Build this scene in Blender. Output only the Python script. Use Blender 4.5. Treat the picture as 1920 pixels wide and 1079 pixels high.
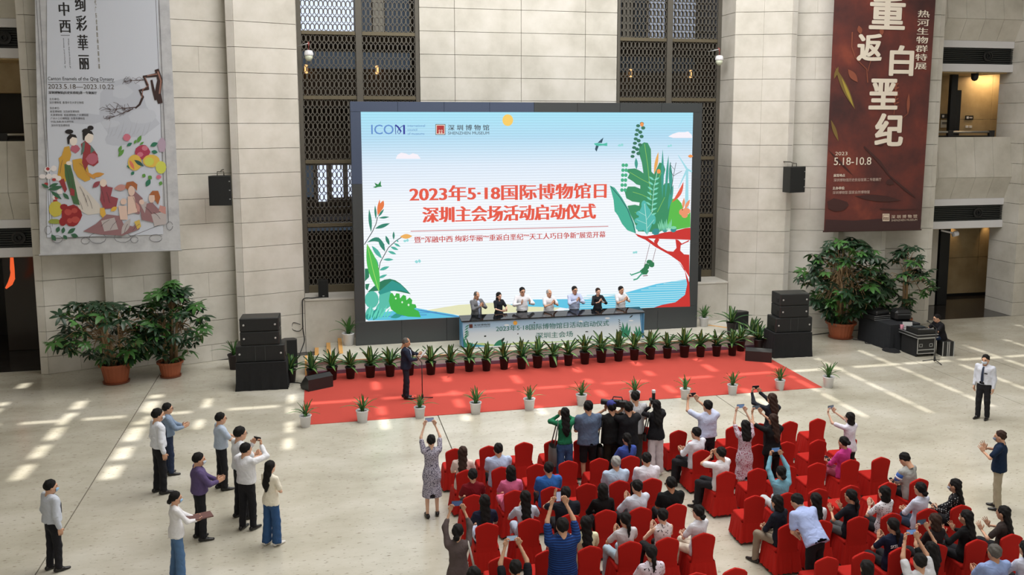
import bpy, math, random
import numpy as np
from mathutils import Vector, Matrix
from math import radians as R, sin, cos, pi
for _o in list(bpy.data.objects): bpy.data.objects.remove(_o)
SC = bpy.context.scene
COL = SC.collection
rng = random.Random(7)
# ------------------------------------------------------------------ camera
CAMH, PITCH, YAW, FPX, CX, CY = 7.8, .1292, .2269, 1691., 986.5, 448.5
cd = bpy.data.cameras.new('camera'); cam = bpy.data.objects.new('camera', cd); COL.objects.link(cam)
cam.location = (0, 0, CAMH); cam.rotation_euler = (pi/2-PITCH, 0, -YAW)
cd.sensor_width = 36; cd.lens = FPX/1920*36
cd.shift_x = -(CX-960)/1920; cd.shift_y = -(539.5-CY)/1920
cd.clip_end = 400
SC.camera = cam
# ------------------------------------------------------------------ world, sun, skylight, exposure
w = bpy.data.worlds.new('world'); SC.world = w; w.use_nodes = True
bg = w.node_tree.nodes['Background']
sky = w.node_tree.nodes.new('ShaderNodeTexSky'); sky.sky_type = 'HOSEK_WILKIE'
sky.turbidity = 4; sky.ground_albedo = .4
sky.sun_direction = (-.12, .2, .97)
w.node_tree.links.new(sky.outputs[0], bg.inputs[0]); bg.inputs[1].default_value = 1.0
SUN_DIR = Vector((-.10, .16, 1)).normalized()     # towards the sun
sd = bpy.data.lights.new('sun', 'SUN'); sd.energy = 5.6; sd.angle = R(.8); sd.color = (1, .96, .88)
so = bpy.data.objects.new('sun', sd); COL.objects.link(so); so.rotation_euler = SUN_DIR.to_track_quat('Z', 'Y').to_euler()
def area(name, loc, sx, sy, e, rot=(0, 0, 0), color=(1, 1, 1), spread=180):
    l = bpy.data.lights.new(name, 'AREA'); l.shape = 'RECTANGLE'; l.size = sx; l.size_y = sy; l.energy = e; l.color = color; l.spread = R(spread)
    o = bpy.data.objects.new(name, l); COL.objects.link(o); o.location = loc; o.rotation_euler = rot; return o
area('skylight_glow', (8.4, 21.5, 17.2), 19, 15, 4300, color=(1, .99, .97))
area('skylight_glow', (9, 6, 17.2), 20, 10, 1150, rot=(R(0), 0, 0), color=(1, .99, .97))
area('gallery_glow', (7, -4, 11), 20, 5, 420, rot=(R(58), 0, 0), color=(1, .97, .92))
SC.view_settings.view_transform = 'Standard'; SC.view_settings.look = 'None'
SC.view_settings.exposure = .03; SC.view_settings.gamma = 1; SC.view_settings.use_curve_mapping = False
# ------------------------------------------------------------------ picture point -> place in the hall
def ray(x, y):
    a = ((x-CX)/FPX, (y-CY)/FPX, 1.)
    cp, sp, c, s = cos(PITCH), sin(PITCH), cos(YAW), sin(YAW)
    u = (a[0], a[1]*cp+a[2]*sp, -a[1]*sp+a[2]*cp)
    return (u[0]*c+u[2]*s, -u[0]*s+u[2]*c, -u[1])
def G(x, y, z=0.):
    d = ray(x, y); t = (z-CAMH)/d[2]; return Vector((d[0]*t, d[1]*t, z))
def W(x, y, Y):
    d = ray(x, y); t = Y/d[1]; return Vector((d[0]*t, Y, CAMH+d[2]*t))
# ------------------------------------------------------------------ materials
def lin(c):
    return tuple(((v/255)/12.92 if v/255 <= .04045 else ((v/255+.055)/1.055)**2.4) for v in c)
_M = {}
def mat(name, rgb, rough=.6, metal=0., noise=0., nscale=6., emit=0., spec=.5, bump=0., bscale=20., trans=0., alpha=1.):
    k = (name, rgb, rough, metal, noise, emit)
    if k in _M: return _M[k]
    m = bpy.data.materials.new(name); m.use_nodes = True; nt = m.node_tree; b = nt.nodes['Principled BSDF']
    c = lin(rgb) + (1,)
    b.inputs['Base Color'].default_value = c; b.inputs['Roughness'].default_value = rough; b.inputs['Metallic'].default_value = metal
    b.inputs['Specular IOR Level'].default_value = spec
    m.diffuse_color = c
    if emit: b.inputs['Base Color'].default_value = (.01, .01, .01, 1); b.inputs['Emission Color'].default_value = c; b.inputs['Emission Strength'].default_value = emit
    if trans: b.inputs['Transmission Weight'].default_value = trans
    tc = nt.nodes.new('ShaderNodeTexCoord')
    n = nt.nodes.new('ShaderNodeTexNoise'); n.inputs['Scale'].default_value = nscale; n.inputs['Detail'].default_value = 4
    nt.links.new(tc.outputs['Object'], n.inputs['Vector'])
    if noise and not emit:
        mx = nt.nodes.new('ShaderNodeMix'); mx.data_type = 'RGBA'
        mx.inputs[6].default_value = tuple(min(1, v*(1-noise)) for v in c[:3])+(1,); mx.inputs[7].default_value = tuple(min(1, v*(1+noise)) for v in c[:3])+(1,)
        nt.links.new(n.outputs[0], mx.inputs[0]); nt.links.new(mx.outputs[2], b.inputs['Base Color'])
    if bump:
        n2 = nt.nodes.new('ShaderNodeTexNoise'); n2.inputs['Scale'].default_value = bscale; nt.links.new(tc.outputs['Object'], n2.inputs['Vector'])
        bp = nt.nodes.new('ShaderNodeBump'); bp.inputs['Strength'].default_value = bump; bp.inputs['Distance'].default_value = .02
        nt.links.new(n2.outputs[0], bp.inputs['Height']); nt.links.new(bp.outputs[0], b.inputs['Normal'])
    _M[k] = m; return m
def ramp(nt, src, stops):
    r = nt.nodes.new('ShaderNodeValToRGB'); cr = r.color_ramp
    while len(cr.elements) < len(stops): cr.elements.new(.5)
    for e, (p, c) in zip(cr.elements, stops): e.position = p; e.color = lin(c)+(1,)
    nt.links.new(src, r.inputs[0]); return r.outputs[0]
def stone_mat(name, a, b_, c_, rough=.55, scale=.9, stretch=(1, 1, 1), gloss_var=0., pits=False, perobj=.0):
    m = bpy.data.materials.new(name); m.use_nodes = True; nt = m.node_tree; b = nt.nodes['Principled BSDF']
    g = nt.nodes.new('ShaderNodeNewGeometry'); mp = nt.nodes.new('ShaderNodeMapping'); mp.inputs['Scale'].default_value = stretch
    nt.links.new(g.outputs['Position'], mp.inputs[0])
    n = nt.nodes.new('ShaderNodeTexNoise'); n.inputs['Scale'].default_value = scale; n.inputs['Detail'].default_value = 7; n.inputs['Roughness'].default_value = .62
    nt.links.new(mp.outputs[0], n.inputs['Vector'])
    col = ramp(nt, n.outputs[0], [(.32, a), (.5, b_), (.68, c_)])
    if perobj:
        oi = nt.nodes.new('ShaderNodeObjectInfo'); hs = nt.nodes.new('ShaderNodeHueSaturation')
        mr = nt.nodes.new('ShaderNodeMapRange'); mr.inputs[3].default_value = 1-perobj; mr.inputs[4].default_value = 1+perobj*.6
        nt.links.new(oi.outputs['Random'], mr.inputs[0]); nt.links.new(mr.outputs[0], hs.inputs['Value']); nt.links.new(col, hs.inputs['Color']); col = hs.outputs[0]
    if pits:
        n3 = nt.nodes.new('ShaderNodeTexNoise'); n3.inputs['Scale'].default_value = 13; n3.inputs['Detail'].default_value = 7
        mp3 = nt.nodes.new('ShaderNodeMapping'); mp3.inputs['Scale'].default_value = (.62, 1.7, 1); nt.links.new(g.outputs['Position'], mp3.inputs[0]); nt.links.new(mp3.outputs[0], n3.inputs['Vector'])
        r3 = nt.nodes.new('ShaderNodeValToRGB'); r3.color_ramp.elements[0].position = .62; r3.color_ramp.elements[1].position = .69
        r3.color_ramp.elements[0].color = (0, 0, 0, 1); r3.color_ramp.elements[1].color = (.8, .8, .8, 1)
        nt.links.new(n3.outputs[0], r3.inputs[0])
        mx = nt.nodes.new('ShaderNodeMix'); mx.data_type = 'RGBA'; mx.inputs[7].default_value = lin((122, 112, 92))+(1,)
        nt.links.new(r3.outputs[0], mx.inputs[0]); nt.links.new(col, mx.inputs[6]); col = mx.outputs[2]
    nt.links.new(col, b.inputs['Base Color']); b.inputs['Roughness'].default_value = rough
    if gloss_var:
        mr = nt.nodes.new('ShaderNodeMapRange'); mr.inputs[3].default_value = rough-gloss_var; mr.inputs[4].default_value = rough+gloss_var
        nt.links.new(n.outputs[0], mr.inputs[0]); nt.links.new(mr.outputs[0], b.inputs['Roughness'])
    return m
M_STONE = stone_mat('limestone', (190, 186, 175), (206, 202, 192), (217, 213, 205), .6, .8, perobj=.035)
M_STONE2 = stone_mat('limestone_band', (200, 196, 186), (212, 208, 200), (222, 219, 212), .6, .8, perobj=.02)
M_FLOOR = stone_mat('travertine', (170, 165, 148), (190, 185, 170), (205, 201, 189), .22, .6, (.6, 1, 1), .08, True)
M_JOINT = mat('joint', (92, 84, 72), .9)
M_DARKST = stone_mat('dark_granite', (40, 37, 35), (50, 47, 44), (58, 55, 52), .12, 2)
M_WARM = stone_mat('tan_stone', (150, 130, 96), (168, 148, 112), (182, 162, 126), .6, .8)
M_METAL = mat('bronze_metal', (92, 88, 80), .5, .3, .1)
M_BRONZE = mat('bronze_bar', (106, 98, 80), .45, .5, .1)
M_BLACK = mat('black_plastic', (24, 25, 26), .5, noise=.15)
M_BLACK2 = mat('black_cabinet', (33, 35, 35), .45, noise=.2, nscale=40)
M_CLOTH = mat('black_cloth', (20, 21, 23), .95, noise=.2, bump=.3, bscale=9)
M_WHITEP = mat('white_paint', (226, 226, 230), .5)
M_SILVER = mat('aluminium', (190, 192, 194), .35, .7)
M_GREYF = mat('screen_case', (58, 61, 62), .42, 0, .06)
M_GLASSB = mat('black_glass', (16, 18, 20), .06)
M_WOODE = mat('orange_wood_edge', (222, 168, 96), .6, noise=.12)
# ------------------------------------------------------------------ mesh helpers
class MB:
    def __init__(s): s.v = []; s.f = []; s.m = []; s.mi = 0
    def add(s, vs, fs, mi=None):
        o = len(s.v); s.v += [tuple(v) for v in vs]; s.f += [tuple(i+o for i in f) for f in fs]
        s.m += [s.mi if mi is None else mi]*len(fs); return s
    def box(s, x0, x1, y0, y1, z0, z1, mi=None):
        vs = [(x, y, z) for z in (z0, z1) for y in (y0, y1) for x in (x0, x1)]
        return s.add(vs, [(0, 2, 3, 1), (4, 5, 7, 6), (0, 1, 5, 4), (2, 6, 7, 3), (0, 4, 6, 2), (1, 3, 7, 5)], mi)
    def bbox(s, x0, x1, y0, y1, z0, z1, b=.01, mi=None):     # bevelled box
        vs = []; P = {}
        xs, ys, zs = (x0, x1), (y0, y1), (z0, z1)
        for i in (0, 1):
            for j in (0, 1):
                for k in (0, 1):
                    X, Y, Z = xs[i], ys[j], zs[k]; dx, dy, dz = (b, -b)[i], (b, -b)[j], (b, -b)[k]
                    for a, q in (('x', (X, Y+dy, Z+dz)), ('y', (X+dx, Y, Z+dz)), ('z', (X+dx, Y+dy, Z))):
                        P[i, j, k, a] = len(vs); vs.append(q)
        F = []
        for i in (0, 1):
            f = [P[i, 0, 0, 'x'], P[i, 1, 0, 'x'], P[i, 1, 1, 'x'], P[i, 0, 1, 'x']]; F.append(f if i else f[::-1])
            f = [P[0, i, 0, 'y'], P[1, i, 0, 'y'], P[1, i, 1, 'y'], P[0, i, 1, 'y']]; F.append(f[::-1] if i else f)
            f = [P[0, 0, i, 'z'], P[1, 0, i, 'z'], P[1, 1, i, 'z'], P[0, 1, i, 'z']]; F.append(f if i else f[::-1])
        for i in (0, 1):
            for j in (0, 1):
                F.append([P[i, j, 0, 'x'], P[i, j, 0, 'y'], P[i, j, 1, 'y'], P[i, j, 1, 'x']])
                F.append([P[i, 0, j, 'x'], P[i, 0, j, 'z'], P[i, 1, j, 'z'], P[i, 1, j, 'x']])
                F.append([P[0, i, j, 'y'], P[0, i, j, 'z'], P[1, i, j, 'z'], P[1, i, j, 'y']])
                for k in (0, 1): F.append([P[i, j, k, 'x'], P[i, j, k, 'y'], P[i, j, k, 'z']])
        return s.add(vs, F, mi)
    def tube(s, pts, r, n=8, mi=None, cap=True, flat=None):
        pts = [Vector(p) for p in pts]; rs = r if isinstance(r, (list, tuple)) else [r]*len(pts); vs = []
        for i, p in enumerate(pts):
            d = (pts[min(i+1, len(pts)-1)]-pts[max(i-1, 0)]).normalized()
            a = d.cross(Vector((0, 0, 1)));
            if a.length < .05: a = d.cross(Vector((0, 1, 0)))
            a.normalize(); b = d.cross(a)
            for k in range(n):
                t = 2*pi*k/n; vs.append(p+(a*cos(t)+b*sin(t))*rs[i])
        fs = [(i*n+k, i*n+(k+1) % n, (i+1)*n+(k+1) % n, (i+1)*n+k) for i in range(len(pts)-1) for k in range(n)]
        if cap: fs += [tuple(range(n))[::-1], tuple((len(pts)-1)*n+k for k in range(n))]
        return s.add(vs, fs, mi)
    def lathe(s, prof, n=20, c=(0, 0, 0), mi=None, rib=0., sx=1.):
        vs = []
        for r, z in prof:
            for k in range(n):
                t = 2*pi*k/n; q = r*(1+(rib if k % 2 else 0)); vs.append((c[0]+q*cos(t)*sx, c[1]+q*sin(t), c[2]+z))
        fs = [(i*n+k, i*n+(k+1) % n, (i+1)*n+(k+1) % n, (i+1)*n+k) for i in range(len(prof)-1) for k in range(n)]
        fs += [tuple(range(n))[::-1], tuple((len(prof)-1)*n+k for k in range(n))]
        return s.add(vs, fs, mi)
    def prism(s, poly, z0, z1, mi=None, axis='z'):
        n = len(poly)
        P = {'z': lambda p, t: (p[0], p[1], t), 'y': lambda p, t: (p[0], t, p[1]), 'x': lambda p, t: (t, p[0], p[1])}[axis]
        vs = [P(p, z0) for p in poly]+[P(p, z1) for p in poly]
        return s.add(vs, [tuple(range(n))[::-1], tuple(range(n, 2*n))]+[(i, (i+1) % n, n+(i+1) % n, n+i) for i in range(n)], mi)
    def mesh(s, name, mats, smooth=False):
        me = bpy.data.meshes.new(name); me.from_pydata(s.v, [], s.f)
        for m in (mats if isinstance(mats, (list, tuple)) else [mats]): me.materials.append(m)
        me.polygons.foreach_set('material_index', s.m)
        if smooth: me.polygons.foreach_set('use_smooth', [True]*len(s.f))
        me.update(); return me
    def obj(s, name, mats, parent=None, smooth=False, **k): return link(name, s.mesh(name, mats, smooth), parent, **k)
def link(name, me, parent=None, loc=None, rot=None, **k):
    o = bpy.data.objects.new(name, me); COL.objects.link(o)
    if parent: o.parent = parent
    if loc is not None: o.location = loc
    if rot is not None: o.rotation_euler = rot
    for a, b in k.items(): o[a] = b
    return o
def thing(name, label, cat, loc=(0, 0, 0), rz=0, group=None):
    o = bpy.data.objects.new(name, None); COL.objects.link(o); o.empty_display_size = .1
    o.location = loc; o.rotation_euler = (0, 0, rz); o['label'] = label; o['category'] = cat
    if group: o['group'] = group
    return o
def tag(o, label, cat, group=None):
    o['label'] = label; o['category'] = cat
    if group: o['group'] = group
    return o
def struct(o): o['kind'] = 'structure'; return o
def room(name):
    o = bpy.data.objects.new(name, None); COL.objects.link(o); o['kind'] = 'structure'; return o
def dup(root, loc, rz, label, group=None):
    def cp(o, par):
        c = o.copy(); COL.objects.link(c); c.parent = par
        for ch in o.children: cp(ch, c)
        return c
    c = cp(root, None); c.location = loc; c.rotation_euler = (0, 0, rz); c['label'] = label
    if group: c['group'] = group
    return c
NUM = 'first second third fourth fifth sixth seventh eighth ninth tenth eleventh twelfth thirteenth fourteenth'.split()
ORD = ['leftmost', 'second from the left', 'third from the left', 'fourth from the left', 'fifth from the left', 'sixth from the left', 'seventh from the left', 'eighth from the left', 'ninth from the left', 'tenth from the left', 'eleventh from the left', 'twelfth from the left']
# ================================================================== THE HALL
XC = 7.2; ZT = 15.5
floor = room('floor')
xs = [-17.2, -4.98, 2.95, 10.97, 18.9, 33.2]
for a, b in zip(xs[:-1], xs[1:]):
    MB().box(a+.012, b-.012, -6, 30.52 if b < 34 else 30.5, -.12, 0).obj('slab', M_FLOOR, floor)
MB().box(-17.2, 33.2, -6, 40, -.2, -.02).obj('subfloor', M_JOINT, floor)
MB().box(21.5, 21.512, -6, 30.5, -.004, .0015).obj('joint_line', M_JOINT, floor)
MB().box(-17.2, 33.2, 30.545, 40, -.1, .0).obj('corridor_floor', M_DARKST, floor)
# ---- ceiling: opaque roof with slots of skylight between the beams
ceil = room('ceiling'); ZC = 18.
off = SUN_DIR*(ZC/SUN_DIR.z)
M_CEIL = mat('ceiling_paint', (205, 202, 195), .8)
slots = [-8.73, -6.65, -4.7, -3.2, -.9, 1.5, 3.65, 5.72, 7.8, 9.9, 12., 14.05, 15.97, 17.98, 20.12, 22.0, 24.0, 26.2]
wid = {-4.7: .36, -6.65: .3, -8.73: .26}
W0, W1 = -17.2, 33.2
cuts = []
edges = [W0]
for sx in slots:
    x = sx+off.x; hw = wid.get(sx, .13 if sx > 12 else .2)/2
    edges += [x-hw, x+hw]
edges.append(W1)
for i in range(0, len(edges), 2):
    MB().box(edges[i], edges[i+1], -6, 25.07-.09+off.y, ZC, ZC+.1).obj('roof_panel', M_CEIL, ceil)
    MB().box(edges[i], edges[i+1], 25.07+.09+off.y, 40, ZC, ZC+.1).obj('roof_panel', M_CEIL, ceil)
# near part of the roof is closed, and rafters cross the slots
y0 = {0: 21.5, 1: 21., 2: 20.6, 3: 23.6, 4: 21.6, 5: 22.5, 6: 22.7, 7: 22.7, 8: 22.9, 9: 23.0, 10: 21.9, 11: 20.6, 12: 20.5, 13: 20.6, 14: 20.8, 15: 21., 16: 22, 17: 23}
rb = MB(); rr = random.Random(3)
for i, sx in enumerate(slots):
    x = sx+off.x
    rb.box(x-.35, x+.35, -6, y0[i]+off.y, ZC+.1, ZC+.2)
    y = y0[i]
    while y < 30.6:
        gap, bar = (rr.uniform(.6, 1.3), rr.uniform(.12, .5 if 3 <= i <= 10 else .2)) if i > 2 else (rr.uniform(.6, 1.1), rr.uniform(.2, .45))
        if 3 <= i <= 10: bar *= 2.2; gap *= .7
        rb.box(x-.35, x+.35, y+gap+off.y, y+gap+bar+off.y, ZC+.1, ZC+.2); y += gap+bar
x = W0
while x < W1:
    gap, bar = rr.uniform(.9, 1.9), rr.uniform(.15, .6)
    rb.box(x+gap, x+gap+bar, 24.6+off.y, 25.4+off.y, ZC+.1, ZC+.2); x += gap+bar
rb.box(W0, W1, 30.7+off.y, 40, ZC+.1, ZC+.2)
rb.obj('rafter_grid', M_CEIL, ceil)
for nm, b in (('wall_side_left', (-17.4, -17.2, -6, 40)), ('wall_side_right', (33.2, 33.4, -6, 40)), ('wall_front', (-17.4, 33.4, -6.2, -6))):
    struct(MB().box(b[0], b[1], b[2], b[3], -.2, ZC+.1).obj(nm, M_STONE))
struct(MB().box(-17.4, 33.4, 40, 40.2, -.2, ZC+.1).obj('wall_far', mat('far_paint', (60, 56, 52), .9)))
# ---- stone panels
JT = .007
ZJ = [0]+[.55+.8*k for k in range(20) if .55+.8*k < ZT]+[ZT]
def panel(parent, a, b, z0, z1, m=M_STONE, th=.05, jl=JT, jr=JT):
    a, b = Vector(a), Vector(b); d = (b-a); L = d.length; d.normalize()
    o = MB().bbox(jl, L-jr, 0, th, z0+JT, z1-JT, .004).obj('stone_panel', m, parent)
    o.location = (a.x, a.y, 0); o.rotation_euler = (0, 0, math.atan2(d.y, d.x)); return o
wall_left, wall_right, wall_back = room('wall_left'), room('wall_right'), room('wall_back')
def bay(parent, x, y, mir, yend, last=False, zb=0):
    s = -1 if mir else 1
    X = lambda q: XC+s*(q-XC) if mir else q
    def seg(q0, q1, m, zb=0, split=False):
        mid = split
        p0, p1 = (X(q0[0]), q0[1]), (X(q1[0]), q1[1])
        if mir: p0, p1 = p1, p0
        for k, (z0, z1) in enumerate(zip(ZJ[:-1], ZJ[1:])):
            if z1 <= zb: continue
            z0 = max(z0, zb)
            if split == 2 or (split and k % 3 == 0):
                h = ((p0[0]+p1[0])/2, (p0[1]+p1[1])/2)
                panel(parent, p0, h, z0, z1, m, jr=.0015); panel(parent, h, p1, z0, z1, m, jl=.0015)
            else: panel(parent, p0, p1, z0, z1, m)
        b = MB(); v = Vector((p1[0]-p0[0], p1[1]-p0[1])).normalized(); n = Vector((-v.y, v.x))*.04
        q = [(p0[0]+n.x, p0[1]+n.y), (p1[0]+n.x, p1[1]+n.y), (p1[0]+n.x*2, p1[1]+n.y*2+.1), (p0[0]+n.x*2, p0[1]+n.y*2+.1)]
        b.prism(q, zb, ZT); b.obj('wall_core', M_JOINT, parent)
    seg((x, y), (x+.24, y-.055), M_STONE2, zb)
    seg((x+.24, y-.055), (x+1.96 if not last else -.56, yend), M_STONE, zb, split=(2 if mir and last else 0 if last else 1))
    xe = x+1.96 if not last else -.56
    return xe
for par, mir in ((wall_left, False), (wall_right, True)):
    for k in range(4):
        bay(par, -8.57+1.96*k, 30.0+.1*k, mir, 30.55+.1*k if k < 3 else 30.95, k == 3)
    # returns (steps between bays) and reveals at the two ends
    Xm = (lambda q: XC-(q-XC)) if mir else (lambda q: q)
    rb = MB()
    for k in range(1, 4):
        x = Xm(-8.57+1.96*k); rb.box(min(x, x+(-.03 if mir else .03)), max(x, x+(-.03 if mir else .03)), 30.0+.1*k+.01, 30.7+.1*k, 0, ZT)
    rb.obj('step_return', M_STONE, par)
    x = Xm(-.56); sgn = -1 if mir else 1
    for z0, z1 in zip(ZJ[:-1], ZJ[1:]):
        if z1 > 1.8: MB().bbox(min(x, x-.06*sgn), max(x, x-.06*sgn), 30.96, 32.2, max(z0, 1.8)+JT, z1-JT, .004).obj('reveal_panel', M_WARM if False else M_STONE, par)
    x = Xm(-8.57)
    MB().box(min(x, x+.05*sgn), max(x, x+.05*sgn), 30.01, 34, 0, ZT).obj('corner_return', M_STONE, par)
# centre wall between the grilles
for z0, z1 in zip(ZJ[:-1], ZJ[1:]):
    if z1 < 6: continue
    for a, b in ((3.59, 4.83), (4.83, 7.23), (7.23, 9.62), (9.62, 10.86)): panel(wall_back, (a, 32.1), (b, 32.1), z0, z1)
MB().box(3.6, 10.85, 32.14, 32.5, 0, ZT).obj('wall_core', M_JOINT, wall_back)
MB().box(-2, 16.5, 30.9, 34.6, ZT, ZC).obj('upper_wall', M_STONE, wall_back)
MB().box(-17.2, -.6, 30.0, 31, ZT, ZC).obj('upper_wall', M_STONE, wall_left); MB().box(15, 33.2, 30.0, 31, ZT, ZC).obj('upper_wall', M_STONE, wall_right)
# plinths below the grilles
for mir in (0, 1):
    X = (lambda q: 2*XC-q) if mir else (lambda q: q)
    par = wall_right if mir else wall_left
    a, b = sorted((X(-.56), X(3.6)))
    for k in range(2):
        p, q = sorted((X(-.56+2.08*k), X(-.56+2.08*(k+1))))
        MB().bbox(p+.005, q-.005, 30.95, 31.1, 0, 1.76, .006).obj('plinth_panel', M_STONE, par)
        MB().bbox(p+.004, q-.004, 30.93, 32.25, 1.765, 1.83, .006).obj('plinth_top', M_STONE2, par)
    MB().box(a, b, 31.1, 32.2, 0, 1.76).obj('plinth_core', M_STONE, par)
# ---- pierced metal grilles
def grille(n, x0, mir):
    g = room('window_%d' % n)
    X = (lambda q: 2*XC-q) if mir else (lambda q: q)
    def bx(p, q, y0, y1, z0, z1, nm, m):
        p, q = sorted((X(p), X(q))); MB().bbox(p, q, y0, y1, z0, z1, .008).obj(nm, m, g)
    xl, xr = -.56, 3.58
    bx(xl, xl+.15, 32.1, 32.4, 1.83, ZT, 'frame_post', M_METAL); bx(xr-.14, xr, 32.1, 32.4, 1.83, ZT, 'frame_post', M_METAL)
    bx(1.4, 1.62, 32.08, 32.4, 1.83, ZT, 'mullion', M_METAL)
    zb = [2.03, 4.22, 6.43, 8.63, 10.82, 13.02, 15.2]
    for a, b in ((xl+.15, 1.4), (1.62, xr-.14)):
        bx(a, b, 32.12, 32.38, 1.83, 2.1, 'bottom_rail', M_BRONZE)
        for z in zb[1:]: bx(a, b, 32.12, 32.38, z-.065, z+.065, 'cross_bar', M_BRONZE)
        # lattice: rows of rounded openings, built as one pierced sheet with depth
        lat = MB(); cw = (b-a)/12
        for z, z2 in zip(zb[:-1], zb[1:]):
            lo, hi = z+.065, z2-.065; ch = (hi-lo)/8
            for r in range(8):
                for c in range(12):
                    p, q = sorted((X(a+cw*c), X(a+cw*(c+1)))); cxm, czm = (p+q)/2, lo+ch*(r+.5)
                    hw, hh = cw*.315, ch*.385
                    ring = [(cxm+dx*hw, czm+dz*hh) for dx, dz in ((1, -.5), (1, .5), (.55, .93), (0, 1), (-.55, .93), (-1, .5), (-1, -.5), (-.55, -.93), (0, -1), (.55, -.93))]
                    out = [(cxm+dx*cw/2*.995, czm+dz*ch/2*.995) for dx, dz in ((1, -.45), (1, .45), (.62, .86), (.0, 1), (-.62, .86), (-1, .45), (-1, -.45), (-.62, -.86), (0, -1), (.62, -.86))]
                    vs = [(u, 32.17, v) for u, v in out]+[(u, 32.17, v) for u, v in ring]+[(u, 32.29, v) for u, v in ring]
                    N = 10
                    lat.add(vs, [(i, N+i, N+(i+1) % N, (i+1) % N) for i in range(N)]+[(N+i, 2*N+i, 2*N+(i+1) % N, N+(i+1) % N) for i in range(N)])
        lat.obj('lattice_panel', M_METAL, g, kind='stuff')
    # gallery behind the grille: side walls, floors, windows to daylight, glowing wall lamps
    p, q = sorted((X(xl-.3), X(xr+.3)))
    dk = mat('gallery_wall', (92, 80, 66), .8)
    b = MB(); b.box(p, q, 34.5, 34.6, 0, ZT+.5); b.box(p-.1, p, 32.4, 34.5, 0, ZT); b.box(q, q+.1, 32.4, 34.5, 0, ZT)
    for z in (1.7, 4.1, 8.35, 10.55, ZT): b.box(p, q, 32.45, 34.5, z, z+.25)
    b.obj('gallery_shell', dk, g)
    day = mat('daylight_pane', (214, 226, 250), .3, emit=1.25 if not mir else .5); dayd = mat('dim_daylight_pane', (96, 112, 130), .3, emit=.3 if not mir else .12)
    pr = random.Random(n)
    def pane(u0, u1, z0, z1, m):
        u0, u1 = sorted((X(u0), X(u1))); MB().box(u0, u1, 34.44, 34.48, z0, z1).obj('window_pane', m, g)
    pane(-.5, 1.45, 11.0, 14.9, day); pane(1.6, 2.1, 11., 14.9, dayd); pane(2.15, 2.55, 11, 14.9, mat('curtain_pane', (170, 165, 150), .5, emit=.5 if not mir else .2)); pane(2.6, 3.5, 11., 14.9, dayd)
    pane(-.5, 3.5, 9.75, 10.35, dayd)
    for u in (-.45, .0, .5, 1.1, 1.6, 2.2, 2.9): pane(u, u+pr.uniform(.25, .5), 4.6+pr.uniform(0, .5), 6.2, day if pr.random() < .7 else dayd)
    pane(-.5, 3.5, 3.75, 4.05, dayd)
    for u in (-.3, 2.25):
        lp = MB(); c = X(u)
        lp.lathe([(.02, 0), (.06, .02), (.06, .3), (.02, .32)], 10, (c, 34.3, 9.55))
        lp.obj('wall_lamp', mat('lamp_glow', (255, 190, 120), .5, emit=1.5), g)
        l = bpy.data.lights.new('gallery_lamp', 'SPOT'); l.energy = 150 if not mir else 90; l.color = (1, .6, .32); l.shadow_soft_size = .05; l.spot_size = R(34); l.spot_blend = 1
        lo = bpy.data.objects.new('gallery_lamp', l); COL.objects.link(lo); lo.location = (c, 34.2, 9.85)
    return g
grille(1, 0, False); grille(2, 0, True)
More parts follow.
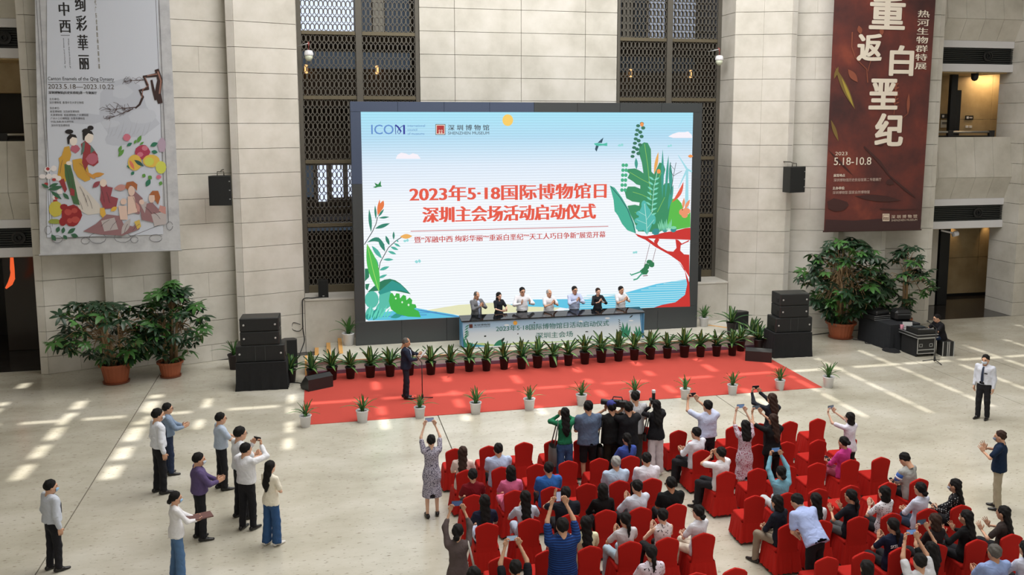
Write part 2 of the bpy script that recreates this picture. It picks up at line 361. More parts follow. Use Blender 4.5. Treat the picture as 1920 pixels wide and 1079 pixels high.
# ---- galleries at both ends of the wall: stone parapets, air grille bands, rooms behind
def gallery(side):
    mir = side == 'left'
    X = (lambda q: 2*XC-q) if mir else (lambda q: q)
    g = room('wall_gallery_'+side)
    def mk(nm, p, q, y0, y1, z0, z1, m, b=.01):
        p, q = sorted((X(p), X(q))); return MB().bbox(p, q, y0, y1, z0, z1, b).obj(nm, m, g)
    x0, x1 = 22.97, 27.2
    for zp0, zp1, zf in ((5.61, 7.2, 4.73), (11.78, 13.4, 10.97)):
        n = 5; ws = (x1-x0)/n
        for k in range(n):   # parapet panels with the splayed soffit panel under each
            a, b_ = X(x0+ws*k), X(x0+ws*(k+1)); a, b_ = min(a, b_)+.006, max(a, b_)-.006
            m = MB(); m.add([(a, 30.96, zp0), (b_, 30.96, zp0), (b_, 31.2, zp1), (a, 31.2, zp1), (a, 31.5, zp0), (b_, 31.5, zp0), (b_, 31.5, zp1), (a, 31.5, zp1)],
                  [(0, 1, 2, 3), (5, 4, 7, 6), (4, 0, 3, 7), (1, 5, 6, 2), (3, 2, 6, 7), (4, 5, 1, 0)]); m.obj('parapet_panel', M_STONE, g)
            m = MB(); m.add([(a, 31.32, zf+.005), (b_, 31.32, zf+.005), (b_, 30.97, zp0-.008), (a, 30.97, zp0-.008), (a, 31.6, zf), (b_, 31.6, zf), (b_, 31.6, zp0-.01), (a, 31.6, zp0-.01)],
                  [(0, 1, 2, 3), (5, 4, 7, 6), (4, 0, 3, 7), (1, 5, 6, 2), (3, 2, 6, 7), (4, 5, 1, 0)]); m.obj('soffit_panel', M_STONE, g)
        mk('fascia_band', x0, x1, 31.3, 31.6, zf-.27, zf, M_WHITEP); mk('fascia_band', x0, x1, 31.3, 31.6, zf-1.2, zf-.9, M_WHITEP)
        mk('vent_back', x0, x1, 31.48, 31.6, zf-.9, zf-.27, M_BLACK)
        for k in range(8): mk('vent_slat', x0, x1, 31.36, 31.44, zf-.87+.075*k, zf-.84+.075*k, mat('vent_grey', (52, 56, 55), .5), .003)
        for u in (x0+.75, x0+3.05):
            m = MB(); prof = [(.21, 0), (.21, -.05), (.15, -.07), (.15, -.03), (.09, -.02), (.09, -.06), (.07, -.06), (.05, .02)]
            N = 18; vs = [(X(u)+r*cos(2*pi*k/N), 31.36+d, zf-.585+r*sin(2*pi*k/N)) for r, d in prof for k in range(N)]
            m.add(vs, [(i*N+k, i*N+(k+1) % N, (i+1)*N+(k+1) % N, (i+1)*N+k) for i in range(len(prof)-1) for k in range(N)]+[tuple((len(prof)-1)*N+k for k in range(N))])
            m.obj('air_nozzle', M_BLACK, g, smooth=False)
    # slabs and room behind
    for z in (4.2, 10.45):
        mk('floor_slab', x0-.0, x1+.0, 31.6, 37, z-.6, z+.1, M_WARM)
        mk('ceiling_plate', x0, x1, 31.6, 36.9, z-.72, z-.61, mat('gallery_ceiling', (190, 165, 120), .6))
    # handrail of the first floor gallery
    a, b_ = sorted((X(x0), X(x1-.45)))
    r = MB(); r.tube([(a, 31.62, 7.4), (b_, 31.62, 7.4)], .045, 10); r.obj('handrail', mat('steel_rail', (200, 200, 196), .3, .8), g, smooth=True)
    for u in (x0+1.05, x0+1.75, x1-.55): mk('rail_post', u-.12, u+.12, 31.56, 31.7, 7.15, 7.46, M_BLACK)
    mk('rail_shadow_bar', x0, x1-.4, 31.6, 31.66, 7.2, 7.26, M_BLACK)
    # end pier with splayed reveal
    par = g
    for z0, z1 in zip(ZJ[:-1], ZJ[1:]):
        k0, k1 = ZJ.index(z0), 0
        p = [(27.2, 30.47), (27.85, 30.47), (27.85, 30.9), (27.85, 32.0), (27.2, 32.0)]
        P = [(X(u), v) for u, v in p];  P = P[::-1] if mir else P
        MB().prism(P, z0+JT, z1-JT).obj('stone_panel', M_STONE, g)
    a, b_ = sorted((X(27.9), X(33.2)))
    for z0, z1 in zip(ZJ[:-1], ZJ[1:]): MB().bbox(a, b_, 30.47, 30.8, z0+JT, z1-JT, .005).obj('stone_panel', M_STONE, g)
    mk('pier_core', 27.22, 33.2, 30.8, 31, 0, ZT, M_JOINT)
    return mk
mk = gallery('right')
dim = mat('corridor_wall', (150, 136, 112), .7, noise=.08)
MBk = mk
WARMP = M_WARM
for i in range(3): mk('back_panel', 27.3+1.6*i, 28.89+1.6*i, 34.6, 34.8, .0, 1.75, M_WARM); mk('back_panel', 27.3+1.6*i, 28.89+1.6*i, 34.6, 34.8, 1.76, 3.6, M_WARM)
mk('baseboard', 27.3, 32, 34.55, 34.6, 0, .14, M_BLACK)
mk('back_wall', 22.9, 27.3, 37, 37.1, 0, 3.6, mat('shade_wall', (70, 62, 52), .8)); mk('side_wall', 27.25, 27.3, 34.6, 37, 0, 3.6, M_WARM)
mk('black_column', 25.67, 26.14, 33.0, 33.4, 0, 3.6, M_BLACK, .02); mk('stone_column', 24.95, 25.6, 33.05, 33.5, 0, 3.6, M_STONE, .02)
mk('door_slab', 23.0, 24.7, 33.8, 33.9, 0, 3.6, M_BLACK)
for i in range(5): mk('back_panel', 23.0+1.75*i, 24.74+1.75*i, 33.6, 33.7, 4.3, 7.9, M_WARM); mk('back_panel', 23.0+1.75*i, 24.74+1.75*i, 33.6, 33.7, 7.91, 9.9, M_WARM)
mk('black_column', 25.45, 25.75, 32.6, 32.8, 4.3, 9.84, M_BLACK, .02); mk('black_screen', 25.56, 25.96, 32.62, 32.7, 4.3, 9.1, M_BLACK, .02)
mk('door_frame', 24.6, 25.64, 33.5, 33.6, 4.3, 9.33, mat('door_brown', (84, 70, 52), .6)); mk('door_leaf', 24.6, 25.4, 33.45, 33.52, 4.3, 9.2, mat('door_dark', (44, 38, 32), .6))
def spot(x, y, z, e, col=(1, .66, .32), tgt=None, ang=70, blend=.8):
    l = bpy.data.lights.new('downlight', 'SPOT'); l.energy = e; l.color = col; l.spot_size = R(ang); l.spot_blend = blend; l.shadow_soft_size = .04
    o = bpy.data.objects.new('downlight', l); COL.objects.link(o); o.location = (x, y, z)
    d = Vector(tgt or (x, y, 0))-o.location; o.rotation_euler = d.to_track_quat('-Z', 'Y').to_euler(); return o
area('gallery_strip', (26.2, 33.1, 9.8), 4.5, .3, 150, rot=(R(12), 0, 0), color=(1, .7, .38))
spot(27.15, 33.42, 9.8, 160, tgt=(27.15, 33.62, 4), ang=38, blend=1)
for x, e in ((27.45, 50), (29.2, 60)): spot(x, 34.45, 3.5, e, tgt=(x, 34.62, 0), ang=60, blend=1)
area('corridor_glow', (27, 32.9, 3.5), 5, 1.2, 16, color=(1, .88, .7))
# small signs in the first floor room
def wallsign(x, z, nm, lab, col, bits):
    t = thing(nm, lab, 'sign', (x, 33.59, z))
    MB().bbox(-.2, .2, -.02, 0, -.09, .09, .004).obj('plate', col, t)
    m = MB(); m.box(-.15, -.04, -.026, -.02, -.05, .05)
    for k in range(bits): m.box(.0+.05*k, .035+.05*k, -.026, -.02, -.03, .03)
    m.obj('pictogram', M_WHITEP, t)
wallsign(27.16, 7.98, 'wall_sign', 'small black restroom sign on the warm-lit upper right gallery wall', M_BLACK, 3)
t = thing('wall_switch', 'pale switch plates below the black sign in the upper right gallery', 'switch', (27.16, 33.59, 7.6)); MB().bbox(-.16, -.02, -.02, 0, -.05, .05, .004).obj('plate', M_WHITEP, t); MB().bbox(.02, .16, -.02, 0, -.05, .05, .004).obj('plate', M_WHITEP, t)
t = thing('wall_sign', 'small black sign beside the dark doorway in the upper right gallery', 'sign', (25.88, 33.49, 8.04)); MB().bbox(-.2, .2, -.02, 0, -.1, .1, .004).obj('plate', M_BLACK, t); MB().box(-.14, -.04, -.026, -.02, -.05, .05).obj('pictogram', M_WHITEP, t)
t = thing('notice_board', 'pale notice sheet under the sign beside the upper gallery doorway', 'notice', (25.88, 33.49, 7.72)); MB().bbox(-.18, .18, -.015, 0, -.16, .16, .003).obj('sheet', mat('notice_paper', (196, 194, 184), .7), t); MB().box(-.12, .12, -.02, -.015, -.02, .08).obj('print', mat('notice_print', (110, 110, 106), .7), t)
mk = gallery('left')
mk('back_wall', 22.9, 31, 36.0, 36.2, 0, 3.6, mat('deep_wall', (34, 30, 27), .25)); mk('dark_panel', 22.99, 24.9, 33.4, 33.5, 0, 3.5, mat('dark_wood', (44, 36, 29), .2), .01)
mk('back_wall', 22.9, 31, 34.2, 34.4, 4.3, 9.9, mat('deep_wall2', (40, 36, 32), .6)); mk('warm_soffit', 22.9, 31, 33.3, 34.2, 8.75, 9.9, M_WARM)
area('gallery_strip', (2*XC-26, 32.9, 9.8), 5.5, .3, 130, rot=(R(12), 0, 0), color=(1, .7, .38))
# glowing orange tube sculpture deep in the left doorway
tp = [W(22, 482, 32.4), W(23, 505, 32.4), W(23, 522, 32.4), W(19, 532, 32.4), W(11, 541, 32.4)]
t = thing('neon_sculpture', 'glowing orange curved strip inside the dark left doorway', 'light', tp[0]-Vector((0, 0, .3)))
MB().tube([p-t.location for p in tp], [.05, .07, .09, .08, .03], 8).obj('light_tube', mat('neon_orange', (235, 96, 50), .5, emit=1.0), t, smooth=True)
for a_, b_ in ((-17.2, -8.0), (22.0, 33.2)): MB().box(a_, b_, 31.8, 40, ZT-.4, ZT-.2).obj('gallery_roof', M_STONE, wall_back)
# ================================================================== STAGE
stage = room('trim_stage'); SZ = .43
M_TREAD = stone_mat('stage_stone', (188, 183, 168), (206, 202, 188), (216, 212, 200), .26, .6, (.6, 1, 1), .05)
segs = [-.5, 2.1, 4.7, 7.3, 9.9, 12.5, 14.9]
for a, b in zip(segs[:-1], segs[1:]):
    MB().bbox(a+.003, b-.003, 28.0, 28.75, SZ-.06, SZ, .006).obj('stage_edge_slab', M_TREAD, stage)
    MB().bbox(a+.003, b-.003, 28.03, 28.08, .1, SZ-.065, .004).obj('stage_riser', M_STONE, stage)
for a, b in ((.57, 4.7), (4.7, 9.9), (9.9, 13.9)): MB().bbox(a+.003, b-.003, 28.756, 30.94, SZ-.06, SZ, .006).obj('stage_slab', M_TREAD, stage)
MB().box(.6, 14.88, 28.08, 30.94, 0, SZ-.06).obj('stage_core', M_STONE, stage); MB().box(-.48, .6, 28.08, 28.74, 0, SZ-.06).obj('stage_core', M_STONE, stage)
MB().bbox(-.2, .19, 28.76, 30.94, 0, .14, .004).obj('step', M_TREAD, stage); MB().bbox(.19, .57, 28.76, 30.94, 0, .29, .004).obj('step', M_TREAD, stage)
MB().bbox(13.9, 14.9, 28.756, 29.6, SZ-.06, SZ, .006).obj('stage_slab', M_TREAD, stage)
for x, y0_, y1_, z in ((-.2, 28.9, 30.93, .14), (.19, 28.9, 30.93, .29), (.57, 28.8, 30.93, SZ)): MB().bbox(x-.07, x+.06, y0_, y1_, z, z+.008, .002).obj('wood_edge', M_WOODE, stage)
MB().bbox(-.56, -.49, 28.05, 28.8, 0, SZ+.01, .002).obj('wood_edge', M_WOODE, stage)
o = MB().bbox(0, 1.15, -.05, .05, 0, .008, .002).obj('wood_edge', M_WOODE, stage); o.location = (13.75, 29.95, SZ); o.rotation_euler = (0, 0, R(-48))
MB().bbox(-.5, 14.9, 27.98, 28.03, 0, .12, .004).obj('stage_kick', mat('mauve_kick', (120, 84, 104), .5), stage)
for a, b in zip(segs[:-1], segs[1:]): MB().box(a, b, 27.99, 28.0, SZ-.02, SZ-.004).obj('stage_nosing', M_WOODE, stage)
# the red carpet
car = thing('red_carpet', 'wide flat red carpet laid on the floor in front of the stage', 'carpet')
m = MB(); m.add([(-.56, 23.27, .012), (14.36, 23.25, .012), (14.45, 26.6, .012), (14.3, 27.97, .012), (-.56, 27.97, .012)], [(0, 1, 2, 3, 4)])
m.add([(-.56, 23.27, 0), (14.36, 23.25, 0), (14.45, 26.6, 0), (14.3, 27.97, 0), (-.56, 27.97, 0), (-.56, 23.27, .012), (14.36, 23.25, .012), (14.45, 26.6, .012), (14.3, 27.97, .012), (-.56, 27.97, .012)], [(i, (i+1) % 5, 5+(i+1) % 5, 5+i) for i in range(5)])
m.obj('carpet_sheet', mat('red_felt', (186, 74, 64), .95, noise=.05, nscale=1.2, bump=.15, bscale=90, spec=.2), car)
# ================================================================== FLAT PRINT HELPERS
class Art:
    """flat shapes on a vertical sheet at depth Y, drawn through picture points projected onto that sheet"""
    def __init__(s, parent, Y, emit=0., loc=None): s.p, s.Y, s.e, s.k, s.loc = parent, Y, emit, 0, (loc or Vector())
    def P(s, x, y): v = W(x, y, s.Y); return v-s.loc
    def put(s, name, rgb, polys, pts=True, emit=None, mt=None):
        if name in ('cloud_picture', 'robe_picture', 'sea_picture') and len(polys) > 1:
            for q_ in polys: s.put(name, rgb, [q_], pts, emit, mt)
            return
        s.k += 1; d = s.k*.0005; mb = MB()
        for n_, poly in enumerate(polys):
            vs = []; dn = d+n_*.00003
            for q in poly:
                v = s.P(*q) if pts else Vector(q)
                vs.append((v.x, v.y-dn, v.z))
            area = sum(vs[i][0]*vs[(i+1) % len(vs)][2]-vs[(i+1) % len(vs)][0]*vs[i][2] for i in range(len(vs)))
            if area < 0: vs = vs[::-1]
            mb.add(vs, [tuple(range(len(vs)))])
        m = mt or mat('print_'+'_'.join(map(str, rgb)), rgb, .7, emit=(s.e if emit is None else emit))
        return mb.obj(name, m, s.p)
    def text(s, name, txt, rgb, x0, y0t, y0b, x1, bold=.0, fit=True, vertical=False, heavy=False, m=None):
        cu = bpy.data.curves.new('t', 'FONT'); cu.body = '\n'.join(txt) if vertical else txt; cu.resolution_u = 3
        cu.space_line = 1.15; cu.align_x = 'LEFT'
        o = bpy.data.objects.new('t', cu); COL.objects.link(o)
        dg = bpy.context.evaluated_depsgraph_get(); dg.update()
        me = bpy.data.meshes.new_from_object(o.evaluated_get(dg)); bpy.data.objects.remove(o); bpy.data.curves.remove(cu)
        n = len(me.vertices)
        if not n: return None
        co = np.empty(n*3); me.vertices.foreach_get('co', co); co = co.reshape(-1, 3)
        lo, hi = co.min(0), co.max(0)
        A = s.P(x0, y0t); B = s.P(x0, y0b); C = s.P(x1, y0b)
        s.k += 1
        u = (co[:, 0]-lo[0])/(hi[0]-lo[0]); v = (co[:, 1]-lo[1])/(hi[1]-lo[1])
        out = np.empty_like(co); out[:, 0] = A.x+u*(C.x-A.x); out[:, 2] = B.z+v*(A.z-B.z); out[:, 1] = A.y-s.k*.0005
        if bold and len(txt) <= 40:      # heavier weight: slightly shifted copies of the outlines, joined
            em = (C.x-A.x)/max(1, len(txt) if not vertical else 1); em = min(em, abs(A.z-B.z)/(len(txt) if vertical else 1)); dd = em*bold*.8
            vs, fs = [], []; F0 = [tuple(p.vertices) for p in me.polygons]
            for q_, (ax_, az_) in enumerate(((-1.5, 0), (-.5, 0), (.5, 0), (1.5, 0)) if not heavy else ((-1, 0), (1, 0), (0, .6), (0, -.6), (-.8, .5), (.8, -.5), (.8, .5), (-.8, -.5))):
                o2 = out.copy(); o2[:, 0] += ax_*dd; o2[:, 2] += az_*dd; o2[:, 1] -= q_*.00006; fs += [tuple(i+len(vs) for i in f) for f in F0]; vs += [tuple(v) for v in o2]
            me = bpy.data.meshes.new(name); me.from_pydata(vs, [], fs); out = np.array(vs)
        me.vertices.foreach_set('co', out.reshape(-1)); me.name = name
        me.materials.clear(); me.materials.append(m or mat('print_'+'_'.join(map(str, rgb)), rgb, .7, emit=s.e)); me.update()
        return link(name, me, s.p)
def leafp(x0, y0, x1, y1, w, n=8, bend=0., taper=1.):
    dx, dy = x1-x0, y1-y0; L = math.hypot(dx, dy); nx, ny = -dy/L, dx/L; a, b = [], []
    for i in range(n+1):
        t = i/n; c = sin(pi*t**taper)*w/2; o = bend*sin(pi*t)
        a.append((x0+dx*t+nx*(o+c), y0+dy*t+ny*(o+c))); b.append((x0+dx*t+nx*(o-c), y0+dy*t+ny*(o-c)))
    return a+b[::-1][1:-1]
def blob(cx, cy, rx, ry, n=14, j=0., seed=0):
    r = random.Random(seed+int(cx*7+cy)); return [(cx+rx*cos(2*pi*k/n)*(1+r.uniform(-j, j)), cy+ry*sin(2*pi*k/n)*(1+r.uniform(-j, j))) for k in range(n)]
def strip(pts, w):
    a, b = [], []
    for i, p in enumerate(pts):
        q0, q1 = pts[max(i-1, 0)], pts[min(i+1, len(pts)-1)]; dx, dy = q1[0]-q0[0], q1[1]-q0[1]; L = math.hypot(dx, dy) or 1
        ww = w[i] if isinstance(w, (list, tuple)) else w
        a.append((p[0]-dy/L*ww/2, p[1]+dx/L*ww/2)); b.append((p[0]+dy/L*ww/2, p[1]-dx/L*ww/2))
    return a+b[::-1]
# ================================================================== LED SCREEN
SY = 29.74
scr = thing('led_screen', 'huge glowing event screen in a dark grey frame at the back of the stage', 'screen', (7.14, SY, SZ))
L0 = Vector(scr.location)
def sb(x0, x1, y0, y1, z0, z1, nm, m, b=.006): return MB().bbox(x0-L0.x, x1-L0.x, y0-L0.y, y1-L0.y, z0-L0.z, z1-L0.z, b).obj(nm, m, scr)
M_BEZ = mat('screen_case_dark', (62, 66, 68), .3)
M_BEZT = mat('screen_case_top', (66, 78, 102), .3)
sb(1.07, 13.2, SY+.03, SY+.5, SZ, 8.45, 'cabinet_back', M_BEZ)
xs_ = [1.07+i*12.13/8 for i in range(9)]
for a, b in zip(xs_[:-1], xs_[1:]):
    sb(a+.004, b-.004, SY-.02, SY+.03, SZ+.002, 1.23, 'lower_panel', M_BEZ, .003); sb(a+.004, b-.004, SY-.02, SY+.03, 8.13, 8.45, 'upper_panel', M_BEZT if b < 8 else M_BEZ, .003)
for z0, z1 in ((1.235, 3.5), (3.5, 5.8), (5.8, 8.125)):
    sb(1.075, 1.405, SY-.02, SY+.03, z0, z1-.004, 'side_panel', M_BEZ if z0 < 5 else M_BEZT, .003); sb(12.865, 13.195, SY-.02, SY+.03, z0, z1-.004, 'side_panel', M_BEZ, .003)
sm = bpy.data.materials.new('led_picture'); sm.use_nodes = True; nt = sm.node_tree; pb = nt.nodes['Principled BSDF']
g_ = nt.nodes.new('ShaderNodeNewGeometry'); sp = nt.nodes.new('ShaderNodeSeparateXYZ'); nt.links.new(g_.outputs['Position'], sp.inputs[0])
mr = nt.nodes.new('ShaderNodeMapRange'); mr.inputs[1].default_value = 1.23; mr.inputs[2].default_value = 8.13; nt.links.new(sp.outputs[2], mr.inputs[0])
colr = ramp(nt, mr.outputs[0], [(0, (244, 250, 255)), (.55, (243, 248, 254)), (.74, (222, 236, 250)), (.88, (176, 219, 242)), (1, (162, 226, 246))])
mth = nt.nodes.new('ShaderNodeMath'); mth.operation = 'MULTIPLY'; mth.inputs[1].default_value = 2*pi/.088; nt.links.new(sp.outputs[2], mth.inputs[0])
sn = nt.nodes.new('ShaderNodeMath'); sn.operation = 'SINE'; nt.links.new(mth.outputs[0], sn.inputs[0])
mr2 = nt.nodes.new('ShaderNodeMapRange'); mr2.inputs[1].default_value = .35; mr2.inputs[2].default_value = 1; mr2.inputs[3].default_value = 1; mr2.inputs[4].default_value = .84; nt.links.new(sn.outputs[0], mr2.inputs[0])
vm = nt.nodes.new('ShaderNodeVectorMath'); vm.operation = 'SCALE'; nt.links.new(colr, vm.inputs[0]); nt.links.new(mr2.outputs[0], vm.inputs['Scale'])
pb.inputs['Base Color'].default_value = (.02, .02, .02, 1); pb.inputs['Roughness'].default_value = .5
nt.links.new(vm.outputs[0], pb.inputs['Emission Color']); pb.inputs['Emission Strength'].default_value = .97
o = MB().box(1.405-L0.x, 12.865-L0.x, .0, .03, 1.235-L0.z, 8.125-L0.z).obj('display_panel', sm, scr)
A = Art(scr, SY, emit=.93, loc=L0)
ORG, DKG, MIDG, TEAL = (232, 84, 62), (24, 92, 74), (60, 150, 100), (74, 178, 160)
# sea, sand and hills along the bottom
A.put('sea_picture', (92, 196, 228), [[(687, 598), (687, 590), (780, 578), (850, 590), (868, 594.5), (750, 600.5), (690, 601.5)]])
A.put('sand_picture', (232, 232, 190), [[(800, 582), (860, 572), (925, 568), (985, 575), (1050, 577), (1040, 583), (930, 588), (872, 593)]])
A.put('sea_picture', (98, 200, 232), [[(955, 572), (1000, 562), (1100, 561), (1160, 553), (1230, 533), (1291, 523.5), (1291, 573), (1200, 577), (1090, 582), (1050, 577), (985, 575)]])
st = []
for k in range(14):
    y = 526+k*4; st.append([(1291, y), (1291, y+1.6), (1130+k*-6, y+9.2), (1130-k*6+0, y+7.6)] if y > 545 else [(1291, y), (1291, y+1.5), (1258-k*14, y+3.2), (1258-k*14, y+1.7)])
A.put('sea_stripes', (178, 228, 240), st)
A.put('sea_stripes', (70, 140, 196), [[(700, 594), (700, 595.4), (800, 591.4), (800, 590)], [(740, 588.5), (740, 589.7), (820, 586), (820, 585)], [(780, 582), (790, 581.5), (868, 594.6), (855, 595)]])
# clouds and sun
A.put('sun_disc', (250, 206, 96), [blob(952, 225.5, 10, 11, 22)])
A.put('cloud_picture', (250, 244, 252), [[(742, 298), (745, 291), (752, 286.5), (761, 288), (767, 291), (774, 287.5), (783, 290), (789, 298)], [(1253, 256), (1262, 251), (1272, 248), (1284, 248), (1290, 246.5), (1297, 253), (1298, 259), (1262, 259)]])
# titles
A.text('title_text', '2023年5·18国际博物馆日', ORG, 768.5, 349, 379, 1136, bold=.045)
A.text('title_text', '深圳主会场活动启动仪式', ORG, 793, 388.5, 418.5, 1116, bold=.045)
A.put('title_rule', (196, 90, 90), [[(770, 433.4), (770, 434.6), (1140.5, 425.2), (1140.5, 424)]])
A.text('subtitle_text', '暨“浑融中西 绚彩华丽”“重返白垩纪”“天工人巧日争新”展览开幕', (200, 56, 48), 777, 444, 456.2, 1135, bold=.022)
# emblems
A.text('council_logo', 'ICO', (92, 140, 206), 696, 234, 252, 738, bold=.01); A.put('council_logo', (24, 40, 150), [strip([(741, 235), (742, 252)], 1.2), strip([(741, 234.5), (746, 238), (752, 247)], 3), strip([(752, 247), (748, 251.5), (745, 248), (748, 241), (757.5, 234.5)], 1.2), strip([(757.5, 234.5), (757.8, 252)], 3.4)])
A.text('council_text', 'international\ncouncil\nof museums', (92, 140, 196), 764, 233.5, 253, 797)
A.put('museum_logo', (58, 60, 60), [[(816.5, 233), (835, 233), (835, 253), (816.5, 253)]]); A.put('museum_logo', (236, 220, 205), [[(817.5, 234), (834, 234), (834, 252), (817.5, 252)]])
A.put('museum_logo', (178, 36, 36), [[(819, 235.5), (832.6, 235.5), (832.6, 250.6), (819, 250.6)]])
A.put('museum_logo', (236, 214, 196), [blob(823.8, 245.2, 1.6, 1.8, 8), blob(828.2, 245.2, 1.6, 1.8, 8), blob(823.8, 249, 1.5, 1.5, 8), blob(828.2, 249, 1.5, 1.5, 8)]); A.put('museum_logo', (178, 36, 36), [blob(823.8, 245.2, .8, .9, 6), blob(828.2, 245.2, .8, .9, 6)])
A.text('museum_name', '深 圳 博 物 馆', (58, 62, 70), 840, 234, 244.8, 917, bold=.02); A.text('museum_name', 'SHENZHEN MUSEUM', (58, 62, 70), 840, 247, 252.6, 917)
# left foliage
A.put('foliage_picture', (48, 60, 62), [strip([(683, 459), (698, 435), (705, 420), (708, 407)], 1.4), strip([(707, 522), (713, 492), (728, 465), (742, 452), (753, 445)], 1.4)])
A.put('foliage_picture', (36, 130, 108), [leafp(696, 436, 692, 392, 6), leafp(705, 412, 703, 385, 4), leafp(709, 407, 720, 392, 4), leafp(710, 409, 730, 407, 4), leafp(703, 429, 731, 419, 7),
    leafp(688, 455, 722, 461, 8, bend=-9), leafp(722, 472, 709, 445, 8), leafp(730, 460, 723, 442, 6), leafp(738, 450, 738, 434, 4)])
A.put('foliage_picture', TEAL, [leafp(716, 485, 697, 461, 8), leafp(710, 500, 700, 480, 5), leafp(732, 463, 747, 469, 5), leafp(738, 456, 751, 463, 4), leafp(727, 471, 743, 477, 5), leafp(718, 487, 738, 487, 5), leafp(711, 507, 730, 500, 6), leafp(709, 522, 726, 515, 5), leafp(743, 450, 747, 454, 3)])
A.put('flower_picture', (232, 120, 62), [leafp(708, 406, 719, 376, 9, taper=1.6), leafp(708, 404, 712, 374, 5)]); A.put('flower_picture', (240, 178, 92), [leafp(750, 444, 773, 443, 9)])
A.put('foliage_picture', (26, 120, 88), [[(684, 504), (692, 504), (692, 520), (684, 528)], [(685, 533), (693, 532), (689, 545), (685, 541)], leafp(689, 548, 770, 552, 22, bend=-16)])
A.put('foliage_picture', (74, 190, 80), [leafp(688, 457, 711, 548, 20, n=12)]); A.put('foliage_picture', (170, 226, 110), [strip([(689, 460), (699, 505), (710, 545)], 1)])
A.put('foliage_picture', (84, 190, 170), [blob(697, 562, 13, 16, 14, .05), blob(723, 560, 13, 19, 14, .05), leafp(706, 598, 720, 560, 16), leafp(686, 600, 698, 572, 12)])
A.put('foliage_picture', (34, 150, 140), [leafp(700, 601, 708, 578, 14), leafp(688, 600, 693, 588, 10), leafp(732, 596, 757, 588, 9), [(709, 548), (735, 526), (752, 534), (766, 549), (752, 545), (733, 546), (712, 553)]])
mon = [(731, 552), (735, 549), (740, 556), (743, 550), (749, 551), (750, 560), (756, 553), (761, 555), (762, 563), (768, 558), (773, 563), (772, 570), (779, 571), (781, 577), (776, 579), (785, 584), (789, 595), (765, 594), (745, 589), (733, 580), (729, 565)]
A.put('foliage_picture', (56, 178, 66), [mon]); A.put('foliage_picture', (225, 245, 225), [blob(742, 560, 1.6, 1.8, 8), blob(754, 567, 1.6, 2, 8), blob(766, 572, 1.8, 2.2, 8)])
A.put('foliage_picture', (96, 214, 188), [leafp(690+4*i, 601-i*.3, 696+5*i, 572+(i % 3)*5, 3) for i in range(9)])
A.put('bird_picture', (26, 130, 66), [[(699, 351), (705, 349), (702, 343), (709, 346), (714, 339), (714, 347), (716, 350), (708, 351), (704, 352.5)]])
for (cx, cy, s_) in ((761, 452, 1.), (783, 491, 1.1), (1190, 474, .9), (1163, 273, 1.), (1255, 274, .8)):
    A.put('butterfly_picture', (150, 220, 220), [blob(cx-2*s_, cy, 3*s_, 2.4*s_, 8, .2), blob(cx+3*s_, cy-1, 2.4*s_, 2.8*s_, 8, .2)])
# right foliage, branch, swing
A.put('turbine_picture', (160, 220, 232), [strip([(1288, 318), (1287, 392)], [4, 7]), strip([(1288, 318), (1271, 291)], [4, 1]), strip([(1288, 318), (1272, 352)], [4, 1]), strip([(1288, 318), (1297, 322)], [4, 3])])
BR = [(1194, 441), (1212, 443), (1230, 440), (1245, 436), (1266, 433), (1285, 428), (1294, 427), (1294, 450), (1268, 449), (1233, 448), (1215, 447)]
A.put('branch_picture', (204, 40, 36), [BR, [(1190, 438), (1212, 445), (1226, 455), (1240, 465), (1262, 477), (1270, 488), (1283, 505), (1292, 530), (1293.5, 575), (1226, 577), (1240, 572), (1266, 567), (1284, 553), (1288, 533), (1284, 510), (1270, 488), (1255, 478), (1228, 463), (1210, 450), (1196, 444)],
    [(1236, 449), (1232, 457), (1236, 464), (1227, 460), (1226, 452), (1230, 446)], [(1266, 449), (1268, 465), (1262, 472), (1250, 471), (1258, 480), (1275, 492), (1292, 520), (1292, 478), (1282, 477), (1275, 470), (1276, 460), (1291, 453), (1292, 450), (1278, 457), (1271, 450)]])
A.put('leaf_picture', (62, 176, 148), [[(1143, 348), (1152, 352), (1166, 371), (1178, 392), (1189, 420), (1192, 438), (1176, 432), (1166, 420), (1158, 404), (1152, 396), (1150, 375)]]); A.put('leaf_picture', (18, 76, 84), [strip([(1145, 350), (1162, 370), (1176, 392), (1186, 418), (1191, 437)], 1.2)])
A.put('leaf_picture', (46, 142, 96), [[(1207, 267), (1214, 268), (1220, 280), (1220.5, 300), (1221, 322), (1226, 327), (1231, 316), (1236, 305), (1243, 306), (1247, 318), (1243, 335), (1240, 352), (1246, 344), (1258, 343), (1259, 356), (1255, 372), (1262, 378), (1268, 390), (1262, 410), (1256, 426), (1234, 436), (1196, 434), (1188, 415), (1180, 398), (1176, 386), (1190, 384), (1198, 386), (1199, 380), (1185, 378), (1174, 372), (1171, 360), (1177, 350), (1190, 350), (1200, 354), (1200, 348), (1193, 346), (1186, 340), (1176, 334), (1180, 326), (1175, 322), (1177, 317), (1190, 316), (1199, 320), (1206, 325), (1203, 305), (1197, 285), (1199, 273)]])
A.put('leaf_picture', (150, 210, 90), [strip([(1208, 270), (1214, 310), (1218, 350), (1220, 375)], .8), strip([(1180, 323), (1200, 335), (1217, 344)], .7), strip([(1186, 360), (1205, 366), (1216, 372)], .7), strip([(1243, 316), (1234, 335)], .7), strip([(1246, 370), (1232, 398)], .7), strip([(1190, 398), (1205, 404)], .7)])
A.put('hill_picture', (86, 188, 70), [[(1258, 373), (1270, 373), (1277, 381), (1280, 390), (1278, 400), (1290, 402), (1294, 398), (1294, 426), (1262, 432), (1250, 425)]])
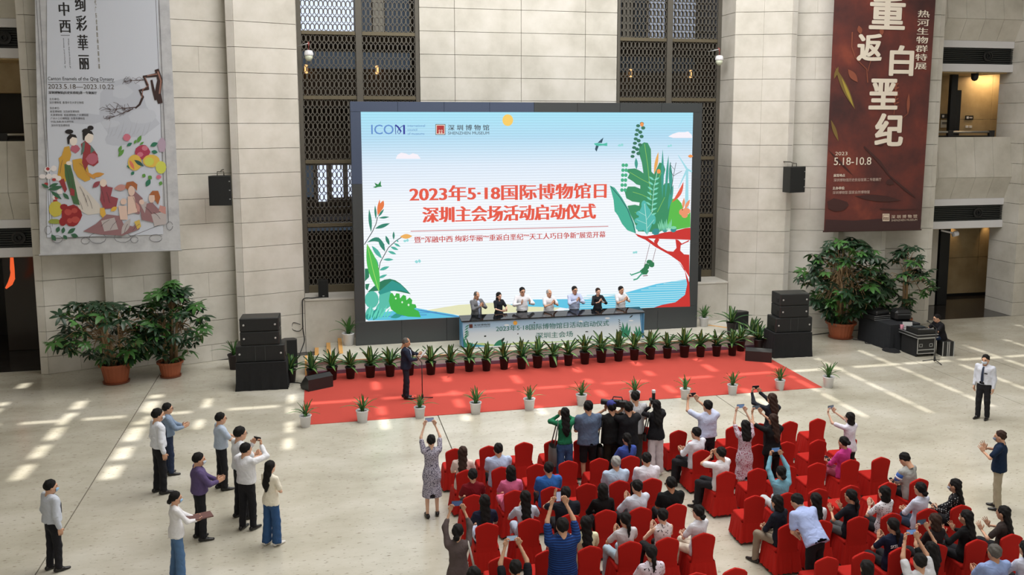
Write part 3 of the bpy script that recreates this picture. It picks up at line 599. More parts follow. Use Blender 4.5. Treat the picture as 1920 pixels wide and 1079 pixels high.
A.put('leaf_picture', (52, 156, 140), [leafp(1241.5, 372, 1242, 280, 5), leafp(1247, 372, 1253, 291, 5), leafp(1258, 365, 1256, 303, 7), leafp(1252, 394, 1262, 346, 7), leafp(1193, 318, 1192, 296, 6)])
A.put('leaf_picture', (236, 170, 84), [leafp(1226, 327, 1234, 285, 6)]); A.put('leaf_picture', (226, 88, 62), [leafp(1259, 380, 1281, 341, 7, bend=4)])
A.put('leaf_picture', (34, 110, 84), [blob(1203+4*(i % 2)*1-1.5*i, 232+8*i, 4, 3.4, 8) for i in range(8)]+[blob(1196-1.5*i, 236+8.2*i, 4, 3, 8) for i in range(8)])
A.put('leaf_picture', (60, 176, 130), [blob(1168+6*(k % 2)-.5*(k//2), 310+9.3*(k//2), 3.2, 3.6, 8) for k in range(12)])
A.put('leaf_picture', (120, 214, 190), [leafp(1224, 404, 1207, 390-12*i, 4) for i in range(0)]+[leafp(1226-1.1*i, 338+9.5*i, 1216-1.1*i, 331+9.5*i, 3.6) for i in range(8)]+[leafp(1226-1.1*i, 338+9.5*i, 1236-.8*i, 333+9.5*i, 3.6) for i in range(8)])
A.put('leaf_picture', (180, 236, 214), [strip([(1232, 322), (1226, 350), (1222, 395), (1216, 430)], .9)])
A.put('leaf_picture', (78, 186, 176), [blob(1207, 384, 5, 8), leafp(1213, 441, 1207, 378, 26), blob(1200, 400, 8, 5), blob(1198, 414, 9, 6), blob(1225, 412, 4, 9), blob(1200, 426, 9, 7)])
A.put('leaf_picture', (196, 240, 226), [strip([(1208, 382), (1211, 410), (1213, 440)], .9), strip([(1197, 397), (1211, 405)], .6), strip([(1193, 412), (1212, 420)], .6), strip([(1224, 395), (1212, 412)], .6), strip([(1226, 412), (1213, 428)], .6)])
A.put('shrub_picture', (44, 140, 142), [blob(1229, 435, 8, 7, 7, .15), blob(1262, 430, 6, 6, 9), blob(1246, 432, 5, 4, 7)]); A.put('shrub_picture', (130, 214, 176), [leafp(1237+2.4*i, 434, 1233+3.2*i, 418-(i % 3)*4, 2.4) for i in range(9)]+[blob(1262, 427, 6, 3, 8)])
A.put('fruit_picture', (242, 150, 76), [blob(1203, 233.5, 3.4, 4.2, 12), blob(1234.5, 321.5, 3.6, 4.4, 12), leafp(1289, 293, 1299, 293, 6)])
A.put('hare_picture', (238, 150, 106), [blob(1279, 398, 6.5, 6.5, 12), leafp(1280, 392, 1282, 371, 5), leafp(1283, 393, 1293, 374, 6), blob(1286, 396, 8, 6, 10), blob(1283, 404, 6, 5, 10)]); A.put('hare_picture', (70, 40, 40), [blob(1279, 393.5, 1.1, 1.1, 6)])
A.put('twig_picture', (52, 60, 66), [strip([(1257, 365), (1262, 330), (1267, 305)], .9), strip([(1262, 330), (1272, 324), (1278, 321)], .8), strip([(1262, 330), (1255, 318), (1257, 305)], .8), strip([(1264, 318), (1257, 310)], .7)])
A.put('swing_picture', (120, 60, 60), [strip([(1218, 457), (1206, 505)], .8), strip([(1229, 466), (1221, 498)], .8), [(1205, 517), (1214, 516), (1214, 517.4), (1205, 518.4)]])
A.put('swing_child_picture', (34, 120, 76), [blob(1217, 491, 6, 4, 10, .1), blob(1221, 496, 5.5, 5.5, 10, .1), blob(1212, 500, 5, 6, 10), [(1199, 508), (1208, 500), (1216, 508), (1212, 515), (1203, 515)]]); A.put('swing_child_picture', (58, 160, 124), [strip([(1202, 509), (1183, 516), (1181, 513)], 2.4), strip([(1204, 512), (1194, 523), (1187, 525)], 2.6)])
A.put('bird_picture', (70, 190, 168), [[(1113, 269), (1120, 268), (1130, 270), (1138, 267.5), (1138, 274), (1130, 273), (1120, 274), (1115, 272)]]); A.put('bird_picture', (20, 70, 90), [[(1120, 268), (1126, 262), (1131, 258), (1128, 268)], [(1117, 273), (1115, 280), (1118, 284.5), (1122, 274)]])
# ================================================================== BANNERS
def cloth(name, lab, Y, BL, BR, TR, TL, m, seed=1):
    t = thing(name, lab, 'banner', (W(*BL, Y).x, Y, W(*BL, Y).z)); o = Vector(t.location)
    a, b, c, d = [W(*q, Y)-o for q in (BL, BR, TR, TL)]
    ext = 1.55; c = b+(c-b)*ext; d = a+(d-a)*ext
    mb = MB(); n, k = 14, 18; r = random.Random(seed)
    for side in (0, .006):
        for j in range(k+1):
            for i in range(n+1):
                u, v = i/n, j/k; p = a.lerp(b, u).lerp(d.lerp(c, u), v); mb.v.append((p.x, .02+side, p.z))
    S = (n+1)*(k+1)
    for j in range(k):
        for i in range(n):
            q = j*(n+1)+i; mb.f.append((q, q+1, q+n+2, q+n+1)); mb.f.append((S+q+1, S+q, S+q+n+1, S+q+n+2)); mb.m += [0, 0]
    mb.obj('cloth', m, t); hb = MB(); hb.tube([(a.x-.03, .02, a.z-.0), (b.x+.03, .02, b.z)], .028, 8); hb.obj('bottom_rod', mat('rod_'+name, (170, 170, 172) if seed == 1 else (60, 34, 30), .5), t)
    return t, o
mbn = stone_mat('banner_grey', (176, 178, 184), (192, 194, 198), (202, 204, 208), .8, 3)
ban, bo = cloth('exhibition_banner', 'tall pale banner with painted court ladies and flowers on the left wall', 29.4, (75, 479), (339, 469.5), (317, 0), (65, 0), mbn, 1)
B = Art(ban, 29.4, 0, loc=bo)
B.put('inner_field', (204, 210, 222), [[(88, 0), (296, 0), (306, 440), (88, 446)]]) 
B.put('border_line', (96, 96, 100), [strip([(68, 0), (94, 425)], .9), strip([(74, 0), (98, 425)], .9), strip([(292, 0), (310, 418)], .9), strip([(298, 0), (316, 418)], .9), strip([(94, 425), (100, 448), (180, 445), (240, 446), (310, 418)], .9)])
B.put('border_scroll', (110, 110, 116), [strip([(cx+rx*cos(a), cy+ry*sin(a)) for a in [k*.6 for k in range(11)]], .9) for cx, cy, rx, ry in ((90, 432, 6, 8), (107, 449, 10, 7), (160, 452, 8, 6), (183, 447, 16, 10), (230, 446, 16, 9), (252, 450, 7, 6), (292, 447, 12, 7), (318, 424, 6, 8))])
B.put('ink_mountains', (190, 196, 209), [[(188, 175), (205, 155), (235, 146), (262, 160), (275, 200), (300, 232), (270, 255), (210, 262), (186, 226)], blob(222, 262, 22, 14, 12, .2), blob(160, 222, 40, 10, 12, .2)])
B.put('ink_mountains', (197, 203, 215), [blob(228, 172, 20, 12, 10, .2), blob(265, 218, 25, 16, 10, .2), blob(205, 232, 18, 8, 10, .2)])
B.put('ink_lines', (178, 183, 195), [leafp(200+5*k, 262-(k % 4)*3, 208+5*k, 226+(k*37 % 5)*6, 1.2) for k in range(16)])
BK = (34, 32, 34)
B.text('title_text', '中西', BK, 109, 0+4, 61, 133, .03, vertical=True); B.text('title_text', '绚彩華丽', BK, 140, -8, 130, 168, .03, vertical=True)
B.put('title_rule', BK, [[(114, 65.8), (131, 65.8), (131, 66.6), (114, 66.6)]])
B.text('side_text', '代广东金属胎画珐琅特展', (120, 112, 84), 177, 0, 129, 188, .01, vertical=True)
def vtext(art, s_, rgb, x0, x1, y0, y1):   # English turned a quarter
    o = art.text('side_text', s_, rgb, x0, y0, y1, x1); me = o.data; n = len(me.vertices); co = np.empty(n*3); me.vertices.foreach_get('co', co); co = co.reshape(-1, 3)
    lo, hi = co.min(0), co.max(0); u = (co[:, 0]-lo[0])/(hi[0]-lo[0]); v = (co[:, 2]-lo[2])/(hi[2]-lo[2])
    q = co.copy(); q[:, 0] = lo[0]+(1-v)*(hi[0]-lo[0]); q[:, 2] = lo[2]+u*(hi[2]-lo[2]); me.vertices.foreach_set('co', q.reshape(-1)); me.update()
vtext(B, 'A Splendid Blend', (70, 70, 74), 118, 124, 72, 128); vtext(B, 'of China and the West', (70, 70, 74), 127, 133, 72, 128)
B.text('english_text', 'Canton Enamels of the Qing Dynasty', BK, 89.5, 144, 152.5, 214); B.put('title_rule', (90, 90, 90), [[(90, 154.2), (215, 153.7), (215, 154.4), (90, 154.9)]])
B.text('date_text', '2023.5.18—2023.10.22', (92, 84, 78), 90, 157.5, 166.5, 214); B.text('place_text', '深圳博物馆(历史民俗馆)第一专题展厅', BK, 91, 171, 177, 182, .03)
for i, s_ in enumerate(('主办单位:', '深圳博物馆  香港中文大学文物馆')): B.text('small_text', s_, (80, 80, 82), 92.5, 183.5+i*6.4, 188.3+i*6.4, (112, 157)[i])
for i, (s_, x1) in enumerate((('协办单位:', 112), ('故宫博物院  沈阳故宫博物院', 149), ('天津博物馆  首都博物馆 广州博物馆', 166), ('广州十三行博物馆  东莞市博物馆', 159), ('中国(海南)南海博物馆', 138), ('深圳市宝安博物馆', 131))): B.text('small_text', s_, (80, 80, 82), 93.5+i*.5, 200.5+i*6.5, 205+i*6.5, x1)
gy = (176, 178, 184)
tr = (96, 62, 56)
B.put('old_branch', (58, 40, 38), [strip([(294, 130), (300, 150), (296, 175), (301, 194)], [8, 10, 12, 9]), strip([(298, 140), (278, 143), (268, 144)], [8, 5, 4]), strip([(270, 143), (276, 158), (278, 166), (262, 170), (268, 182), (262, 196), (254, 203)], [4, 5, 6, 5, 5, 4, 3]), strip([(284, 150), (288, 170), (292, 188)], [4, 5, 4])])
B.put('old_branch', (150, 110, 98), [strip([(296, 134), (302, 152), (299, 176)], 3), strip([(272, 145), (279, 160), (268, 168), (266, 184)], 1.6), strip([(295, 139), (276, 142)], 2)])
tw = []; r = random.Random(5)
for (x, y, a0, n_) in ((256, 201, 3.3, 16), (250, 204, 2.5, 14), (270, 150, 3.2, 10)):
    for k in range(n_):
        t = r.random(); L = 54*(1 if n_ > 10 else .6); px, py = x+L*t*cos(a0), y+L*.55*t*sin(a0+pi*.0)*(-1 if a0 > 3 else 1)
        tw.append(strip([(px, py), (px-r.uniform(4, 12), py+r.uniform(-10, 8)), (px-r.uniform(8, 18), py+r.uniform(-12, 10))], .6))
    tw.append(strip([(x, y), (x+54*cos(a0)*(1 if n_ > 10 else .6), y+30*sin(a0)*(-1 if a0 > 3 else 1))], [1.6, .5]))
B.put('bare_twigs', (72, 50, 48), tw)
YE, RD, GN, PK, CR = (206, 160, 66), (152, 58, 64), (74, 112, 74), (184, 102, 120), (214, 208, 200)
# two standing ladies
B.put('lady_robe', CR, [[(140, 330), (150, 345), (165, 360), (188, 385), (190, 400), (165, 403), (150, 395), (138, 370), (130, 345)]])
B.put('lady_robe', YE, [[(121, 276), (130, 274), (134, 290), (130, 305), (122, 320), (124, 340), (118, 345), (108, 330), (112, 305), (110, 297), (116, 292)], [(136, 300), (152, 297), (164, 310), (168, 330), (170, 337), (160, 341), (146, 332), (138, 318)]])
B.put('lady_robe', GN, [[(121, 308), (132, 308), (138, 330), (146, 370), (150, 385), (138, 382), (128, 350), (122, 330)]])
B.put('lady_robe', RD, [[(152, 270), (160, 264), (172, 275), (183, 290), (185, 305), (176, 312), (166, 308), (160, 320), (154, 305), (156, 290)], [(110, 338), (120, 335), (126, 355), (122, 362)], [(132, 352), (140, 356), (140, 368), (132, 366)]])
B.put('lady_robe', (92, 120, 110), [[(155, 268), (160, 266), (158, 284), (152, 292)], [(170, 272), (178, 282), (170, 288)]]); B.put('lady_robe', PK, [blob(173, 298, 11, 11, 12, .1), blob(141, 279, 8, 8, 9, .2)])
B.put('lady_robe', (210, 150, 70), [leafp(170, 330, 196, 326, 9), leafp(160, 322, 180, 336, 6)])
B.put('lady_face', (236, 226, 216), [blob(138, 264, 7, 9.5, 14), blob(167, 257, 8.5, 11.5, 14), blob(130, 306, 6, 4, 8)])
B.put('lady_hair', (38, 34, 36), [blob(130, 247, 8, 4.4, 10), [(127, 270), (126, 258), (132, 251), (142, 253), (145, 259), (136, 257), (131, 262), (130, 271)], blob(170, 240, 6, 4.5, 10), blob(162, 246, 8, 5, 10), [(156, 262), (155, 250), (163, 244), (172, 246), (176, 253), (166, 250), (160, 256), (158, 264)]])
# flowers and fruit
B.put('blossom_picture', (232, 226, 226), [blob(x, y, 6, 5, 8, .15) for x, y in ((90, 318), (101, 316), (80, 331), (92, 331), (103, 331), (110, 334), (112, 360), (104, 370))]); B.put('blossom_picture', (170, 60, 62), [blob(x, y, 4, 3, 8, .2) for x, y in ((90, 317), (87, 345), (102, 337), (106, 371), (104, 377))])
B.put('green_leaves', (58, 104, 76), [leafp(x0, y0, x1, y1, w_) for x0, y0, x1, y1, w_ in ((90, 356, 118, 350, 8), (92, 350, 110, 344, 6), (95, 358, 116, 374, 7), (78, 345, 92, 353, 6), (118, 362, 130, 374, 7), (107, 436, 111, 425, 8), (118, 438, 120, 426, 7), (127, 438, 142, 428, 8), (119, 441, 126, 449, 7), (133, 440, 147, 444, 8), (97, 440, 105, 452, 8))])
B.put('citron_picture', (202, 188, 78), [blob(105, 392, 13, 15, 14, .05)]); B.put('citron_picture', (150, 160, 70), [blob(104, 416, 14, 5, 9, .2)])
B.put('peony_picture', (150, 42, 46), [blob(134, 404, 19, 20, 14, .12), blob(120, 388, 8, 6, 9, .1), blob(118, 416, 7, 8, 9)]); B.put('peony_picture', (186, 78, 72), [blob(128, 398, 7, 6, 9, .1), blob(142, 412, 8, 6, 9, .1), blob(131, 414, 5, 5, 8), blob(140, 395, 6, 5, 8)])
B.put('green_leaves', (96, 150, 70), [leafp(x0, y0, x1, y1, w_) for x0, y0, x1, y1, w_ in ((228, 273, 223, 286, 6), (233, 280, 222, 294, 7), (258, 268, 265, 254, 7), (252, 270, 256, 262, 5), (262, 272, 270, 266, 4), (272, 326, 268, 333, 7), (278, 330, 285, 336, 8), (303, 340, 300, 348, 7))]); B.put('green_leaves', (48, 118, 92), [leafp(x0, y0, x1, y1, w_) for x0, y0, x1, y1, w_ in ((238, 274, 248, 268, 6), (282, 274, 296, 268, 8), (248, 314, 238, 311, 6), (252, 322, 246, 328, 6), (274, 350, 282, 336, 9), (284, 284, 296, 286, 7))])
B.put('peony_picture', (172, 62, 88), [blob(267, 285, 14, 14, 12, .12)]); B.put('peony_picture', (206, 118, 138), [blob(272, 278, 6, 5, 8, .1), blob(263, 290, 6, 5, 8, .1), blob(238, 258, 7, 7, 10, .1), blob(298, 332, 5, 4, 8)]); B.put('peony_picture', (180, 160, 180), [blob(304, 272, 8, 14, 12, .12)])
B.put('peach_picture', (222, 186, 84), [blob(253, 305, 13, 15, 14), blob(284, 302, 16, 12, 14)]); B.put('peach_picture', (206, 212, 92), [blob(302, 314, 10, 12, 12), blob(280, 303, 9, 8, 12)]); B.put('peach_picture', (220, 120, 96), [leafp(243, 300, 252, 318, 6)]); B.put('green_leaves', (52, 90, 84), [leafp(252, 300, 270, 312, 7)])
# western figures and child
B.put('child_picture', (150, 74, 84), [[(188, 343), (198, 341), (202, 350), (212, 352), (208, 368), (222, 372), (218, 390), (195, 392), (188, 375), (190, 360)], leafp(174, 352, 188, 340, 9)]); B.put('child_picture', (222, 176, 74), [[(188, 390), (196, 390), (199, 402), (193, 409), (188, 402)], leafp(208, 396, 220, 388, 8)]); B.put('child_picture', (232, 214, 200), [blob(194, 343, 6.5, 7.5, 12)])
B.put('robe_picture', (150, 112, 116), [[(156, 434), (180, 420), (200, 402), (225, 405), (232, 420), (250, 425), (262, 412), (262, 430), (230, 442), (190, 440)], [(246, 352), (268, 372), (262, 402), (246, 398), (240, 378)], [(262, 384), (286, 380), (300, 395), (290, 418), (266, 412)]])
B.put('robe_picture', (186, 178, 178), [[(190, 414), (215, 408), (222, 430), (196, 434)], [(262, 380), (276, 378), (272, 400)], leafp(228, 440, 245, 410, 12), [(284, 402), (312, 396), (312, 420), (290, 424)]]); B.put('robe_picture', (196, 144, 138), [leafp(214, 354, 240, 350, 12), [(300, 385), (311, 388), (311, 402), (298, 396)], leafp(252, 378, 262, 398, 10)])
B.put('figure_face', (224, 196, 182), [blob(247, 358, 6.5, 9.5, 12), blob(285, 372, 6, 8.5, 12), blob(232, 378, 6, 6, 10), [(240, 368), (252, 368), (258, 398), (240, 402)], [(222, 386), (238, 386), (240, 412), (226, 412)], blob(266, 379, 5, 5, 9)])
B.put('figure_hair', (170, 102, 62), [[(235, 352), (238, 342), (250, 340), (258, 346), (257, 358), (253, 352), (245, 347), (240, 356)], [(280, 366), (286, 358), (297, 358), (301, 370), (297, 384), (291, 376), (290, 366)]]); B.put('robe_picture', (214, 184, 92), [[(252, 416), (262, 412), (265, 425), (258, 430)]])
B.put('figure_lines', (84, 72, 76), [strip([(x, y), (x+dx, y+dy), (x+dx*1.6, y+dy*2.1)], .6) for x, y, dx, dy in ((150, 350, 8, 14), (156, 362, 6, 12), (164, 366, 6, 12), (146, 372, 6, 10), (190, 354, 4, 12), (200, 360, 4, 10), (206, 412, -10, 6), (220, 414, -8, 8), (250, 370, 4, 10), (272, 388, 8, 6), (288, 398, 8, 6), (240, 420, -4, 8), (124, 312, 5, 18), (130, 316, 5, 18), (150, 306, 8, 8), (118, 300, -3, 12), (262, 420, -8, 6))])
mbr = bpy.data.materials.new('banner_brown'); mbr.use_nodes = True; nt = mbr.node_tree; pbn = nt.nodes['Principled BSDF']; pbn.inputs['Roughness'].default_value = .75
gg = nt.nodes.new('ShaderNodeNewGeometry'); n1 = nt.nodes.new('ShaderNodeTexNoise'); n1.inputs['Scale'].default_value = .55; n1.inputs['Detail'].default_value = 9; n1.inputs['Roughness'].default_value = .6; n1.inputs['Distortion'].default_value = .15
nt.links.new(gg.outputs['Position'], n1.inputs['Vector']); nt.links.new(ramp(nt, n1.outputs[0], [(.32, (62, 36, 36)), (.46, (86, 44, 40)), (.58, (106, 50, 42)), (.7, (132, 64, 48))]), pbn.inputs['Base Color'])
ban2, bo2 = cloth('exhibition_banner', 'tall dark red-brown banner with large pale characters on the right wall', 29.4, (1545.5, 434.5), (1726.5, 431), (1755, 0), (1565, 0), mbr, 2)
B = Art(ban2, 29.4, 0, loc=bo2); WH = (226, 216, 200)
B.put('bottom_shade', (62, 38, 38), [[(1546, 434), (1726, 430.5), (1727.5, 412), (1660, 410), (1600, 414), (1548, 412)]])
B.put('fossil_shapes', (66, 36, 34), [leafp(1602, 368, 1690, 376, 12), blob(1668, 342, 8, 6, 9, .2), strip([(1620, 275), (1650, 305), (1668, 330), (1700, 358), (1716, 370)], [3, 6, 3, 5, 2]), blob(1570, 385, 20, 12, 10, .2), blob(1648, 268, 10, 6, 9, .2), leafp(1552, 280, 1600, 330, 4), strip([(1650, 392), (1690, 394), (1720, 392)], [3, 2, 1])])
B.put('feather_shapes', (120, 98, 50), [leafp(1566, 126, 1603, 205, 11), leafp(1572, 125, 1564, 148, 6), leafp(1558, 225, 1572, 265, 7)]); B.put('feather_shapes', (168, 150, 62), [leafp(1578, 146, 1600, 200, 5)])
B.put('plant_fossils', (140, 78, 58), [strip([(1598, 60), (1597, 88), (1603, 108), (1625, 130), (1627, 155)], [2.5, 2, 1.4, 1.4, 2]), leafp(1610, 48, 1614, 64, 9), leafp(1652, 52, 1654, 66, 8), strip([(1627, 134), (1632, 116), (1640, 102)], 1.2), leafp(1590, 130, 1608, 154, 12), strip([(1680, 155), (1679, 185), (1676, 215)], [3, 2, 1.2]), leafp(1704, 175, 1702, 215, 6), strip([(1702, 213), (1688, 225)], 1)]+[leafp(1679, 160+7*i, 1685+(i % 2), 156+7*i, 2.6) for i in range(7)]+[leafp(1679, 160+7*i, 1673, 156+7*i, 2.6) for i in range(7)])
for ch, x0, yt, yb, x1 in (('重', 1634, -6, 53, 1694), ('返', 1610, 64, 113, 1651), ('白', 1671, 86, 141, 1710), ('垩', 1633, 149, 204, 1680), ('纪', 1644, 214, 273, 1690)): B.text('title_character', ch, WH, x0, yt, yb, x1, .06, heavy=True)
B.text('side_text', '热河生物群特展', WH, 1721, 19, 130, 1737, .025, vertical=True)
B.text('date_text', '2023', WH, 1566, 285, 291.5, 1588.5, .0); B.text('date_text', '5.18-10.8', WH, 1564, 295.5, 310, 1633, .015)
B.text('place_text', '展览地点', WH, 1563, 326.5, 332, 1584, .03); B.text('place_text', '深圳博物馆历史民俗馆第二专题展厅', (200, 180, 168), 1563, 335, 341, 1652); B.text('place_text', '主办单位', WH, 1561, 350.3, 356, 1583, .03); B.text('place_text', '深圳博物馆 国家自然博物馆', (200, 180, 168), 1561, 358.5, 364.5, 1630)
B.put('museum_logo', (214, 196, 176), [[(1654.5, 401), (1667.5, 401), (1667.5, 415), (1654.5, 415)]]); B.put('museum_logo', (92, 52, 44), [[(1656, 403), (1666, 403), (1666, 413), (1656, 413)]]); B.put('museum_logo', (214, 196, 176), [[(1656.5, 403.6), (1665.6, 403.6), (1665.6, 408), (1656.5, 408)]]); B.text('museum_logo', '88', (214, 196, 176), 1657.2, 408.8, 413, 1665)
B.text('museum_name', '深 圳 博 物 馆', (206, 188, 170), 1671, 403.5, 410, 1719, .02); B.text('museum_name', 'SHENZHEN MUSEUM', (206, 188, 170), 1671, 411.6, 415.4, 1719)
# ================================================================== LAUNCH DESK
dk = thing('launch_console', 'long launch console with printed blue front and black glass top on the stage', 'desk', (7.55, 28.46, SZ)); DL = Vector(dk.location)
def db(x0, x1, y0, y1, z0, z1, nm, m, b=.006): return MB().bbox(x0-DL.x, x1-DL.x, y0-DL.y, y1-DL.y, z0-DL.z, z1-DL.z, b).obj(nm, m, dk)
M_BLUE = mat('console_blue', (92, 150, 190), .4)
m = MB(); xa, xb = 4.42-DL.x, 10.7-DL.x
for a, b in ((xa, xa+.03), (xb-.03, xb)): m.prism([(0, .06), (.5, .06), (.52, .98), (-.02, .92)], a, b, axis='x')
m.obj('side_cheek', M_BLUE, dk)
db(4.45, 10.67, 28.5, 28.58, SZ+.05, SZ+.9, 'front_board', M_BLUE); db(4.45, 10.67, 28.6, 28.94, SZ, SZ+.06, 'base_plinth', M_BLACK); db(4.45, 10.67, 28.9, 28.94, SZ+.06, SZ+.9, 'rear_board', M_BLACK)
m = MB(); m.prism([(-.03, .92), (-.03, .95), (.53, 1.02), (.53, .98)], xa-.01, xb+.01, axis='x'); m.obj('glass_top', M_GLASSB, dk)
db(4.4, 10.72, 28.42, 28.5, SZ+.0, SZ+.055, 'front_foot_rail', M_SILVER)
D = Art(dk, 28.47, 0, loc=DL)
fm = bpy.data.materials.new('console_print'); fm.use_nodes = True; nt = fm.node_tree; gg = nt.nodes.new('ShaderNodeNewGeometry'); sp = nt.nodes.new('ShaderNodeSeparateXYZ'); nt.links.new(gg.outputs['Position'], sp.inputs[0])
mr = nt.nodes.new('ShaderNodeMapRange'); mr.inputs[1].default_value = .5; mr.inputs[2].default_value = 1.36; nt.links.new(sp.outputs[2], mr.inputs[0]); nt.links.new(ramp(nt, mr.outputs[0], [(0, (226, 236, 238)), (.5, (214, 226, 236)), (.75, (174, 204, 228)), (1, (146, 188, 220))]), nt.nodes['Principled BSDF'].inputs['Base Color']); nt.nodes['Principled BSDF'].inputs['Roughness'].default_value = .35
TLp, TRp, BRp, BLp = (866.5, 605), (1199.5, 588.6), (1203.5, 634.5), (871, 655)
D.put('print_field', (200, 220, 232), [[TLp, TRp, BRp, BLp]], mt=fm)
D.put('hill_print', (186, 208, 140), [[(871, 650), (880, 645), (905, 643.5), (930, 647), (975, 642), (1040, 641), (1100, 637), (1140, 635.5), (1203, 632), (1203.4, 634.3), (1000, 646.8), (871, 654.8)]]); D.put('sea_print', (74, 152, 178), [[(871, 649), (884, 645), (905, 648), (925, 650), (928, 651.5), (871, 654.9)]])
D.put('foliage_print', (44, 132, 100), [blob(880, 648, 8, 5, 10, .2), leafp(924, 652, 946, 636, 9), leafp(934, 650, 948, 642, 8), [(868, 633), (871, 638), (875, 646), (873, 654), (870.8, 654)]]+[leafp(869+.5*i, 640-5*i, 875+i, 634-5*i, 2) for i in range(6)]+[leafp(870+.5*i, 636-4*i, 880, 628-2*i, 1.8) for i in range(4)]+[leafp(1170+i, 634, 1161+i*3, 618-(i % 3)*7, 4) for i in range(8)]+[leafp(1196+i, 633, 1188+3.5*i, 620-(i % 2)*9, 4) for i in range(5)]+[leafp(1113, 640, 1121, 632, 2, bend=3)])
D.put('foliage_print', (40, 52, 52), [leafp(939, 642, 946, 633.5, 4), blob(909.5, 631, 2, 1.6, 7, .3), blob(971, 626.5, 1.5, 1.2, 7, .3), blob(1100, 622.4, 3, 1, 7, .3), blob(1002, 605.3, 2, 1.6, 3), leafp(1180, 596.5, 1187, 591, 2.4)]+[leafp(1166-.6*i, 622-4*i, 1160-i*.2, 619-4*i, 1.4) for i in range(6)]); D.put('flower_print', (206, 84, 60), [blob(1187.5, 628.5, 3, 2.6, 8, .3)])
D.put('sun_print', (240, 176, 70), [blob(966, 606, 4, 4, 12)]); D.put('cloud_print', (240, 244, 248), [blob(950, 610, 5, 1.6, 9), blob(1139, 597, 5, 1.4, 9), blob(1089, 603, 4, 1.4, 9), blob(1183, 601.5, 5, 1.2, 9)])
def slant(txt, rgb, x0, yt, yb, x1, nm, bold): D.text(nm, txt, rgb, x0, yt, yb, x1, bold)
slant('2023年5·18国际博物馆日活动启动仪式', (52, 120, 112), 930, 611.5, 622.5, 1141.5, 'title_text', .012); slant('深圳主会场', (64, 126, 118), 1005, 624.5, 635.5, 1074, 'title_text', .01)
D.put('museum_logo', (96, 52, 42), [[(879.5, 608.5), (886, 608.2), (886.3, 615.2), (879.8, 615.5)]]); slant('深圳博物馆', (60, 66, 70), 888, 608.5, 612, 919, 'museum_name', .02); slant('SHENZHEN MUSEUM', (60, 66, 70), 888, 613, 614.8, 919, 'museum_name', 0)
# ================================================================== LOUDSPEAKERS AND CABLES
def cab(t, x0, x1, y0, y1, z0, z1, nm='cabinet', bev=.02, grille=True, studs=(), split=()):
    t = MB().bbox(x0, x1, y0, y1, z0, z1, bev).obj(nm, M_BLACK2, t)
    if grille:
        MB().bbox(x0+.03, x1-.03, y0-.012, y0+.01, z0+.03, z1-.03, .005).obj('front_grille', mat('speaker_grille', (26, 28, 28), .8, bump=.5, bscale=160), t)
        for s_ in split: MB().box(x0+(x1-x0)*s_-.006, x0+(x1-x0)*s_+.006, y0-.02, y0-.01, z0+.03, z1-.03).obj('grille_bar', mat('bar_grey', (56, 60, 60), .5), t)
    for u, v in studs: MB().lathe([(.03, -.012), (.03, .0), (.018, .005)], 10).obj('fixing_stud', M_SILVER, t, loc=(x0+(x1-x0)*u, y0-.016, z0+(z1-z0)*v), rot=(R(90), 0, 0))
def stack(x0, x1, y, side, rz=0):
    c = (x0+x1)/2; hw = (x1-x0)/2; L = ' of the '+side+' speaker stack'
    t = thing('draped_plinth', 'low box draped in black cloth at the bottom'+L, 'plinth', (c, y+.4, 0), rz); m = MB()
    pts = []; r = random.Random(len(side))
    per = [(-hw, -.42), (hw, -.42), (hw, .42), (-hw, .42)]
    loop = []
    for i in range(4):
        a, b = per[i], per[(i+1) % 4]
        for k in range(14): loop.append((a[0]+(b[0]-a[0])*k/14, a[1]+(b[1]-a[1])*k/14))
    vs = []
    for z, o_ in ((.83, 0), (.55, .012), (.25, .03), (.004, .055)):
        for i, (u, v) in enumerate(loop):
            s_ = 1+o_*(.5+.5*sin(i*1.9+r.random()))*1.2; vs.append((u*s_, v*s_, z))
    N = len(loop); m.add(vs, [(k*N+(i+1) % N, k*N+i, (k+1)*N+i, (k+1)*N+(i+1) % N) for k in range(3) for i in range(N)]+[tuple(range(N))]); m.obj('cloth_drape', M_CLOTH, t)
    for k, (w_, h, z, nm, lab, st_, sp_) in enumerate(((hw*.98, .5, .83, 'subwoofer', 'wide black subwoofer box with split grille'+L, ((.08, .5), (.92, .5)), (.4, .6)), (hw*.78, .4, 1.335, 'line_speaker', 'black line array cabinet, lower of the two on top'+L, ((.1, .5), (.9, .5)), ()), (hw*.78, .4, 1.74, 'line_speaker', 'black line array cabinet, uppermost'+L, ((.1, .5), (.9, .5)), ()))):
        t = thing(nm, lab, 'loudspeaker', (c-(.02 if side == 'left' else -.06), y+.42, z), rz)
        cab(t, -w_, w_, -.34, .34, 0, h, studs=st_, split=sp_)
        for s_ in (-1, 1): MB().box(s_*w_-.012, s_*w_+.012, -.2, -.05, .1, .22).obj('side_handle', M_BLACK, t)
stack(-2.46, -1.04, 26.72, 'left', R(-3)); stack(14.62, 15.95, 26.6, 'right', R(-3))
def tall(loc, rz, w_, h, lab, d=.36, z=0):
    t = thing('loudspeaker', lab, 'loudspeaker', loc, rz)
    MB().prism([(-w_, -.16), (w_, -.16), (w_, .0), (w_*.55, d-.16), (-w_*.55, d-.16), (-w_, .0)], 0, h).obj('cabinet', M_BLACK2, t); t = t.children[0] if t.children else t
    MB().bbox(-w_+.02, w_-.02, -.175, -.155, .03, h-.03, .004).obj('front_grille', mat('speaker_grille', (26, 28, 28), .8, bump=.5, bscale=160), t); MB().box(-.03, .03, -.182, -.175, .05, .075).obj('badge', M_SILVER, t)
t1 = (-1.06, 29.2, 0)
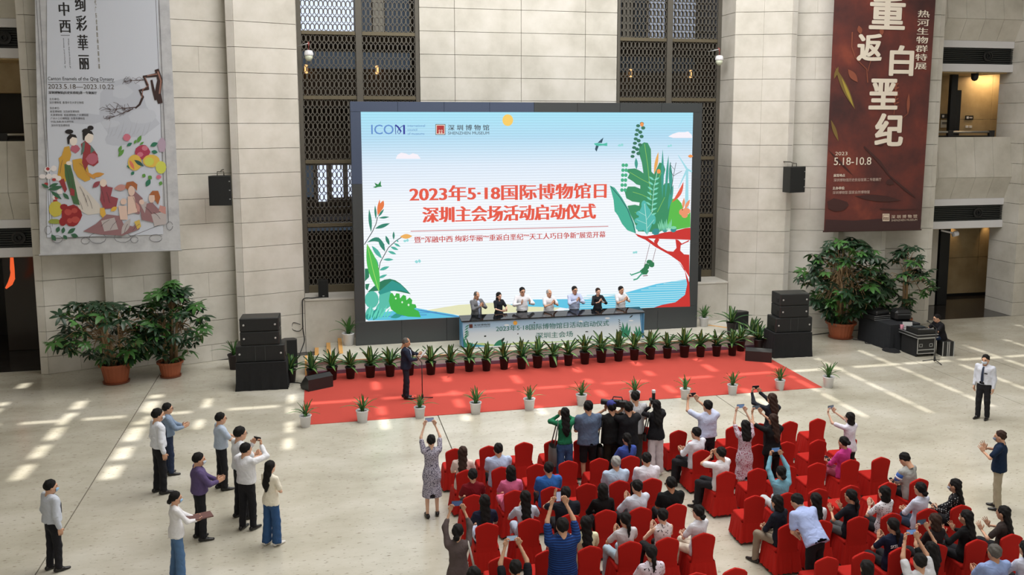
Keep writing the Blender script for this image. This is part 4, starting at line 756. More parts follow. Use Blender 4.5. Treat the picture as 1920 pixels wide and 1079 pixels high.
tall(t1, R(-2), .26, .9, 'tall black loudspeaker on the floor behind the left speaker stack'); tall((14.6, 29.25, 0), R(8), .3, 1.05, 'black loudspeaker standing behind plants right of the stage')
tall((.07, 31.3, 1.83), 0, .17, .6, 'small black loudspeaker on the stone ledge left of the screen', .26); tall((13.78, 31.3, 1.83), 0, .17, .6, 'small black loudspeaker on the stone ledge right of the screen', .26)
def wedge(loc, rz, lab, w_=.42):
    t = thing('stage_monitor', lab, 'loudspeaker', loc, rz)
    MB().prism([(-.24, .0), (-.28, .1), (.05, .42), (.24, .34), (.24, 0)], -w_, w_, axis='x').obj('cabinet', M_BLACK2, t)
    m = MB(); m.add([(-w_+.02, -.287, .115), (w_-.02, -.287, .115), (w_-.02, .038, .43), (-w_+.02, .038, .43)], [(0, 1, 2, 3)]); m.obj('front_grille', mat('speaker_grille', (26, 28, 28), .8, bump=.5, bscale=160), t); MB().lathe([(.02, 0), (.02, .006)], 10).obj('badge', mat('brass_badge', (170, 150, 110), .4, .6), t, loc=(w_-.1, -.24, .17), rot=(R(45), 0, 0))
wedge((-.2, 26.6, .012), R(208), 'black wedge floor monitor on the left corner of the red carpet', .4); wedge((13.98, 26.5, .012), R(150), 'black wedge floor monitor on the right corner of the red carpet', .42)
def wallspk(x, y, z, w_, h, rz, lab):
    t = thing('wall_speaker', lab, 'loudspeaker', (x, y, z), rz)
    MB().prism([(-w_, -.2), (w_, -.2), (w_*.8, .25), (-w_*.8, .25)], 0, h).obj('cabinet', M_BLACK2, t); MB().bbox(-w_+.02, w_-.02, -.215, -.195, .02, h-.02, .004).obj('front_grille', mat('speaker_grille', (26, 28, 28), .8, bump=.5, bscale=160), t)
    m = MB(); m.tube([(-.1, 0, h), (-.1, .0, h+.12), (.1, .0, h+.12), (.1, 0, h)], .018, 6); m.tube([(0, 0, h+.12), (0, .2, h+.16), (0, .55, h+.16)], .02, 6); m.obj('bracket', M_METAL, t, smooth=True)
    for v in (.2, .5, .8): MB().box(w_-.07, w_-.03, -.224, -.21, h*v, h*v+.03).obj('latch', M_SILVER, t)
wallspk(-2.97, 29.75, 5.2, .34, .93, R(-4), 'black loudspeaker hung on the stone wall left of the screen'); wallspk(16.85, 29.75, 5.26, .36, .93, R(14), 'black loudspeaker hung on the stone wall right of the screen')
def cable(name, lab, pts, r=.014):
    p0 = Vector(pts[0]); q = [Vector(p)-p0 for p in pts]; cu = []
    for i in range(len(q)-1):
        for k in range(5):
            t = k/5; a, b, c, d = q[max(i-1, 0)], q[i], q[i+1], q[min(i+2, len(q)-1)]
            cu.append(.5*((2*b)+(-a+c)*t+(2*a-5*b+4*c-d)*t*t+(-a+3*b-3*c+d)*t*t*t))
    cu.append(q[-1]); o = MB().tube(cu, r, 6).obj(name, M_BLACK, smooth=True); o.location = p0; tag(o, lab, 'cable'); return o
cable('power_cable', 'black cable hanging down the wall beside the left grille', [(.0, 31.12, 1.86), (-.3, 31.0, 1.86), (-.6, 30.86, 1.86), (-.63, 30.8, 1.5), (-.64, 30.75, .9), (-.6, 30.7, .5), (-.66, 30.6, .3), (-.8, 30.3, .02), (-.9, 29.7, .02)], .02)
cable('coiled_cable', 'loose loop of black cable on the wall behind the left loudspeakers', [(-.72, 30.82, 1.0), (-.95, 30.8, 1.08), (-.98, 30.8, .85), (-.75, 30.82, .78), (-.62, 30.8, .95)], .012)
cable('floor_cable', 'black cable on the floor between the left plant and the wedge monitor', [(-1.0, 27.3, .015), (-.75, 27.2, .015), (-.5, 26.95, .015)])
cable('floor_cable', 'black cable snaking on the floor from the largest tree to the sound desk', [(18.65, 28.35, .015), (18.9, 28.0, .015), (18.75, 27.7, .015), (19.1, 27.45, .015), (19.0, 27.2, .015), (19.35, 26.95, .015)]); cable('floor_cable', 'thin black cable along the foot of the right wall', [(16.1, 28.6, .015), (17.0, 29.2, .015), (17.6, 29.3, .015), (19.4, 29.6, .015), (20.5, 29.4, .015)])
# dome cameras on the grilles
def dome(x, y, z, lab, side):
    t = thing('dome_camera', lab, 'security camera', (x, y, z))
    MB().lathe([(.04, .16), (.12, .14), (.15, .05), (.15, 0), (.14, -.02)], 14).obj('housing', M_WHITEP, t, smooth=False); MB().lathe([(.13, -.02), (.12, -.12), (.07, -.19), (.02, -.21)][::-1], 14).obj('dome', mat('dome_cream', (206, 212, 190), .3), t, smooth=True)
    MB().tube([(0, 0, .15), (0, 0, .36), (side*.0, .1, .42)], .03, 8).obj('hanger', mat('red_brown_pipe', (140, 58, 50), .5), t, smooth=True); MB().tube([(0, .0, .38), (side*-.35, .25, .3)], .018, 6).obj('arm', M_SILVER, t, smooth=True)
q = W(579, 103, 31.6); dome(q.x, 31.6, q.z, 'pale dome camera hanging in front of the left metal grille', 1); q = W(1348.5, 112, 31.4); dome(q.x, 31.4, q.z, 'pale dome camera hanging at the edge of the right metal grille', 1)
q = W(1823, 140, 31.9); t = thing('dome_camera', 'dark dome camera under the upper right gallery fascia', 'security camera', (q.x, 31.75, 9.75)); MB().lathe([(.02, -.32), (.1, -.28), (.14, -.2), (.15, 0)], 14).obj('dome', M_BLACK, t, smooth=True); MB().lathe([(.17, 0), (.17, .05)], 14).obj('housing', M_BLACK2, t)
t = thing('bullet_camera', 'pale bracket camera hanging above the right doorway', 'security camera', (25.15, 31.7, 3.3)); MB().tube([(-.5, 0, .12), (-.2, -.02, .05), (.05, -.05, 0)], .035, 8).obj('bracket', M_WHITEP, t, smooth=True); MB().lathe([(.05, -.12), (.11, -.1), (.11, .1), (.05, .12)], 12).obj('housing', M_WHITEP, t, loc=(.12, -.06, -.03), rot=(0, R(80), 0))
# ================================================================== PLANTS
M_LEAF = mat('leaf_green', (44, 84, 44), .4, noise=.3, nscale=3); M_LEAFL = mat('leaf_light', (122, 152, 78), .4); M_LEAFD = mat('leaf_dark', (36, 62, 40), .35, noise=.3, nscale=4); M_LEAFM = mat('leaf_mid', (64, 108, 50), .4, noise=.3, nscale=4)
M_TERRA = mat('terracotta_plastic', (158, 84, 52), .55, noise=.08); M_POTB = mat('dark_pot', (44, 34, 38), .5); M_POTW = mat('white_pot', (222, 222, 226), .45); M_SOIL = mat('soil', (52, 40, 30), .95, noise=.3); M_TRUNK = mat('trunk', (150, 122, 88), .85, noise=.25, bump=.4)
def blade(L, w_, droop, up, rr, m2=False, n=7):
    """one strap leaf rising from the origin and arching over along +y"""
    mb = MB(); vs = []
    for i in range(n+1):
        t = i/n; y = L*(sin(up)*t+droop*.45*t*t); z = L*(cos(up)*t-droop*t*t*.75); ww = w_*max(.04, sin(pi*min(1, .12+t*.86))**.8)/2
        for k, s_ in enumerate((-1, -.3, .3, 1)): vs.append((ww*s_, y-(abs(s_)*.18*w_ if abs(s_) > .9 else 0), z+abs(s_)*.18*w_))
    fs, ms = [], []
    for i in range(n):
        for k in range(3): fs.append((i*4+k, i*4+k+1, (i+1)*4+k+1, (i+1)*4+k)); ms.append(1 if (m2 and k == 1) else 0)
    mb.v, mb.f, mb.m = vs, fs, ms; return mb
r = random.Random(11)
BL1 = [blade(r.uniform(.46, .66), .1, d, u, r, True).mesh('leaf', [M_LEAF, M_LEAFL], True) for d, u in ((.1, .15), (.3, .38), (.55, .65), (.75, .85), (.9, 1.0), (.2, .3))]
BL2 = [blade(r.uniform(.36, .55), .045, d, u, r).mesh('leaf', [M_LEAFM], True) for d, u in ((.1, .12), (.25, .3), (.5, .5), (.75, .65), (.5, .45), (.2, .25))]
def potmesh(kind):
    if kind == 'dark': return MB().lathe([(.115, 0), (.15, .34), (.165, .345), (.165, .375), (.15, .375), (.14, .33)], 18).mesh('pot', M_POTB, True)
    return MB().lathe([(.115, 0), (.15, .28), (.16, .285), (.16, .31), (.148, .31), (.14, .27)], 18).mesh('pot', M_POTW, True)
POT = {k: potmesh(k) for k in ('dark', 'white')}; SOIL = MB().lathe([(.14, -.01), (.14, 0)], 14).mesh('soil', M_SOIL)
def potplant(loc, kind, lab, grp=None, s=1., n=17, seed=1, leaves=None):
    t = thing('potted_plant', lab, 'plant', loc, 0, grp); t.scale = (s, s, s); rr = random.Random(seed); h = .33 if kind == 'dark' else .27
    p = link('pot', POT[kind], t); link('soil', SOIL, p, (0, 0, h))
    bl = leaves or (BL1 if kind == 'dark' else BL2)
    for i in range(n):
        a = i*2.4+rr.uniform(-.3, .3); f = i/n; me = bl[min(5, max(0, int((1-f)*4.6+rr.uniform(-.6, .9))))] if i > 2 else bl[0 if i % 2 else 5]
        o = link('leaf', me, t, (.03*cos(a), .03*sin(a), h-.01+.05*f), (0, 0, a)); q = rr.uniform(.8, 1.2); o.scale = (q, q, q)
    return t
row = [(-.96, 27.4), (-.35, 27.3), (.25, 27.35), (.8, 27.35), (1.4, 27.35), (2.0, 27.32), (2.6, 27.33), (3.25, 27.25), (3.87, 27.28), (4.47, 27.33), (5.01, 27.27), (5.59, 27.32), (6.15, 27.26), (6.67, 27.27), (7.18, 27.22), (7.7, 27.3), (8.27, 27.36), (8.85, 27.43), (9.45, 27.45), (10.0, 27.46), (10.55, 27.44), (11.15, 27.44), (11.75, 27.42), (12.3, 27.35), (12.85, 27.3), (13.4, 27.25)]
GR = 'variegated plants in dark pots lined up in front of the stage'
lm = {0: 'beside the left speaker stack, off the carpet', 1: 'behind the left wedge monitor', 2: 'just right of the left wedge monitor', 7: 'behind the speaker in the dark suit', 8: 'just right of the microphone stand'}
for i, (x, y) in enumerate(row):
    side = (NUM[i]+' from the left') if i < 13 else (NUM[len(row)-i-1]+' from the right').replace('first', 'last')
    potplant((x, y, .0 if i == 0 else .012), 'dark', 'variegated plant in dark pot before the stage, %s' % (lm.get(i) or side), GR, rng.uniform(.98, 1.15), 18, 100+i)
for x, y, s, l in ((13.95, 27.75, 1.05, 'behind the right wedge monitor, left of two'), (14.55, 27.6, 1.15, 'behind the right wedge monitor, right of two'), (13.95, 28.5, 1.1, 'on the stage in front of the right floor loudspeaker'), (14.75, 28.45, 1.1, 'between the right floor loudspeaker and the right stack')):
    potplant((x, y, 0 if 'behind' in l or 'between' in l else SZ), 'dark', 'bushy green plant in dark pot '+l, None, s, 16, int(x*9))
potplant((-2.75, 29.3, 0), 'dark', 'green plant in dark pot on the floor left of the left speaker stack', None, 1.3, 16, 3, BL2)
fp = [(573, 803), (680, 794), (788, 786), (893, 778), (994, 771), (1092, 762), (1192, 757), (1287, 750), (1376, 742), (1465, 733)]
for i, q in enumerate(fp): v = G(*q); potplant((v.x, v.y+.1, 0), 'white', 'small plant in white pot on the front edge of the carpet, %s' % ORD[i], 'white-potted plants along the front edge of the carpet', rng.uniform(.95, 1.08), 17, 300+i)
potplant((14.55, 23.25, 0), 'white', 'small plant in white pot beyond the right corner of the red carpet', None, 1.08, 20, 340)
potplant((.84, 29.9, SZ), 'white', 'tall-leaved plant in white pot on the stage left of the screen', None, 1.35, 22, 341); potplant((13.5, 29.8, SZ), 'white', 'plant in white pot on the stage right of the screen', None, 1.1, 20, 342); potplant((13.25, 30.4, SZ), 'white', 'plant in white pot half hidden behind the right edge of the screen', None, 1.1, 16, 343)
# umbrella trees
def whorl(seed):
    rr = random.Random(seed); mb = MB(); n = rr.choice((7, 8, 9))
    mb.tube([(0, 0, -.16), (0, 0, 0)], .006, 4, mi=1)
    for k in range(n):
        a = 2*pi*k/n+rr.uniform(-.12, .12); L = rr.uniform(.2, .29); w_ = L*.42; dr = rr.uniform(.1, .6); o = len(mb.v)
        for i in range(6):
            t = i/5; q = .04+L*t; z = -dr*L*t*t-.01*t; ww = w_*sin(pi*min(1, .1+.86*t))**.7/2
            for s_ in (-1, 0, 1): x, y = q, ww*s_; mb.v.append((x*cos(a)-y*sin(a), x*sin(a)+y*cos(a), z+abs(s_)*ww*.25))
        for i in range(5):
            for s_ in range(2): mb.f.append((o+i*3+s_, o+(i+1)*3+s_, o+(i+1)*3+s_+1, o+i*3+s_+1)); mb.m.append(0)
    return mb
WH_D = [whorl(i).mesh('leaf', [M_LEAFD, M_TRUNK], True) for i in range(5)]; WH_L = [whorl(i+9).mesh('leaf', [M_LEAFM, M_TRUNK], True) for i in range(3)]
def tree(lab, x, y, potr, poth, H_, crown, n, seed, lean=(0, 0), potm=M_TERRA, light=.2, trunks=6):
    rr = random.Random(seed); t = thing('umbrella_tree', lab, 'plant', (x, y, 0))
    MB().lathe([(potr*.72, .03), (potr*.93, poth*.85), (potr*1.06, poth*.87), (potr*1.08, poth), (potr*.98, poth), (potr*.9, poth*.85)], 44, rib=.025).obj('pot', potm, t); MB().lathe([(potr*.7, 0), (potr*.85, .01), (potr*.88, .06), (potr*.8, .06), (potr*.7, .03)], 28).obj('saucer', mat('saucer', (118, 60, 38), .5), t)
    MB().lathe([(potr*.9, poth*.8), (potr*.9, poth*.86)], 20).obj('soil', M_SOIL, t)
    tips = []; tk = MB()
    for k in range(trunks):
        a = rr.uniform(0, 2*pi); q = potr*.45; b0 = Vector((q*cos(a), q*sin(a), poth*.84)); e = Vector((q*1.3*cos(a)+lean[0]*.4, q*1.3*sin(a)+lean[1]*.4, poth+(H_-poth)*rr.uniform(.45, .8)))
        tk.tube([b0, b0.lerp(e, .5)+Vector((rr.uniform(-.05, .05), rr.uniform(-.05, .05), 0)), e], [.06, .045, .025], 7); tips.append(e)
    whs = []
    for k in range(n):
        for _ in range(30):
            u, v, z = rr.uniform(-1, 1), rr.uniform(-1, 1), rr.uniform(0, 1)
            if .45 < math.hypot(u, v)**2+(2*z-1)**2*.6 < 1.05: break
        pz = poth+.12+(H_-poth-.12)*z; fr = crown(z); p = Vector((lean[0]*z+u*fr, min(lean[1]*z+v*fr*.85, (30.05 if x < 10 else 29.85)-y-.3), pz)); whs.append(p)
        b = min(tips, key=lambda e: (e-p).length)
        if k % 2 == 0: tk.tube([b.lerp(Vector((b.x, b.y, poth+.1)), rr.uniform(0, .4)), b.lerp(p, .6)+Vector((0, 0, .03)), p-Vector((0, 0, .1))], [.014, .01, .006], 5)
    tk.obj('trunk', M_TRUNK, t, smooth=True)
    for k, p in enumerate(whs):
        out = Vector((p.x-lean[0]*.5, p.y-lean[1]*.5, .35)).normalized(); me = rr.choice(WH_L) if rr.random() < light else rr.choice(WH_D)
        s_ = rr.uniform(.8, 1.25); o = link('leaf', me, t, p, (rr.uniform(-.3, .3)-out.y*.5, out.x*.5+rr.uniform(-.3, .3), rr.uniform(0, 6))); o.scale = (s_, s_, s_)
    return t
tree('broad umbrella tree in terracotta pot by the left wall, left of two', -6.1, 28.55, .44, .62, 2.5, lambda z: .6+1.05*sin(pi*(.1+.8*z)), 140, 5, (-.3, 0))
tree('umbrella tree in terracotta pot by the left wall, right of two', -4.6, 28.85, .36, .5, 2.9, lambda z: .35+.8*sin(pi*(.12+.85*z))*(1.1-.35*z), 115, 8, (.1, .1), light=.35)
tree('tallest umbrella tree in a large terracotta pot by the right wall', 18.4, 28.75, .5, .6, 3.6, lambda z: .5+1.15*sin(pi*(.1+.8*z)), 230, 14, (.1, 0), light=.3, trunks=9)
tree('smaller umbrella tree in terracotta pot behind the sound desk, left of two', 20.1, 29.3, .32, .55, 2.45, lambda z: .45+.5*sin(pi*(.1+.8*z)), 70, 21, (-.1, 0), light=.3, trunks=3)
tree('slender umbrella tree behind the sound desk, right of two', 21.3, 29.2, .3, .5, 3.2, lambda z: .25+.95*sin(pi*(.25+.7*z))*(z > .25), 75, 33, (.1, 0), light=.25, trunks=2)
# ================================================================== MICROPHONES
def micstand(x, y, h, lab, boom):
    t = thing('microphone_stand', lab, 'microphone stand', (x, y, .0)); m = MB()
    for k in range(3): a = 2*pi*k/3+.5; m.tube([(0, 0, .1), (.36*cos(a), .36*sin(a), .02)], .013, 6)
    m.obj('leg_set', M_BLACK, t, smooth=True); MB().lathe([(.03, .04), (.035, .08), (.03, .18), (.018, .2)], 10).obj('hub', M_BLACK, t); MB().tube([(0, 0, .1), (0, 0, h)], .013, 8).obj('pole', M_BLACK, t, smooth=True)
    b = Vector(boom); MB().tube([(0, 0, h-.02), Vector((0, 0, h))+b*.5, Vector((0, 0, h))+b], .011, 6).obj('boom', M_BLACK, t, smooth=True)
    m = MB(); e = Vector((0, 0, h))+b; d = b.normalized(); m.tube([e-d*.02, e+d*.12], [.012, .016], 8); m.tube([e+d*.12, e+d*.14, e+d*.18, e+d*.2], [.018, .027, .027, .01], 8); m.obj('microphone', M_BLACK, t, smooth=True)
    return t
v = G(792, 752); micstand(v.x, v.y, 1.12, 'black microphone stand on the carpet before the man in the dark suit', (-.22, .02, .28))
v = G(1752, 680); micstand(v.x, v.y, 1.15, 'black tripod microphone stand beside the sound desk', (-.1, .1, .1))
# ================================================================== SOUND DESK
def at(o, x, y, z=0): o.location = (x, y, z); return o
M_CASE = mat('flight_case_laminate', (30, 31, 32), .5)
t = thing('draped_table', 'tall table draped in dark cloth holding bags behind the mixing desk', 'table', (19.35, 27.5, 0), R(3)); t.scale = (1, 1, .8)
m = MB(); loop = []; per = [(-.45, -.85), (.75, -.85), (.75, .85), (-.45, .85)]
for i in range(4):
    a, b = per[i], per[(i+1) % 4]
    for k in range(12): loop.append((a[0]+(b[0]-a[0])*k/12, a[1]+(b[1]-a[1])*k/12))
N = len(loop); vs = []
for z, o_ in ((1.12, 0), (.7, .01), (.3, .02), (.01, .03)):
    for i, (u, w_) in enumerate(loop): s_ = 1+o_*(1+sin(i*2.1)); vs.append((u*s_, w_*s_, z))
m.add(vs, [(k*N+(i+1) % N, k*N+i, (k+1)*N+i, (k+1)*N+(i+1) % N) for k in range(3) for i in range(N)]+[tuple(range(N))]); m.obj('cloth_drape', mat('dark_blue_cloth', (24, 27, 32), .95, noise=.2, bump=.3, bscale=8), t)
def bag(name, lab, x, y, z, sx, sy, sz, rz=0, cat='bag'):
    t = thing(name, lab, cat, (x, y, z), rz); MB().bbox(-sx/2, sx/2, -sy/2, sy/2, 0, sz, min(sx, sy, sz)*.22).obj('body', M_BLACK, t, smooth=False)
    MB().tube([(-sx*.22, -sy*.1, sz-.01), (-sx*.18, -sy*.1, sz+.07), (sx*.18, -sy*.1, sz+.07), (sx*.22, -sy*.1, sz-.01)], .014, 6).obj('handle', M_BLACK, t, smooth=True); MB().box(-sx*.4, sx*.4, -sy/2-.004, -sy/2+.01, sz*.6, sz*.66).obj('zip', mat('zip_grey', (96, 98, 100), .4), t)
bag('equipment_bag', 'flat black bag lying on the draped table, left of two', 19.2, 27.75, 1.045, .62, .5, .16, .2); bag('equipment_bag', 'bulky black bag on the draped table, right of two', 19.8, 27.3, .9, .6, .5, .38, -.15)
t = thing('receiver_rack', 'low metal-edged case of receivers under the flat black bag', 'case', (19.15, 27.75, .9), .1); MB().bbox(-.33, .33, -.3, .3, 0, .145, .01).obj('case', M_CASE, t)
for z in (.005, .07, .135): MB().box(-.335, .335, -.31, -.3, z-.008, z+.008).obj('edge_rail', M_SILVER, t)
t = thing('flight_case', 'black flight case with silver edges carrying the mixing desk', 'case', (19.62, 26.35, 0), R(0)); t.scale = (.8, 1, .8); cx0, cx1, cy0, cy1 = -.42, .5, -.7, .15
MB().bbox(cx0+.04, cx1-.04, cy0+.03, cy1, .12, .8, .01).obj('case', M_CASE, t); m = MB()
for u in (cx0+.06, cx1-.06):
    for v_ in (cy0+.1, cy1-.1): MB().lathe([(.05, -.02), (.055, 0), (.05, .02)], 12).obj('wheel', M_BLACK, t, loc=(u, v_, .055), rot=(0, R(90), 0))
for z in (.14, .3, .78): MB().bbox(cx0+.03, cx1-.03, cy0+.015, cy0+.03, z-.02, z+.02, .004).obj('edge_rail', M_SILVER, t)
for u in (cx0+.05, cx1-.05): MB().bbox(u-.02, u+.02, cy0+.015, cy0+.03, .12, .8, .004).obj('edge_rail', M_SILVER, t)
for u in (-.22, .26):
    m = MB(); 
    for a in ((-.08, .08, .42, .44), (-.08, .08, .54, .56), (-.08, -.06, .42, .56), (.06, .08, .42, .56)): m.box(u+a[0], u+a[1], cy0+.012, cy0+.03, a[2], a[3])
    m.obj('recessed_handle', M_SILVER, t)
MB().bbox(cx0-.03, cx1+.02, cy0-.04, cy1+.1, .82, .96, .01).obj('tray', M_CASE, t)
for z in (.83, .95):
    MB().bbox(cx0-.045, cx1+.035, cy0-.055, cy0-.035, z-.014, z+.014, .003).obj('edge_rail', M_SILVER, t); MB().bbox(cx0-.045, cx0-.028, cy0-.04, cy1+.1, z-.014, z+.014, .003).obj('edge_rail', M_SILVER, t)
MB().box(cx0+.02, cx0+.035, cy0+.05, cy1, .03, .82).obj('cloth_drape', M_CLOTH, t)
t = thing('mixing_desk', 'black audio mixing desk in front of the seated technician', 'mixer', (19.66, 25.98, .772)); MB().prism([(-.35, .0), (.4, .0), (.4, .1), (-.35, .16)], -.32, .32, axis='y').obj('body', M_BLACK, t)
m = MB()
for i in range(12): m.box(-.28+.05*i, -.26+.05*i, -.25, -.21+.02*(i % 3), .14, .165)
m.obj('fader_bank', M_SILVER, t); MB().bbox(-.2, .2, .05, .28, .13, .17, .006).obj('display', mat('mixer_display', (60, 66, 72), .2), t)
t = thing('laptop_computer', 'open silver laptop on the mixing desk case', 'laptop', (19.5, 26.42, .772), R(-20)); MB().bbox(-.16, .16, -.11, .11, 0, .015, .003).obj('base', M_SILVER, t); m = MB(); m.prism([(.11, .01), (.125, .01), (.19, .22), (.178, .222)], -.16, .16, axis='x'); m.obj('lid', M_SILVER, t)
t = thing('pink_cup', 'pink cup standing on the case beside the laptop', 'cup', (19.33, 26.55, .772)); MB().lathe([(.05, 0), (.065, .1), (.065, .14), (.055, .14), (.05, .1)], 14).obj('cup_body', mat('pink', (214, 150, 170), .5), t)
t = thing('small_flight_case', 'narrow upright flight case under the seated technician', 'case', (20.45, 25.75, 0), R(-10)); MB().bbox(-.2, .2, -.2, .2, .0, .5, .01).obj('case', M_CASE, t)
for u in (-.19, -.03, .03, .19): MB().box(u-.015, u+.015, -.215, -.2, 0, .5).obj('edge_rail', M_SILVER, t)
t = thing('cable_cover', 'flat black cloth heap on the floor left of the draped table', 'cloth', (19.0, 26.6, 0), .2); MB().lathe([(.34, 0), (.3, .04), (.2, .08), (.05, .1)], 12, sx=.8).obj('heap', M_CLOTH, t)
# red items on the right stack
t = thing('cable_reel', 'red cable reel behind the right speaker stack', 'reel', (15.95, 27.4, 1.0)); MB().lathe([(.16, -.08), (.16, -.06), (.09, -.05), (.09, .05), (.16, .06), (.16, .08)], 16).obj('drum', mat('red_plastic', (196, 40, 34), .5), t, loc=(0, 0, .48), rot=(R(90), 0, 0)); MB().bbox(.12, .18, -.05, .05, -1.0, .62, .01).obj('stand', M_BLACK, t)
# ================================================================== CHAIRS
M_RED = mat('red_spandex', (178, 32, 25), .88, noise=.1, nscale=2.5, spec=.2)
M_CLEG = mat('chair_leg', (66, 52, 40), .5)
def chair_meshes():
    N = 13; out = []
    top = [(-.205, .82), (-.2, .862), (-.17, .892), (-.08, .93), (0, .953), (.08, .93), (.17, .892), (.2, .862), (.205, .82)]
    side = [(.2, .75), (.185, .62), (.182, .5), (.2, .38)]
    outl = top+side+[(-x, z) for x, z in side[::-1]]
    mb = MB(); n = len(outl)
    def yb(z): return -.235-.05*max(0, (z-.45)/.5)
    layers = [(-.028, .94), (-.022, 1), (.014, 1), (.024, .95)]
    for d, s_ in layers:
        for x, z in outl: mb.v.append((x*s_, yb(z)+d, .62+(z-.62)*(s_ if z > .62 else 1)))
    for k in range(3):
        for i in range(n): mb.f.append((k*n+i, k*n+(i+1) % n, (k+1)*n+(i+1) % n, (k+1)*n+i)); mb.m.append(0)
    mb.f.append(tuple(range(n))); mb.m.append(0); mb.f.append(tuple(3*n+i for i in range(n))[::-1]); mb.m.append(0)
    back = mb.mesh('backrest', M_RED)
    bm = __import__('bmesh').new(); bm.from_mesh(back); __import__('bmesh').ops.recalc_face_normals(bm, faces=bm.faces); bm.to_mesh(back); bm.free()
    seat = MB(); pts = []
    def ring(hx, y0, y1, z, c):
        r_ = []
        for cxs, cys, a0 in ((1, 1, 0), (-1, 1, pi/2), (-1, -1, pi), (1, -1, 3*pi/2)):
            for k in range(4): a = a0+pi/2*k/3; r_.append((cxs*(hx-c)+c*cos(a), ((y1-c) if cys > 0 else (y0+c))+c*sin(a), z))
        return r_
    rings = [ring(.2, -.2, .2, .485, .05), ring(.215, -.215, .215, .475, .05), ring(.222, -.225, .222, .455, .05), ring(.222, -.225, .222, .42, .05)]
    n = 16
    for r_ in rings: seat.v += r_
    for k in range(3):
        for i in range(n): seat.f.append((k*n+i, (k+1)*n+i, (k+1)*n+(i+1) % n, k*n+(i+1) % n)); seat.m.append(0)
    seat.f.append(tuple(range(n))); seat.m.append(0); seat = seat.mesh('seat', M_RED)
    sk = MB(); base = []; c = .05
    P4 = [(.222, -.26), (.222, .222), (-.222, .222), (-.222, -.26)]
    for i in range(4):
        a, b = P4[i], P4[(i+1) % 4]
        for k in range(18): base.append((a[0]+(b[0]-a[0])*k/18, a[1]+(b[1]-a[1])*k/18, k))
    n = len(base)
    for z, o_, w_ in ((.425, 0, 0), (.38, .008, .004), (.22, .03, .012), (.06, .055, .018)):
        for i, (x, y, k) in enumerate(base):
            L = math.hypot(x, y+.02); wv = w_*(sin(i*pi*.66)+.5*sin(i*1.3)); q = (L+o_*1.1+wv)/L; sag = .015*sin(pi*k/18) if z < .1 else 0; sk.v.append((x*q, (y+.02)*q-.02, z+sag*1.2-(.0 if z > .1 else .015)))
    for k in range(3):
        for i in range(n): sk.f.append(((k)*n+i, (k+1)*n+i, (k+1)*n+(i+1) % n, k*n+(i+1) % n)); sk.m.append(0)
    skirt = sk.mesh('skirt', M_RED, True)
    leg = MB().lathe([(.012, 0), (.016, .1)], 8).mesh('leg', M_CLEG)
    return back, seat, skirt, leg
CM = chair_meshes()
def chair(x, y, lab, rz=0):     # y = plane of the backrest
    t = thing('banquet_chair', lab, 'chair', (x-.0, y+.26, 0), rz, 'red covered banquet chairs facing the stage'); link('backrest', CM[0], t); link('seat', CM[1], t); link('skirt', CM[2], t)
    for u, v_ in ((-.2, -.25), (.2, -.25), (-.2, .2), (.2, .2)): link('leg', CM[3], t, (u*1.05, v_*1.05, 0))
    return t
CXS = [2.67, 3.4, 4.14, 4.83, 5.49, 6.14, 7.7, 8.37, 9.04, 9.71, 10.44, 11.17]; CYS = [18.25, 17.0, 15.79, 14.58, 13.34, 12.14, 10.95]
RN = ['front row', 'second row', 'third row', 'fourth row', 'fifth row', 'sixth row', 'seventh row']
CPOS = {}
def place_chairs(occ):
    rr = random.Random(4)
    for j, y in enumerate(CYS):
        for i, x in enumerate(CXS):
            if j == 5 and i in (2, 3): pass
            if j == 6: continue
            b = 'left block' if i < 6 else 'right block'; n = (ORD[i] if i < 6 else ORD[i-6])
            st_ = occ.get((j, i))
            lab = 'red covered chair, %s of the %s, %s, %s' % (RN[j], b, n, st_ or 'empty')
            CPOS[j, i] = chair(x+rr.uniform(-.02, .02), y+rr.uniform(-.03, .03), lab, R(rr.uniform(-3, 3)))
    for x_, l_ in ((7.77, 'under the smooth-haired person'), (8.67, 'under the man raising his phone'), (9.98, 'under the man in pale blue'), (10.6, 'in the lower right corner')): chair(x_, 10.95, 'red covered chair at the bottom edge '+l_, 0)
    chair(2.05, 12.0, 'red covered chair at the bottom edge left of the left block', 0)
    chair(7.05, 18.62, 'extra red covered chair standing in the aisle, ahead of the front row', R(2))
